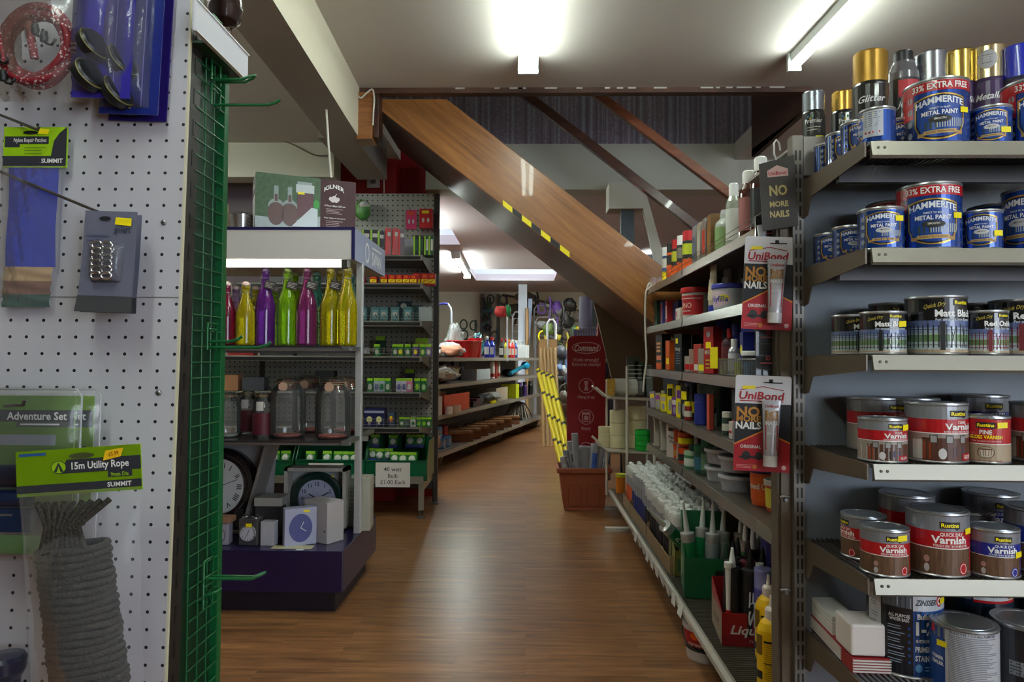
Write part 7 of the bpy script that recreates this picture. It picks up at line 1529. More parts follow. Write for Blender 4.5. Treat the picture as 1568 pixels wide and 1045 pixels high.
# tub on the floor under the bottom shelf
t = thing('paste_tub', 'white and red plastic tub on the floor under the bottom shelf edge', 'tub', (0.61, 2.33, 0.0), -0.5); r = 0.075
m = MB(); m.lathe([(0, 0.001), (r*0.85, 0), (r*0.87, 0.006), (r, 0.105)], C(205, 200, 200, 0.4), 28); m.build('body', t); m = MB(); m.lathe([(r*1.04, 0.10), (r*1.06, 0.103), (r*1.06, 0.118), (0, 0.119)], C(200, 195, 195, 0.4), 28, cap=False); m.build('lid', t)
A = Art().rect(-0.09, 0.05, 0.05, 0.098, C(170, 24, 34), 0).rect(-0.09, 0.05, 0.035, 0.05, BLACK, 1).ell(-0.02, 0.085, 0.016, 0.012, ORG, 1).text('supreme', -0.02, 0.06, 0.012, OFFW, 2, 0.05)
m = MB(); m.art(A, cyl(r*0.87+0.001, 0, 0.0003, r+0.001, 0.105)); m.build('label', t)
m = MB(); m.tube([(r*1.05*math.cos(q*PI/10), -r*1.0*math.sin(q*PI/10)*1.02, 0.10-0.06*math.sin(q*PI/10)) for q in range(11)], 0.0018, DARK, 6); m.build('handle', t)
# items past the far end of the upper shelves on the bottom shelf
for k, (px, c, lb) in enumerate(((948, C(215, 120, 20), 'orange and yellow pot at the far tip of the bottom shelf'), (957, C(205, 190, 40), 'lime-lidded pot at the far tip of the bottom shelf'))): 
    t = thing('small_pot', lb, 'pot', (0.62+k*0.04, 4.30-k*0.0+k*0.02-0.03*k, z+0.001)); t.location = (0.60+0.09*k, 4.30, z+0.001); m = MB(); m.lathe([(0.036, 0), (0.036, 0.1)], c, 20); m.build('body', t); m = MB(); m.lathe([(0.038, 0.098), (0.038, 0.115), (0, 0.115)], (C(205, 215, 60), DARK)[k], 20); m.build('lid', t)
# ------------------------------------------------------------------ white wire stand with tapes at the rack end
WW = C(205, 198, 184, 0.4, 0.1); D = 4.12
t = thing('wire_stand', 'cream wire stand with two trays of tape rolls at the far end of the rack', 'display stand', (0.62, D, 0)); ox_ = -0.62
x0, x1 = PX(922, D), PX(990, D); zA, zB = PZ(607, D), PZ(686, D)
m = MB(); xq = PX(960, D-0.14)+ox_; m.tube([(xq, -0.14, 0.162), (xq, -0.14, PZ(560, D-0.14))], 0.008, WW, 8); m.tube([(x1+ox_+0.02, -0.14, 0.162), (x1+ox_+0.02, -0.14, zA+0.02)], 0.008, WW, 8)
for x in (x0+ox_+0.04, x1+ox_+0.02): m.tube([(x, 0.10, 0.162), (x, 0.10, zA+0.1)], 0.007, WW, 8)
m.build('posts', t)
for zz_ in (zA, zB):
    m = MB(); m.tube([(x0+ox_-0.05, -0.13, zz_+0.06), (x0+ox_+0.02, -0.13, zz_+0.0), (x1+ox_+0.02, -0.13, zz_-0.01), (x1+ox_+0.02, 0.12, zz_-0.01), (x0+ox_+0.02, 0.12, zz_), (x0+ox_-0.05, 0.10, zz_+0.06)], 0.007, WW, 8); sh = m.build('tray_wire', t)
    m = MB(); m.prism([(x0+ox_+0.02, zz_), (x0+ox_+0.02, zz_+0.006), (x1+ox_+0.02, zz_-0.002), (x1+ox_+0.02, zz_-0.008)], -0.13, 0.12, C(176, 160, 140, 0.5)); m.build('tray_panel', sh)
MT = C(212, 200, 160, 0.6)
def roll(label, px, z0, r, w_, c, D_=D, lying=False):
    t = thing('tape_roll', label, 'tape', (PX(px, D_), D_, z0)); M_ = Matrix.Rotation(PI/2, 4, 'Y') @ Matrix.Translation((-r, 0, -w_/2)) if lying else None
    m = MB(); m.lathe([(r*0.6, 0), (r, 0), (r, w_), (r*0.6, w_), (r*0.6, 0)], c, 24, M_, cap=False); m.build('roll', t); return t
for k in range(3): roll(('bottom masking tape roll of the middle stack', 'second masking tape roll of the middle stack', 'top masking tape roll of the middle stack')[k], 946, zB+0.007+k*0.075, 0.048, 0.072, MT)
for k in range(4): roll(('bottom masking tape roll of the far left small stack', 'second masking tape roll of the small stack', 'third masking tape roll of the small stack', 'top masking tape roll of the small stack')[k], 927, zB+0.007+k*0.03, 0.042, 0.028, MT, D+0.05)
for k in range(3): roll(('lowest wide masking roll beside the green tapes', 'middle wide masking roll beside the green tapes', 'top wide masking roll beside the green tapes')[k], 975, zB+0.004+k*0.085, 0.06, 0.082, C(205, 190, 150, 0.6), D+0.03)
for k in range(4): roll(('lowest bright green tape roll on the wire stand', 'second bright green tape roll', 'third bright green tape roll', 'top bright green tape roll')[k], 984, zB+0.003+k*0.03, 0.045, 0.028, C(20, 160, 50, 0.35), D-0.08)
roll('clear packing tape roll lying on its side on the upper tray', 948, zA+0.007, 0.052, 0.10, C(200, 195, 185, 0.2, 0, 0.7), D, True)
roll('white cloth tape roll lying on its side on the upper tray', 966, zA+0.005, 0.050, 0.07, C(215, 212, 205, 0.4), D, True)
roll('grey tape roll lying at the rack side of the upper tray', 979, zA+0.003, 0.046, 0.05, C(120, 120, 116, 0.4), D, True)
t = thing('carded_pack', 'small yellow wrapped pack at the left tip of the upper tray', 'pack', (PX(934, D), D-0.05, zA+0.01)); m = MB(); m.box(-0.022, 0.022, -0.02, 0.02, 0, 0.10, C(170, 130, 50, 0.3, 0, 0.5, 0.5, 60)); m.build('pack', t)
for k, (px, c, lb) in enumerate(((968, C(60, 64, 60), 'dark carton standing above the white tape roll'), (980, C(60, 80, 64), 'dark green and cream pack behind the hanging string'), (990, C(110, 120, 110), 'grey-green pack at the far end of the fourth rack shelf'))):
    t = thing('carded_pack', lb, 'pack', (PX(px, D+0.09), D+0.09, zA+0.0)); m = MB(); m.box(-0.035, 0.035, -0.02, 0.0, 0, 0.24-0.03*k, c); m.build('pack', t); m = MB(); m.art(Art().lines(-0.03, 0.03, 0.1, 0.2, 4, C(170, 170, 150), 1, 0.3), flat(-0.0205)); m.build('print', t)
cable('white string hanging from a loop at the far end of the top shelf', [(990, 445, 3.53), (994, 434, 3.52), (998, 436, 3.53), (994, 442, 3.52), (989, 450, 3.52), (988, 500, 3.52), (990, 550, 3.52), (987, 575, 3.52), (985, 600, 3.52)], 0.005, name='string')
# ------------------------------------------------------------------ hanging strips with carded adhesive packs
def nomore(label, px0, px1, py0, py1, D, tilt):
    a_, b_ = P(px0, py1, D), P(px1, py0, D); w_ = b_.x-a_.x-0.008; h_ = b_.z-a_.z-0.004
    t = thing('adhesive_blister_pack', label, 'hanging pack', ((a_.x+b_.x)/2, D, a_.z)); t.rotation_euler = (0, tilt, -0.12)
    def rr(x0, x1, y0, y1, r, up_=True):
        pts = [(x0, y0), (x1, y0)]
        pts += [(x1-r+r*math.cos(q*PI/8), y1-r+r*math.sin(q*PI/8)) for q in range(5)]+[(x0+r-r*math.sin(q*PI/8), y1-r+r*math.cos(q*PI/8)) for q in range(5)]
        return pts
    W_ = C(215, 213, 216, 0.5); BK = C(22, 23, 30, 0.55); R_ = C(170, 12, 30, 0.5)
    m = MB(); m.prism(rr(-w_/2, w_/2, 0, h_, 0.006), -0.0004, 0.0006, W_); m.build('card', t)
    A = Art(); s_ = h_/147
    A.rect(-w_/2, w_/2, 0, h_*0.705, BK, 1, 1); A.poly([(-w_/2, 0), (w_/2, 0), (w_/2, h_*0.30), (w_*0.02, h_*0.42), (-w_/2, h_*0.27)], R_, 2)
    A.line((-w_/2, h_*0.275), (w_*0.02, h_*0.425), 0.003, C(220, 130, 30), 3); A.line((w_*0.02, h_*0.425), (w_/2, h_*0.305), 0.003, C(220, 130, 30), 3)
    A.text('UniBond', -w_*0.03, h_*0.79, 0.017, R_, 3, w_*0.80, 1.8, 0.15); A.rect(-w_*0.42, w_*0.36, h_*0.728, h_*0.738, R_, 3, 1); A.line((-w_*0.42, h_*0.845), (0, h_*0.885), 0.0016, R_, 3); A.line((0, h_*0.885), (w_*0.36, h_*0.85), 0.0016, R_, 3)
    OGE = C(190, 130, 40); A.text('NO', -w_*0.26, h_*0.62, 0.021, OGE, 3, w_*0.42, 2.2); A.text('MORE', -w_*0.25, h_*0.545, 0.013, OGE, 3, w_*0.44, 2.2); A.text('NAILS', -w_*0.25, h_*0.475, 0.015, WHITE, 3, w_*0.46, 2.2)
    A.text('ORIGINAL', -w_*0.2, h_*0.255, 0.007, WHITE, 3, w_*0.38, 1.3); A.ell(-w_*0.28, h_*0.16, 0.009, 0.010, C(40, 40, 44), 3, 10); A.ell(-w_*0.05, h_*0.16, 0.008, 0.009, C(40, 40, 44), 3, 10); A.rect(-w_*0.4, w_*0.05, h_*0.13, h_*0.155, C(40, 40, 44), 3, 1)
    A.lines(-w_*0.45, -w_*0.1, h_*0.025, h_*0.07, 3, C(220, 150, 150), 3, 0.3); A.ell(w_*0.4, h_*0.05, 0.005, 0.005, C(225, 180, 180), 3, 8); A.ell(-w_*0.12, h_*0.045, 0.005, 0.005, C(190, 110, 30), 3, 8)
    A.poly([(-w_*0.38, h_*0.855), (-w_*0.14, h_*0.86), (-w_*0.15, h_*0.895), (-w_*0.37, h_*0.89)], YEL, 5)
    A.rect(w_*0.0, w_*0.34, h_*0.922, h_*0.934, DARK, 3, 1); A.rect(w_*0.1, w_*0.17, h_*0.93, h_*0.965, DARK, 3, 1)
    m = MB(); m.art(A, flat(-0.0005, 0.00025)); m.build('print', t)
    cx = w_*0.13; z1, z0 = h_*0.75, h_*0.07
    m = MB(); m.grid(20, 12, lambda u, v: (cx+0.0165*math.cos(2*PI*u)*(0.85+0.35*v), -0.013+0.0125*(1-v*0.95)*math.sin(2*PI*u)*1.0, z0+h_*0.1+(z1-z0-h_*0.1)*v), C(190, 186, 190, 0.25, 0.1, 0.6)); m.build('tube', t)
    A = Art(); ww = 0.013; A.rect(-ww, ww, h_*0.24, h_*0.50, R_, 0, 1); A.rect(-ww, ww, h_*0.50, h_*0.645, C(120, 96, 60), 0, 1); A.text('NO', 0, h_*0.61, 0.012, OGE, 1, 0.02, 2); A.text('MORE', 0, h_*0.56, 0.008, OGE, 1, 0.022, 2); A.text('NAILS', 0, h_*0.515, 0.008, WHITE, 1, 0.024, 2); A.text('UniBond', 0, h_*0.69, 0.006, R_, 1, 0.026, 1.5); A.text('ORIGINAL', 0, h_*0.41, 0.005, WHITE, 1, 0.02, 1)
    m = MB(); m.art(A, lambda p, q, l: (cx+p*(0.85+0.35*q/h_), -0.0262-0.0004*l+0.009*(q-z0)/(z1-z0)+(abs(p)/0.013)**2*0.003, q)); m.build('tube_label', t)
    m = MB(); m.lathe([(0.0, 0), (0.0145, 0), (0.0145, h_*0.11), (0, h_*0.11)], C(215, 212, 212, 0.35), 18, Matrix.Translation((cx, -0.014, z0))); m.build('tube_cap', t)
    m = MB(); m.grid(10, 12, lambda u, v: (cx+0.024*(2*u-1), -0.0008-0.030*(math.sin(PI*u)**0.4)*(math.sin(PI*v)**0.2) if 0 < u < 1 and 0 < v < 1 else -0.0008, z0-0.006+(z1-z0+0.012)*v), film(0.02, 240, 240, 245, 0.08, 0.0, 0.35)); m.build('blister', t)
    m = MB(); m.tube([(w_*0.14, -0.012, h_*0.935), (w_*0.14, 0.012, h_*0.94), (w_*0.14, 0.02, h_*0.97), (w_*0.13, 0.02, h_*1.06)], 0.0022, BLACK, 6); m.build('strip_hook', t)
    return t
nomore('upper carded tube pack lettered NO MORE NAILS with white header', 1133, 1212, 360, 505, 1.50, 0.05)
nomore('lower carded tube pack lettered NO MORE NAILS with white header', 1121, 1209, 573, 722, 1.50, 0.03)
a_, b_ = P(1160, 640, 1.53), P(1196, 330, 1.53)
t = thing('hanging_strip', 'black merchandising strip hanging behind the two carded tube packs', 'display strip', ((a_.x+b_.x)/2, 1.54, a_.z)); w_ = (b_.x-a_.x); h_ = b_.z-a_.z
m = MB(); m.box(-w_/2, w_/2, -0.001, 0.001, 0, h_, C(30, 29, 32, 0.3, 0, 0.5)); m.build('strip', t); A = Art()
for py in (350, 405, 508, 547):
    zc_ = PZ(py, 1.54)-t.location.z; A.ring(0, zc_, 0.005, 0.005, 0.0018, C(190, 60, 70), 1, n=14); A.lines(-w_*0.35, w_*0.35, zc_-0.014, zc_-0.008, 1, C(190, 90, 100), 1, 0.4); A.rect(-w_/2, w_/2, zc_-0.026, zc_-0.025, C(90, 90, 90), 1, 1)
m = MB(); m.art(A, flat(-0.0015)); m.build('print', t)
t = thing('header_card', 'dark grey card lettered NO MORE NAILS at the top of the hanging strip', 'sign', (P(1195, 350, 1.49).x, 1.49, P(1195, 352, 1.49).z)); a_, b_ = P(1170, 350, 1.49), P(1222, 240, 1.49); w_ = b_.x-a_.x; h_ = b_.z-a_.z; t.rotation_euler = (0, -0.05, -0.15)
m = MB(); m.prism([(-w_/2, 0), (w_/2, 0.006), (w_/2, h_+0.004), (-w_/2, h_-0.01)], -0.0008, 0.0008, C(66, 62, 60, 0.4)); m.build('card', t)
A = Art(); KH = C(196, 180, 120, 0.5); A.text('NO', 0, h_*0.55, 0.022, KH, 1, w_*0.5, 2.2); A.text('MORE', 0, h_*0.36, 0.012, KH, 1, w_*0.52, 2.2); A.text('NAILS', 0, h_*0.22, 0.014, KH, 1, w_*0.54, 2.2); A.poly([(-w_*0.28, h_*0.74), (w_*0.3, h_*0.74), (w_*0.3, h_*0.84), (0, h_*0.9), (-w_*0.28, h_*0.83)], C(225, 190, 190), 1); A.text('UniBond', 0, h_*0.79, 0.008, RED, 2, w_*0.5, 1.5)
m = MB(); m.art(A, flat(-0.0012)); m.build('lettering', t)
m = MB(); p = P(1193, 232, 1.49)-t.location; m.tube([Vector((0, 0.0, h_-0.004)), Vector((-0.004, 0, h_+0.01)), Vector((-0.002, 0.004, h_+0.035)), Vector((0.004, 0.01, h_+0.043)), Vector((0.010, 0.012, h_+0.036)), Vector((0.012, 0.014, h_+0.02))], 0.002, C(215, 210, 205, 0.35), 7); m.build('hanger', t)
t = thing('small_cup', 'small clear plastic cup hooked on the strip above the upper pack', 'cup', (P(1167, 362, 1.52).x, 1.52, PZ(363, 1.52))); m = MB(); m.lathe([(0, 0), (0.008, 0), (0.0115, 0.026), (0.0105, 0.026), (0.007, 0.002)], C(170, 172, 180, 0.25, 0, 0.5), 18, cap=False); m.build('cup', t)

# darker goods filling the rear of the rack shelves
BK_ = [(3, 1092, 0.93, 0.10, 0.15, C(30, 36, 80), 'navy carton behind the royal blue can on the fourth shelf'), (3, 1062, 0.92, 0.12, 0.17, C(60, 30, 30), 'dark red carton in the rear row of the fourth shelf'), (3, 1048, 0.92, 0.12, 0.13, C(36, 40, 44), 'charcoal carton in the rear row of the fourth shelf'),
       (3, 1118, 0.93, 0.12, 0.16, C(24, 44, 40), 'dark green carton behind the grey-red pack'), (3, 1030, 0.92, 0.14, 0.10, C(110, 90, 60), 'tan carton in the rear row of the fourth shelf'),
       (4, 1040, 0.92, 0.16, 0.13, C(120, 110, 96), 'cream carton at the rear of the fifth shelf behind the orange pots'), (4, 1062, 0.92, 0.14, 0.15, C(90, 30, 30), 'maroon carton at the rear of the fifth shelf'), (4, 1082, 0.94, 0.10, 0.17, C(30, 60, 46), 'deep green carton at the rear of the fifth shelf'), (4, 1150, 0.92, 0.16, 0.14, C(70, 74, 84), 'slate carton behind the orange oil tub'),
       (2, 1020, 0.90, 0.14, 0.15, C(60, 40, 34), 'brown carton in the rear row of the third shelf'), (2, 1072, 0.90, 0.10, 0.17, C(70, 24, 26), 'dark red carton behind the IMPACT pack'), (2, 1098, 0.92, 0.12, 0.13, C(44, 46, 60), 'dark slate carton behind the wire basket'), (2, 1158, 0.92, 0.14, 0.16, C(50, 50, 54), 'grey carton at the near end of the third shelf, rear row'),
       (1, 1050, 0.92, 0.14, 0.12, C(40, 44, 56), 'slate carton behind the red and white tub'), (1, 1088, 0.93, 0.10, 0.14, C(110, 60, 44), 'brown-red carton behind the beige tube'), (1, 1140, 0.93, 0.16, 0.12, C(60, 64, 70), 'grey carton at the near end of the second shelf, rear row'),
       (0, 1092, 0.93, 0.14, 0.12, C(120, 96, 70), 'tan carton behind the squat clear bottles'), (0, 1062, 0.92, 0.12, 0.13, C(60, 60, 66), 'dark grey carton behind the tall tins on the top shelf')]
for lv, px, X, w_, h_, c, lb in BK_:
    abox(lb, px, X, AZ[lv], w_, 0.05, h_, c, Art().rect(-w_*0.3, w_*0.2, h_*0.55, h_*0.8, OFFW, 1, 1).lines(-w_*0.4, w_*0.35, h_*0.12, h_*0.42, 3, C(160, 150, 130), 1, 0.3, px))
for k, (px, X, c, cp, lb) in enumerate(((1053, 0.735, C(150, 40, 40), YEL, 'small red can with yellow cap before the dark red carton, fourth shelf'), (1111, 0.735, C(50, 70, 60), OFFW, 'small green can with pale cap near the striped card'), (1088, 0.735, C(190, 190, 190), C(30, 30, 34), 'small silver can with black cap at the foot of the green pail'))):
    acan(lb, px, X, AZ[3], 0.018, 0.085, c, cp, band=OFFW)
# ------------------------------------------------------------------ paint rack facing the camera
XT0 = 0.602; XT1 = 1.62; YTB = 1.50; YTF = 1.22
TZ = [1.389, 1.198, 1.008, 0.8155, 0.615, 0.42]
t = thing('shop_shelving', 'brown bracketed metal rack holding paint and varnish tins, facing the entrance', 'shelving', (0, 0, 0))
BPN = C(112, 119, 128, 0.45, 0.1, 0, 0.08, 3); BRK = C(92, 80, 66, 0.42, 0.25); EDGE = C(142, 138, 124, 0.34, 0.3)
m = MB(); m.box(0.60, XT1, YTB, YTB+0.012, 0.0, 1.484, BPN); m.build('back_panel', t)
def slotted(x0, x1, y0, y1, z1, par):
    m = MB(); m.box(x0, x1, y0, y1, 0, z1, C(118, 112, 104, 0.4, 0.35))
    w_ = (x1-x0); zz_ = 0.03
    while zz_ < z1-0.03:
        for q in (0.30, 0.70): m.box(x0+w_*q-w_*0.09, x0+w_*q+w_*0.09, y0-0.0006, y0, zz_, zz_+0.022, BLACK)
        zz_ += 0.0305
    return m.build('upright', par)
slotted(0.5785, 0.6015, YTB-0.01, YTB+0.02, 1.488, t)
m = MB(); m.box(0.556, 0.5775, YTB+0.004, YTB+0.03, 0, 1.40, C(104, 92, 76, 0.42, 0.2)); m.box(0.550, 0.556, YTB+0.01, YTB+0.05, 0, 1.40, C(84, 74, 60, 0.42, 0.2)); m.build('end_frame', t)
for z_ in (0.70, 0.50): m = MB(); m.tube([(0.553, YTB+0.0, z_), (0.56, YTB-0.008, z_+0.004), (0.572, YTB+0.0, z_)], 0.003, STEEL, 6); m.lathe([(0.005, 0), (0.004, 0.004), (0, 0.004)], STEEL, 10, Matrix.Translation((0.565, YTB+0.003, z_-0.006)) @ Matrix.Rotation(PI/2, 4, 'X')); m.build('bolt', t)
m = MB(); m.box(0.6, XT1, YTB+0.012, YTB+0.36, 1.478, 1.484, C(150, 146, 140, 0.4, 0.2)); m.box(0.602, 0.668, YTB-0.012, YTB, 1.40, 1.485, C(150, 146, 140, 0.45, 0.2)); m.build('top_panel', t)
WRC = C(84, 76, 68, 0.35, 0.7)
for i, z in enumerate(TZ):
    m = MB()
    x = XT0+0.004
    while x < XT1: m.tube([(x, YTF+0.004, z-0.0022), (x, YTB-0.006, z-0.0022)], 0.002, WRC, 5, cap=False); x += 0.0105 if i else 0.0105
    for y in (YTF+0.012, 1.36, YTB-0.012): m.tube([(XT0, y, z-0.0062), (XT1, y, z-0.0062)], 0.002, WRC, 5)
    sh = m.build('shelf', t)
    m = MB(); m.prism([(YTF, z-0.030), (YTF-0.0055, z-0.026), (YTF, z-0.0), (YTF+0.004, z-0.0), (YTF+0.004, z-0.030)], XT0+0.010, XT1, EDGE, 'x')
    m.add([(XT0+0.010, YTF, z), (XT0+0.022, YTF-0.0056, z-0.026), (XT0+0.018, YTF, z-0.031)], [(0, 1, 2)], EDGE); m.build('front_edge', sh)
    m = MB(); m.prism([(YTF, z-0.028), (YTF, z), (YTB, z), (YTB, z-0.085), (YTB-0.03, z-0.08), (YTB-0.05, z-0.045)], XT0-0.0015, XT0+0.0015, BRK, 'x'); m.build('bracket', sh)
    for xx in (XT0+0.033, XT0+0.022):
        m = MB(); m.lathe([(0.0028, 0), (0.0024, 0.001), (0, 0.0012)], C(80, 70, 60, 0.4, 0.5), 10, Matrix.Translation((xx, YTF-0.003, z-0.012)) @ Matrix.Rotation(PI/2, 4, 'X')); m.build('rivet', sh)
    if i in (0, 1):
        m = MB(); m.box(XT0+0.004, XT1, 1.33, 1.345, z-0.045, z-0.012, C(64, 62, 64, 0.4, 0.3)); m.build('support_bar', sh)
# --- tin labels
def L_hammer(r, h, big):
    A = Art(); B1 = C(18, 66, 150, 0.26, 0.55, 0.5); NVY = C(14, 20, 44, 0.25, 0, 0.6)
    A.rect(-PI*r*0.99, PI*r*0.99, 0.004, h-0.006, B1, 0); A.rect(-PI*r*0.62, -r*0.78, 0.004, h-0.006, C(20, 26, 50, 0.25, 0, 0.5), 1)
    for k in range(4): A.ell(-r*1.0, h*(0.2+0.18*k), r*0.11, r*0.12, C(120, 124, 130), 2, 10)
    hc = h*(0.42 if big else 0.50); sh = (h*0.80 if big else h*0.9)
    w_ = r*0.80; top = hc+sh*0.42; bot = hc-sh*0.44
    def shield(k, mt, l):
        n = 12; vs = []
        for q in range(n+1):
            u = -1+2*q/n; x = u*w_*k
            yt = hc+(top-hc)*k*(0.80+0.20*(1-u*u)); yb = hc+(bot-hc)*k*(0.35+0.65*math.sqrt(max(0, 1-u*u)))
            vs += [(x, yb), (x, yt)]
        A.items.append((vs, [(2*i, 2*i+2, 2*i+3, 2*i+1) for i in range(n)], mt, l))
    shield(1.0, GOLD, 2); shield(0.94, NVY, 3); shield(0.88, C(30, 70, 150, 0.25, 0.1, 0.5), 4)
    A.text('HAMMERITE', 0, hc+sh*0.27, r*0.22, C(225, 228, 232), 6, r*1.50, 1.8, 0, r*0.13); A.text('DIRECT TO RUST', 0, hc+sh*0.15, r*0.06, WHITE, 6, r*0.6, 1)
    A.text('METAL PAINT', 0, hc+sh*0.065, r*0.15, WHITE, 6, r*1.12, 1.6)
    for k in range(12):
        x = -r*0.1+k*r*0.075; A.rect(x, x+r*0.035, hc-sh*0.22, hc-sh*0.06, C(170, 178, 172), 5, 1)
    A.rect(-r*0.62, -r*0.1, hc-sh*0.23, hc-sh*0.10, C(30, 50, 40), 5); A.ell(0, hc-sh*0.06, r*0.36, sh*0.07, C(20, 20, 22) if big else C(200, 200, 200), 7); A.text('SMOOTH', 0, hc-sh*0.05, r*0.07, OFFW if big else BLACK, 8, r*0.36, 1.3)
    A.rect(-r*0.50, r*0.50, hc-sh*0.33, hc-sh*0.26, C(196, 160, 90), 7); A.text('8 YEARS PROTECTION', 0, hc-sh*0.295, r*0.06, C(70, 40, 30), 8, r*0.84, 1); A.rect(-r*0.7, -r*0.5, hc-sh*0.36, hc-sh*0.29, C(170, 130, 70), 6); A.rect(r*0.5, r*0.7, hc-sh*0.36, hc-sh*0.29, C(170, 130, 70), 6)
    if big:
        A.rect(-PI*r*0.99, PI*r*0.99, h*0.80, h-0.006, C(178, 22, 30, 0.25, 0, 0.5), 4); A.rect(-PI*r*0.99, -r*0.85, h*0.45, h*0.8, C(178, 22, 30, 0.25, 0, 0.5), 3); A.text('33% EXTRA FREE', r*0.05, h*0.88, r*0.21, WHITE, 6, r*1.85, 1.4)
    return A
def fence(A, r, h, x0, x1, y0, y1, col, l=3, n=12, knots=True):
    for k in range(n):
        x = x0+(x1-x0)*k/(n-1); A.rect(x-r*0.02, x+r*0.02, y0, y1+(h*0.03 if k % 3 == 0 else 0), col, l, 1)
    for y in (y0+(y1-y0)*0.12, y0+(y1-y0)*0.82): A.rect(x0, x1, y-h*0.006, y+h*0.006, col, l)
    if knots:
        for k in range(int(n/3)):
            x = x0+(x1-x0)*(k+0.5)*3/n; A.line((x-r*0.1, y0), (x+r*0.1, y1), r*0.026, col, l); A.line((x+r*0.1, y0), (x-r*0.1, y1), r*0.026, col, l)
def rustins(A, x, y, w_, l=4):
    A.rect(x-w_/2, x+w_/2, y-w_*0.17, y+w_*0.17, C(16, 16, 14), l); A.poly([(x+w_*0.2, y-w_*0.17), (x+w_*0.45, y-w_*0.17), (x+w_*0.33, y-w_*0.27)], C(16, 16, 14), l); A.text('Rustins', x, y, w_*0.2, YEL, l+1, w_*0.86, 2.0)
def L_matt(r, h, big, txt='Matt Black', red=False):
    A = Art(); K = C(18, 18, 22, 0.25, 0, 0.6); FC_ = C(110, 24, 34) if red else C(20, 22, 24)
    A.rect(-PI*r*0.99, PI*r*0.99, h*0.5, h-0.005, K, 0); A.rect(-PI*r*0.99, PI*r*0.99, h*0.36, h*0.56, C(150, 166, 196, 0.3, 0, 0.5), 1); A.rect(-PI*r*0.99, PI*r*0.99, h*0.46, h*0.58, C(90, 104, 150, 0.3, 0, 0.5), 2)
    A.rect(-PI*r*0.99, PI*r*0.99, 0.004, h*0.38, C(176, 188, 190, 0.3, 0, 0.5), 1); A.rect(-PI*r*0.99, PI*r*0.99, h*0.22, h*0.34, C(96, 130, 80, 0.35, 0, 0.5, 0.3, 60), 2); A.rect(-PI*r*0.99, PI*r*0.99, 0.004, h*0.09, C(172, 150, 120, 0.35, 0, 0.5), 2)
    fence(A, r, h, -r*1.5, -r*0.18, h*0.12, h*0.5, FC_, 4, 9, False); A.rect(-r*0.14, r*0.02, h*0.08, h*0.56, FC_, 5); fence(A, r, h, r*0.06, r*1.4, h*0.12, h*0.48, FC_, 4, 9)
    rustins(A, r*0.62, h*0.88, r*0.66); A.text(txt, r*0.45, h*0.70, h*0.115, WHITE, 5, r*1.5, 2.4); A.text('For wrought iron & wood', r*0.42, h*0.595, h*0.05, C(205, 215, 225), 5, r*1.4, 1.0)
    A.text('Quick Dry', -r*0.3, h*0.84, h*0.07, C(190, 170, 60), 4, r*0.7, 0.8, 0.4, 0, 0.18)
    return A
def L_clear(r, h, big):
    A = Art(); G_ = C(140, 143, 148, 0.3, 0.3, 0.4); R_ = C(176, 18, 28, 0.3, 0, 0.5)
    A.rect(-PI*r*0.99, PI*r*0.99, h*0.72, h-0.005, G_, 0); A.rect(-PI*r*0.99, PI*r*0.99, h*0.50, h*0.735, R_, 1); A.rect(-PI*r*0.99, PI*r*0.99, h*0.49, h*0.505, WHITE, 2)
    A.rect(-PI*r*0.99, PI*r*0.99, 0.004, h*0.49, C(150, 140, 132, 0.35, 0, 0.4), 0); A.rect(-r*0.8, r*1.3, 0.004, h*0.42, C(84, 50, 38, 0.35, 0, 0.4, 0.3, 40), 1)
    A.rect(-r*1.15, -r*0.78, h*0.06, h*0.38, C(200, 196, 190), 2); A.rect(-r*0.75, -r*0.5, h*0.06, h*0.36, C(150, 66, 30), 3)
    for k in range(3): A.rect(r*(-0.55+0.5*k), r*(-0.3+0.5*k), h*0.33, h*0.47, C(60, 50, 44), 3); A.rect(r*(-0.52+0.5*k), r*(-0.33+0.5*k), h*0.345, h*0.455, C(150, 150, 150), 4)
    A.rect(-r*0.1, r*0.2, h*0.1, h*0.26, C(30, 30, 50), 3); A.rect(r*0.3, r*0.6, h*0.14, h*0.28, C(44, 50, 90), 3); A.ell(-r*0.15, h*0.16, r*0.13, h*0.09, C(200, 196, 196), 4); A.rect(r*0.55, r*1.1, h*0.05, h*0.17, R_, 5); A.text('GLOSS', r*0.83, h*0.11, h*0.06, WHITE, 6, r*0.4, 1.6)
    rustins(A, r*0.42, h*0.83, r*0.66); A.text('CLEAR', r*0.55, h*0.685, h*0.05, WHITE, 5, r*0.36, 1.2); A.text('Varnish', r*0.50, h*0.615, h*0.105, WHITE, 5, r*1.15, 2.0); A.text('EXTRA TOUGH WEATHER RESISTANT', r*0.5, h*0.53, h*0.028, WHITE, 5, r*1.2, 0.8)
    return A
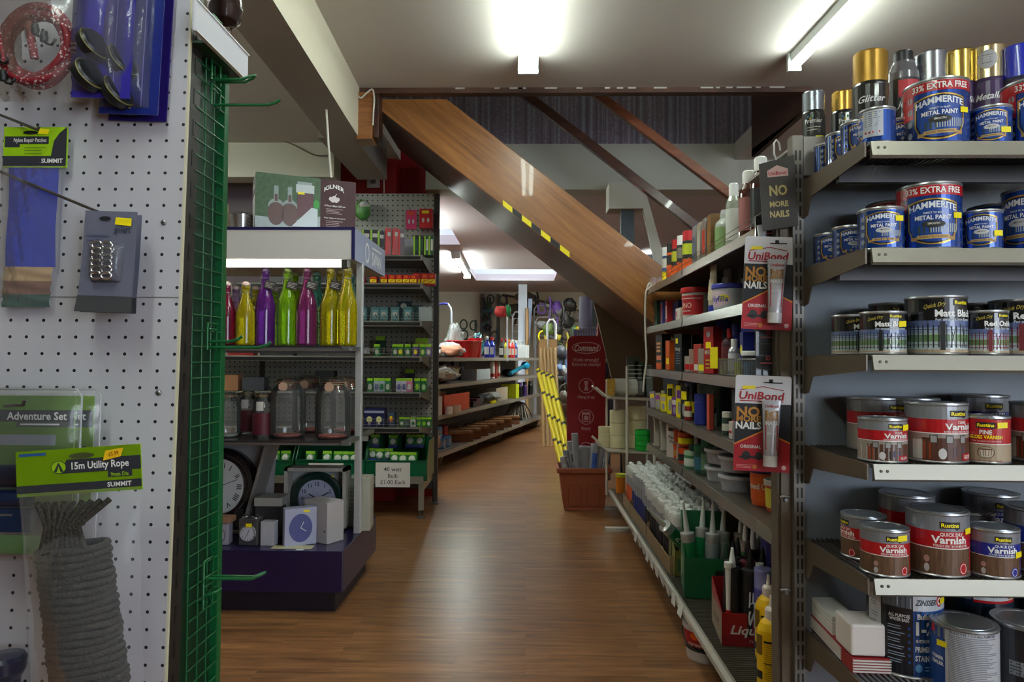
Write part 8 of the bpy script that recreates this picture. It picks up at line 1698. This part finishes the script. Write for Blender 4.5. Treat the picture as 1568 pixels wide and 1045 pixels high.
def L_pine(r, h, big):
    A = Art(); R_ = C(176, 18, 28, 0.3, 0, 0.5); A.rect(-PI*r*0.99, PI*r*0.99, h*0.42, h-0.005, R_, 0); A.rect(-PI*r*0.99, PI*r*0.99, 0.004, h*0.43, C(168, 148, 122, 0.4, 0, 0.4), 0); A.rect(-PI*r*0.99, PI*r*0.99, h*0.41, h*0.425, WHITE, 1)
    rustins(A, 0, h*0.82, r*0.8); A.text('PINE', 0, h*0.67, h*0.09, WHITE, 3, r*0.5, 1.6); A.text('GLOSS VARNISH', 0, h*0.565, h*0.075, YEL, 3, r*1.4, 1.6); A.text('EXTRA TOUGH POLYURETHANE', 0, h*0.475, h*0.032, C(225, 190, 190), 3, r*1.3)
    A.ring(0, h*0.24, r*0.36, h*0.13, r*0.03, C(90, 70, 60), 2); A.rect(-r*0.26, r*0.26, h*0.14, h*0.33, C(205, 196, 180), 2)
    for k in range(5): A.line((r*(-0.2+0.1*k), h*0.16), (r*(-0.24+0.12*k), h*0.31), r*0.025, C(110, 70, 40), 3)
    A.rect(-r*0.24, r*0.24, h*0.29, h*0.32, C(110, 70, 40), 4); A.text('SATIN & TOUGH FOR ALL WOOD', 0, h*0.06, h*0.03, C(150, 50, 40), 3, r*1.4)
    return A
def L_quick(r, h, big, blue=False):
    A = Art(); B_ = C(26, 42, 140, 0.3, 0, 0.5) if blue else C(176, 18, 28, 0.3, 0, 0.5); WD = wood((78, 56, 42), (118, 88, 66), (30, 30, 3), 0.35, 0.4, 2, 8)
    A.rect(-PI*r*0.99, PI*r*0.99, h*0.70, h-0.005, C(136, 138, 146, 0.3, 0.3, 0.4), 0); A.rect(-PI*r*0.99, PI*r*0.99, h*0.455, h*0.72, B_, 1); A.rect(-PI*r*0.99, PI*r*0.99, h*0.445, h*0.46, WHITE, 2); A.rect(-PI*r*0.99, PI*r*0.99, 0.004, h*0.45, WD, 0)
    rustins(A, r*0.30, h*0.82, r*0.68); A.text('QUICK DRY', r*0.36, h*0.675, h*0.055, WHITE, 4, r*0.78, 1.2); A.text('Varnish', r*0.30, h*0.59, h*0.115, WHITE, 4, r*1.2, 2.2); A.text('TOUCH DRY IN 20 MINUTES', r*0.35, h*0.495, h*0.036, WHITE, 4, r*1.2, 1)
    A.ell(r*0.78, h*0.14, r*0.18, h*0.10, B_, 2); A.ring(r*0.78, h*0.14, r*0.14, h*0.08, r*0.02, WHITE, 3, n=16); A.ell(-r*0.45, h*0.27, r*0.1, h*0.055, C(170, 130, 120), 2, 8); A.ell(-r*0.45, h*0.13, r*0.09, h*0.065, C(190, 180, 180), 2, 8)
    A.rect(r*1.15, r*1.3, h*0.05, h*0.5, B_, 2)
    return A
def L_zin(r, h, big, kind=0):
    A = Art(); W_ = C(205, 208, 212, 0.3, 0, 0.4); NV_ = C(16, 70, 140, 0.3, 0, 0.5); K = C(22, 26, 34, 0.3, 0, 0.5)
    if kind == 0:
        A.rect(-PI*r*0.99, PI*r*0.99, 0.006, h-0.006, K, 0); A.rect(0.0, r*1.6, 0.006, h-0.006, NV_, 1); A.rect(0.0, r*1.6, h*0.76, h-0.006, W_, 2); A.rect(-r*1.35, -r*0.85, 0.006, h-0.006, C(196, 196, 200, 0.4), 1)
        A.lines(-r*1.25, -r*0.95, h*0.3, h*0.9, 20, C(110, 110, 116), 2, 0.3); A.rect(-r*1.2, -r*0.95, h*0.1, h*0.25, BLACK, 3); A.rect(-r*0.8, -r*0.02, h*0.78, h-0.01, C(90, 96, 104), 1); A.poly([(-r*0.4, h*0.8), (-r*0.05, h*0.78), (-r*0.05, h*0.9), (-r*0.4, h*0.94)], C(190, 196, 198), 2)
        A.text('ZINSSER', r*0.38, h*0.855, h*0.06, K, 4, r*0.62, 2, 0.3); A.ell(r*0.82, h*0.86, r*0.13, h*0.062, RED, 4); A.ell(r*0.82, h*0.86, r*0.085, h*0.042, WHITE, 5); A.ell(r*0.82, h*0.86, r*0.045, h*0.022, RED, 6)
        A.text('Bulls Eye', r*0.42, h*0.70, h*0.06, WHITE, 4, r*0.62, 1.6); A.text('1-2-3', r*0.48, h*0.57, h*0.14, WHITE, 4, r*0.82, 2.8); A.text('INTERIOR & EXTERIOR', r*0.5, h*0.43, h*0.035, WHITE, 4, r*0.85, 1.2)
        A.text('PRIMER-SEALER', r*0.5, h*0.34, h*0.06, WHITE, 4, r*0.9, 1.8); A.text('STAIN KILLER', r*0.47, h*0.24, h*0.06, WHITE, 4, r*0.85, 1.8); A.ell(r*0.14, h*0.13, r*0.09, h*0.045, C(90, 150, 200), 4); A.lines(r*0.3, r*0.8, h*0.09, h*0.16, 2, C(170, 200, 225), 4, 0.3)
        A.text('ALL PURPOSE', -r*0.35, h*0.69, h*0.035, WHITE, 4, r*0.55, 1.3); A.text('WATER BASE', -r*0.35, h*0.645, h*0.035, WHITE, 4, r*0.5, 1.3); 
        for k in range(6): A.ell(-r*0.1, h*(0.56-0.075*k), r*0.035, h*0.018, NV_, 4, 8); A.lines(-r*0.65, -r*0.2, h*(0.53-0.075*k), h*(0.585-0.075*k), 2, C(150, 170, 190), 4, 0.3, k)
    elif kind == 1:
        A.rect(-PI*r*0.99, PI*r*0.99, 0.006, h-0.006, C(24, 40, 60, 0.3, 0, 0.5), 0); A.rect(-r*0.2, r*1.2, h*0.74, h-0.006, W_, 2); A.rect(-r*0.2, r*1.2, h*0.72, h*0.75, RED, 3); A.rect(-r*0.2, r*1.2, h*0.92, h-0.006, RED, 3); A.text('ZINSSER', r*0.35, h*0.83, h*0.075, K, 4, r*0.8, 2, 0.3); A.ell(r*0.88, h*0.83, r*0.12, h*0.06, RED, 4); A.ell(r*0.88, h*0.83, r*0.07, h*0.035, WHITE, 5)
        A.rect(-r*0.85, -r*0.25, h*0.74, h*0.92, C(96, 110, 120), 2)
    elif kind == 2:
        A.rect(-PI*r*0.99, PI*r*0.99, 0.006, h-0.006, C(178, 180, 186, 0.4, 0, 0.3), 0); A.rect(-r*1.4, -r*0.45, 0.006, h-0.006, C(18, 66, 140, 0.3, 0, 0.5), 1); A.lines(-r*0.36, r*1.2, h*0.04, h*0.9, 34, C(110, 114, 124), 2, 0.45); A.text('BULLS EYE 1-2-3 ALL PURPOSE', r*0.4, h*0.93, h*0.035, C(40, 50, 80), 3, r*1.4, 1)
        A.rect(-r*0.9, -r*0.45, h*0.8, h*0.95, C(120, 130, 134), 2); A.ell(-r*0.95, h*0.9, r*0.1, h*0.06, RED, 3); A.text('PRIMER', -r*0.75, h*0.5, h*0.05, WHITE, 3, r*0.5, 1.6); A.text('SEALER', -r*0.75, h*0.42, h*0.05, WHITE, 3, r*0.5, 1.6)
    else:
        A.rect(-PI*r*0.99, PI*r*0.99, 0.006, h-0.006, K, 0); A.rect(r*0.1, r*0.7, h*0.72, h*0.90, C(150, 156, 160), 1); A.lines(r*0.12, r*0.6, h*0.73, h*0.89, 4, C(60, 64, 70), 2, 0.4); A.rect(-r*0.6, -r*0.1, h*0.3, h*0.5, C(120, 126, 132), 1); A.lines(-r*0.58, -r*0.15, h*0.31, h*0.49, 4, C(50, 54, 60), 2, 0.4)
    return A
def tinfn(r, h, artf, lidc, **kw):
    def fn():
        t = thing('paint_tin', '', 'tin'); m = MB()
        m.lathe([(r*0.93, 0.002), (r+0.0006, 0.0), (r+0.0012, 0.002), (r, 0.004), (r, h-0.005), (r+0.0012, h-0.003), (r+0.0008, h), (r*0.93, h-0.0005)], TIN, 40); m.build('body', t)
        m = MB(); m.lathe([(r*0.94, h-0.0012), (r*0.92, h-0.0035), (r*0.86, h-0.0035), (r*0.84, h+0.0005), (r*0.80, h+0.0005), (r*0.78, h-0.001), (0, h-0.001)], lidc, 40, cap=False); m.build('lid', t)
        m = MB(); m.art(artf(r, h, **kw), cyl(r+0.0003, 0, 0.00009)); m.build('label', t); return t
    return fn
LIDM = C(160, 166, 172, 0.28, 0.8); LIDG = C(120, 124, 132, 0.3, 0.6)
R1, H1 = 0.054, 0.120; R2, H2 = 0.0375, 0.076
TP = {}
def deft(k, r, h, f, lid=LIDM, **kw): TP[k] = (Proto(tinfn(r, h, f, lid, **kw)), r, h)
deft('HB', 0.053, 0.122, L_hammer, big=True); deft('HS', 0.033, 0.073, L_hammer, big=False); deft('HT', 0.030, 0.066, L_hammer, big=False); deft('HC', 0.0385, 0.078, L_hammer, big=False); deft('HM', 0.053, 0.116, L_hammer, LIDM, big=False)
deft('MB', 0.050, 0.106, L_matt, big=True); deft('MS', 0.038, 0.078, L_matt, big=False); deft('RB', 0.050, 0.104, L_matt, big=True, txt='Red Oxide', red=True); deft('RS', 0.036, 0.080, L_matt, big=False, txt='Red Oxide', red=True)
deft('CB', 0.050, 0.106, L_clear, big=True); deft('CS', 0.040, 0.078, L_clear, big=False); deft('PS', 0.037, 0.083, L_pine, big=False)
deft('QB', 0.050, 0.112, L_quick, LIDG, big=True); deft('QS', 0.040, 0.082, L_quick, LIDM, big=False); deft('UB', 0.050, 0.112, L_quick, LIDG, big=True, blue=True); deft('US', 0.041, 0.084, L_quick, LIDM, big=False, blue=True)
deft('Z0', 0.064, 0.162, L_zin, C(110, 122, 138, 0.3, 0.5), big=True, kind=0); deft('Z1', 0.062, 0.160, L_zin, C(96, 110, 128, 0.3, 0.5), big=True, kind=1); deft('Z2', 0.052, 0.118, L_zin, LIDM, big=True, kind=2); deft('Z3', 0.055, 0.120, L_zin, C(170, 176, 184, 0.3, 0.7), big=True, kind=3)
def tin(k, px, D, lev, label, turn=0.0, stick=None, dz=0.0):
    pr, r, h = TP[k]; X = PX(px, D); rz = -math.atan2(X, D)+turn
    o = pr((X, D, TZ[lev]+0.001+dz), rz, label)
    if stick: sticker(o, r*stick[0], 0, h*stick[1], 0.018, 0.011, r, 0)
    return o
f_ = 1.285
# top shelf
tin('HT', 1272, 1.46, 0, 'small blue tin at the back of the receding edge row, top shelf', 0.5); tin('HT', 1291, 1.39, 0, 'small blue tin third from the front in the edge row, top shelf', 0.4)
tin('HT', 1316, 1.325, 0, 'small blue tin second from the front in the edge row, top shelf', 0.3)
o = tin('HT', 1346, 1.258, 0, 'small blue tin turned to show its white back panel, top shelf corner', -1.5)
A = Art().rect(0.022, 0.055, 0.012, 0.060, C(190, 196, 205), 20).lines(0.025, 0.052, 0.03, 0.058, 8, C(90, 100, 120), 22, 0.3).rect(0.025, 0.035, 0.018, 0.022, RED, 22).rect(0.038, 0.05, 0.018, 0.022, RED, 22); m = MB(); m.art(A, cyl(0.0303, 0, 0.00009)); m.build('back_label', o); sticker(o, 0.030, 0, 0.052, 0.018, 0.010, 0.030)
tin('HS', 1375, 1.34, 0, 'small tin with red band glimpsed behind the white-backed tin', 0.6)
tin('HB', 1437, f_, 0, 'large blue hammered paint tin with 33% extra free band, top shelf', 0.12, (0.8, 0.5)); tin('HS', 1521, 1.27, 0, 'small blue metal paint tin to the right of the big one, top shelf', 0.05, (0.7, 0.35)); tin('HB', 1590, 1.28, 0, 'large blue tin cut by the frame edge, top shelf', 0.3)
# second shelf
tin('HT', 1270, 1.46, 1, 'small blue tin rearmost along the edge of the second shelf', 0.3); tin('HT', 1301, 1.38, 1, 'small blue tin in the middle of the edge row, second shelf', 0.3); o = tin('HC', 1350, 1.275, 1, 'blue metal paint tin at the corner of the second shelf', 0.15, (0.72, 0.72))
tin('HB', 1372, 1.42, 1, 'red-banded tin mostly hidden behind the corner tin, second shelf', 0.1); tin('HB', 1424, f_, 1, 'large blue hammered paint tin with 33% extra free band, second shelf', 0.15, (0.85, 0.5)); tin('HS', 1505, 1.27, 1, 'small blue metal paint tin beside the big one, second shelf', 0.0, (0.85, 0.4)); tin('HM', 1530, 1.42, 1, 'dark blue tin standing behind the small one, second shelf'); tin('HM', 1590, 1.28, 1, 'large navy tin cut by the frame edge, second shelf', -0.5)
# third shelf
tin('MS', 1306, 1.36, 2, 'small matt black paint tin nearest the side bracket, third shelf', 0.35); tin('MS', 1345, 1.44, 2, 'small black tin at the rear behind the corner pair, third shelf', 0.2); tin('MB', 1372, 1.42, 2, 'black tin at the rear with yellow brand patch, third shelf', 0.1)
tin('MS', 1352, 1.265, 2, 'small matt black paint tin with yellow sticker, front of third shelf', -0.02, (0.95, 0.70)); tin('MB', 1433, 1.275, 2, 'large matt black paint tin with a fence picture, third shelf', 0.28)
tin('MB', 1500, 1.42, 2, 'black tin behind the small red oxide one, third shelf', 0.0); tin('RS', 1508, 1.262, 2, 'small red oxide paint tin with dark red fence picture', 0.30); tin('RB', 1563, 1.31, 2, 'large red oxide paint tin at the frame edge', 0.1)
# fourth shelf
tin('CB', 1337, 1.43, 3, 'clear varnish tin at the rear near the side wall, fourth shelf', 0.5); tin('CB', 1395, 1.41, 3, 'clear varnish tin half hidden behind the two front ones', -0.9); tin('CS', 1350, 1.265, 3, 'small clear gloss varnish tin at the front of the fourth shelf', 0.15, (0.95, 0.80))
tin('CB', 1432, 1.275, 3, 'large clear gloss varnish tin, front of the fourth shelf', 0.35, (1.2, 0.83)); tin('PS', 1508, 1.262, 3, 'pine gloss varnish tin with yellow lettering', 0.0, (0.7, 0.82)); tin('UB', 1500, 1.43, 3, 'grey-topped tin in shadow behind the pine varnish', 0.2); tin('CB', 1595, 1.285, 3, 'clear varnish tin at the frame edge, fourth shelf', -0.1)
# fifth shelf
tin('QS', 1320, 1.36, 4, 'small quick dry varnish tin nearest the side bracket, brown side showing', -1.3); tin('QB', 1386, 1.42, 4, 'quick dry varnish tin at the rear between two front tins', 0.4); tin('QS', 1352, 1.262, 4, 'small red-banded quick dry varnish tin with yellow sticker', 0.10, (0.65, 0.84))
tin('QB', 1432, 1.275, 4, 'large red-banded quick dry varnish tin, front of the fifth shelf', 0.12, (1.02, 0.72)); tin('QS', 1484, 1.40, 4, 'small tin whose lid shows between the red and blue varnish tins', 0.3); tin('US', 1516, 1.262, 4, 'small blue-banded quick dry varnish tin', 0.12, (1.0, 0.5)); tin('UB', 1514, 1.44, 4, 'blue-banded varnish tin at the rear of the fifth shelf', 0.2); tin('UB', 1584, 1.30, 4, 'large blue-banded varnish tin at the frame edge', 0.2)
# sixth shelf
tin('Z0', 1381, 1.325, 5, 'large primer tin with blue 1-2-3 panel on the lowest visible shelf', 0.22, (0.95, 0.86)); tin('Z1', 1489, 1.39, 5, 'large primer tin with red and white top band behind the white-labelled one', 0.15, (1.05, 0.80))
tin('Z2', 1471, 1.235, 5, 'primer tin turned to its white small-print panel, lowest shelf', -0.1, (-0.55, 0.72)); tin('Z3', 1568, 1.24, 5, 'black-labelled tin at the frame edge, lowest shelf', 0.1); tin('Z1', 1596, 1.42, 5, 'large dark primer tin at the rear by the frame edge')
# decorators' filling knives and boxes at the left of the lowest shelf
X0 = PX(1262, 1.36); 
t = thing('boxed_tiles', 'stack of thin white boards in a red sleeve on the lowest shelf', 'boxes', (0.645, 1.385, TZ[5]+0.001), 0.0); RS_ = C(140, 24, 30, 0.4)
t.rotation_euler = (0, 0, -0.06)
m = MB(); m.box(-0.035, 0.035, -0.10, 0.12, 0.0, 0.028, RS_); m.build('red_sleeve', t)
m = MB()
for k in range(5): m.box(-0.034, 0.034, -0.102, -0.1, 0.002+k*0.005, 0.0045+k*0.005, C(205, 200, 195)); m.box(-0.0365, -0.035, -0.05, 0.125, 0.002+k*0.005, 0.0045+k*0.005, C(205, 200, 195))
m.build('board_edges', t)
m = MB()
for k in range(5): m.box(-0.033, 0.015, -0.0, 0.118, 0.029+k*0.0075, 0.035+k*0.0075, C(210, 206, 202))
m.build('upper_boards', t)
m = MB(); m.box(-0.036, 0.026, -0.098, -0.022, 0.03, 0.088, C(214, 205, 200, 0.4)); o = m.build('white_box', t, 0.004); m = MB(); 
for zz_ in (0.045, 0.08): m.lathe([(0.0022, 0), (0.0018, 0.001), (0, 0.001)], C(70, 66, 64), 10, Matrix.Translation((-0.018, -0.0882, zz_)) @ Matrix.Rotation(PI/2, 4, 'X'))
m.build('rivet_pair', o)
# spray cans on top
def sprayc(label, px, D, z0, r, h_, capc, bodyc, top, txt, mid=None, turn=0.0, capk=0.27, it=0.3, stick=False, dots=None):
    X = PX(px, D); t = thing('spray_can', label, 'can', (X, D, z0+0.001), -math.atan2(X, D)+turn)
    hb = h_*(1-capk)
    m = MB(); m.lathe([(r*0.94, 0.001), (r, 0), (r*1.01, 0.003), (r, 0.006), (r, hb-0.008), (r*1.015, hb-0.006), (r*0.96, hb)], bodyc, 32); m.build('body', t)
    m = MB(); m.lathe([(r*0.99, hb-0.001), (r*0.99, h_-0.003), (r*0.95, h_), (r*0.85, h_-0.001), (r*0.85, h_-0.006), (0, h_-0.006)], capc, 32, cap=False); m.build('cap', t)
    A = Art(); A.rect(-r*3.1, r*3.1, hb*0.55, hb-0.01, top, 0)
    if mid: A.rect(-r*3.1, r*3.1, 0.008, hb*0.55, mid, 0)
    if txt: A.text(txt, 0, hb*0.78, r*0.42, WHITE, 3, r*1.6, 1.2, it)
    A.lines(-r*0.6, r*0.7, hb*0.58, hb*0.68, 2, C(190, 185, 170), 2, 0.3)
    if dots:
        for k in range(3): A.ell(r*(-0.5+0.2*k), hb*(0.86-0.04*(k % 2)), r*0.09, r*0.12, (C(60, 140, 180), C(200, 160, 40), C(80, 150, 90))[k], 4, 8)
        A.rect(-r*0.3, r*0.5, 0.02, hb*0.3, dots, 2); A.ell(r*0.1, hb*0.38, r*0.35, hb*0.09, C(200, 205, 200), 2)
    m = MB(); m.art(A, cyl(r+0.0003, 0, 0.0001)); m.build('label', t)
    if stick: sticker(t, r*0.5, 0, hb*0.45, 0.018, 0.010, r)
    return t
ZT = 1.484
sprayc('silver-capped black spray can standing apart on the rack end', 1248, 1.70, ZT, 0.0265, 0.178, C(150, 156, 166, 0.25, 0.8), C(24, 26, 28, 0.3, 0, 0.5), C(22, 26, 26, 0.3, 0, 0.5), 'Premier', C(26, 30, 28), 0.0, 0.27, 0.0, True, C(110, 130, 110))
sprayc('gold-capped black spray can, second from the rack end', 1294, 1.72, ZT, 0.0285, 0.185, C(190, 150, 70, 0.25, 0.8), C(24, 24, 26, 0.3, 0, 0.5), C(22, 24, 26, 0.3, 0, 0.5), 'Premier', C(30, 26, 20), 0.45, 0.26, 0.0, False, C(150, 120, 50))
z0 = TZ[0]
sprayc('wide gold-capped glitter spray can at the front of the top row', 1336, 1.40, z0, 0.033, 0.236, C(170, 130, 50, 0.32, 0.6), C(24, 22, 20, 0.3, 0, 0.5), C(28, 26, 22, 0.3, 0, 0.5), 'Glitter', C(150, 100, 44, 0.35, 0.3, 0.4, 0.6, 300), 0.1, 0.27, 0.35, True)
t = thing('cleaner_bottle', 'black-capped clear and red cleaner bottle between the spray cans', 'bottle', (PX(1387, 1.43), 1.43, z0+0.001), -0.5); r = 0.03
m = MB(); m.lathe([(r*0.95, 0), (r, 0.005), (r, 0.19), (r*0.97, 0.205), (r*0.72, 0.225), (r*0.7, 0.23)], C(110, 108, 112, 0.2, 0.2, 0.6), 28); m.build('body', t); m = MB(); m.lathe([(r*0.62, 0.225), (r*0.62, 0.25), (r*0.55, 0.253), (0, 0.253)], C(20, 20, 22, 0.35), 24); m.build('cap', t)
m = MB(); m.art(Art().rect(-r*3.1, r*3.1, 0.01, 0.19, C(30, 26, 28, 0.3, 0, 0.5), 0).rect(-r*0.3, r*1.1, 0.15, 0.185, C(190, 50, 60), 1).text('Jenolite', r*0.4, 0.135, 0.012, WHITE, 2, r*1.4, 1, 0.3), cyl(r+0.0005)); m.build('label', t)
sprayc('silver-capped spray can behind the big top tin', 1430, 1.43, z0, 0.031, 0.248, C(150, 152, 158, 0.25, 0.8), C(40, 40, 44), C(50, 40, 60), None, None)
sprayc('bright gold-capped purple spray can behind the big top tin', 1474, 1.43, z0, 0.031, 0.250, C(205, 175, 90, 0.18, 0.95), C(60, 40, 80), C(66, 44, 84, 0.3, 0, 0.5), 'Metallic', C(90, 70, 50), 0.2)
o = sprayc('champagne-capped purple spray can with round paper sticker', 1520, 1.40, z0, 0.031, 0.246, C(196, 180, 140, 0.2, 0.9), C(60, 40, 80), C(70, 46, 90, 0.3, 0, 0.5), 'Metallic', C(90, 70, 50), 0.05)
m = MB(); m.art(Art().ell(-0.004, 0.215, 0.017, 0.019, C(176, 174, 176, 0.5), 2, 16).lines(-0.014, 0.006, 0.205, 0.226, 4, C(110, 108, 110), 4, 0.25), cyl(0.0312, 0, 0.0002)); m.build('round_sticker', o)
sprayc('royal blue capped spray can cut by the frame edge', 1568, 1.37, z0, 0.034, 0.232, C(24, 40, 190, 0.3, 0, 0.5), C(40, 40, 60), C(90, 40, 90), None, None)
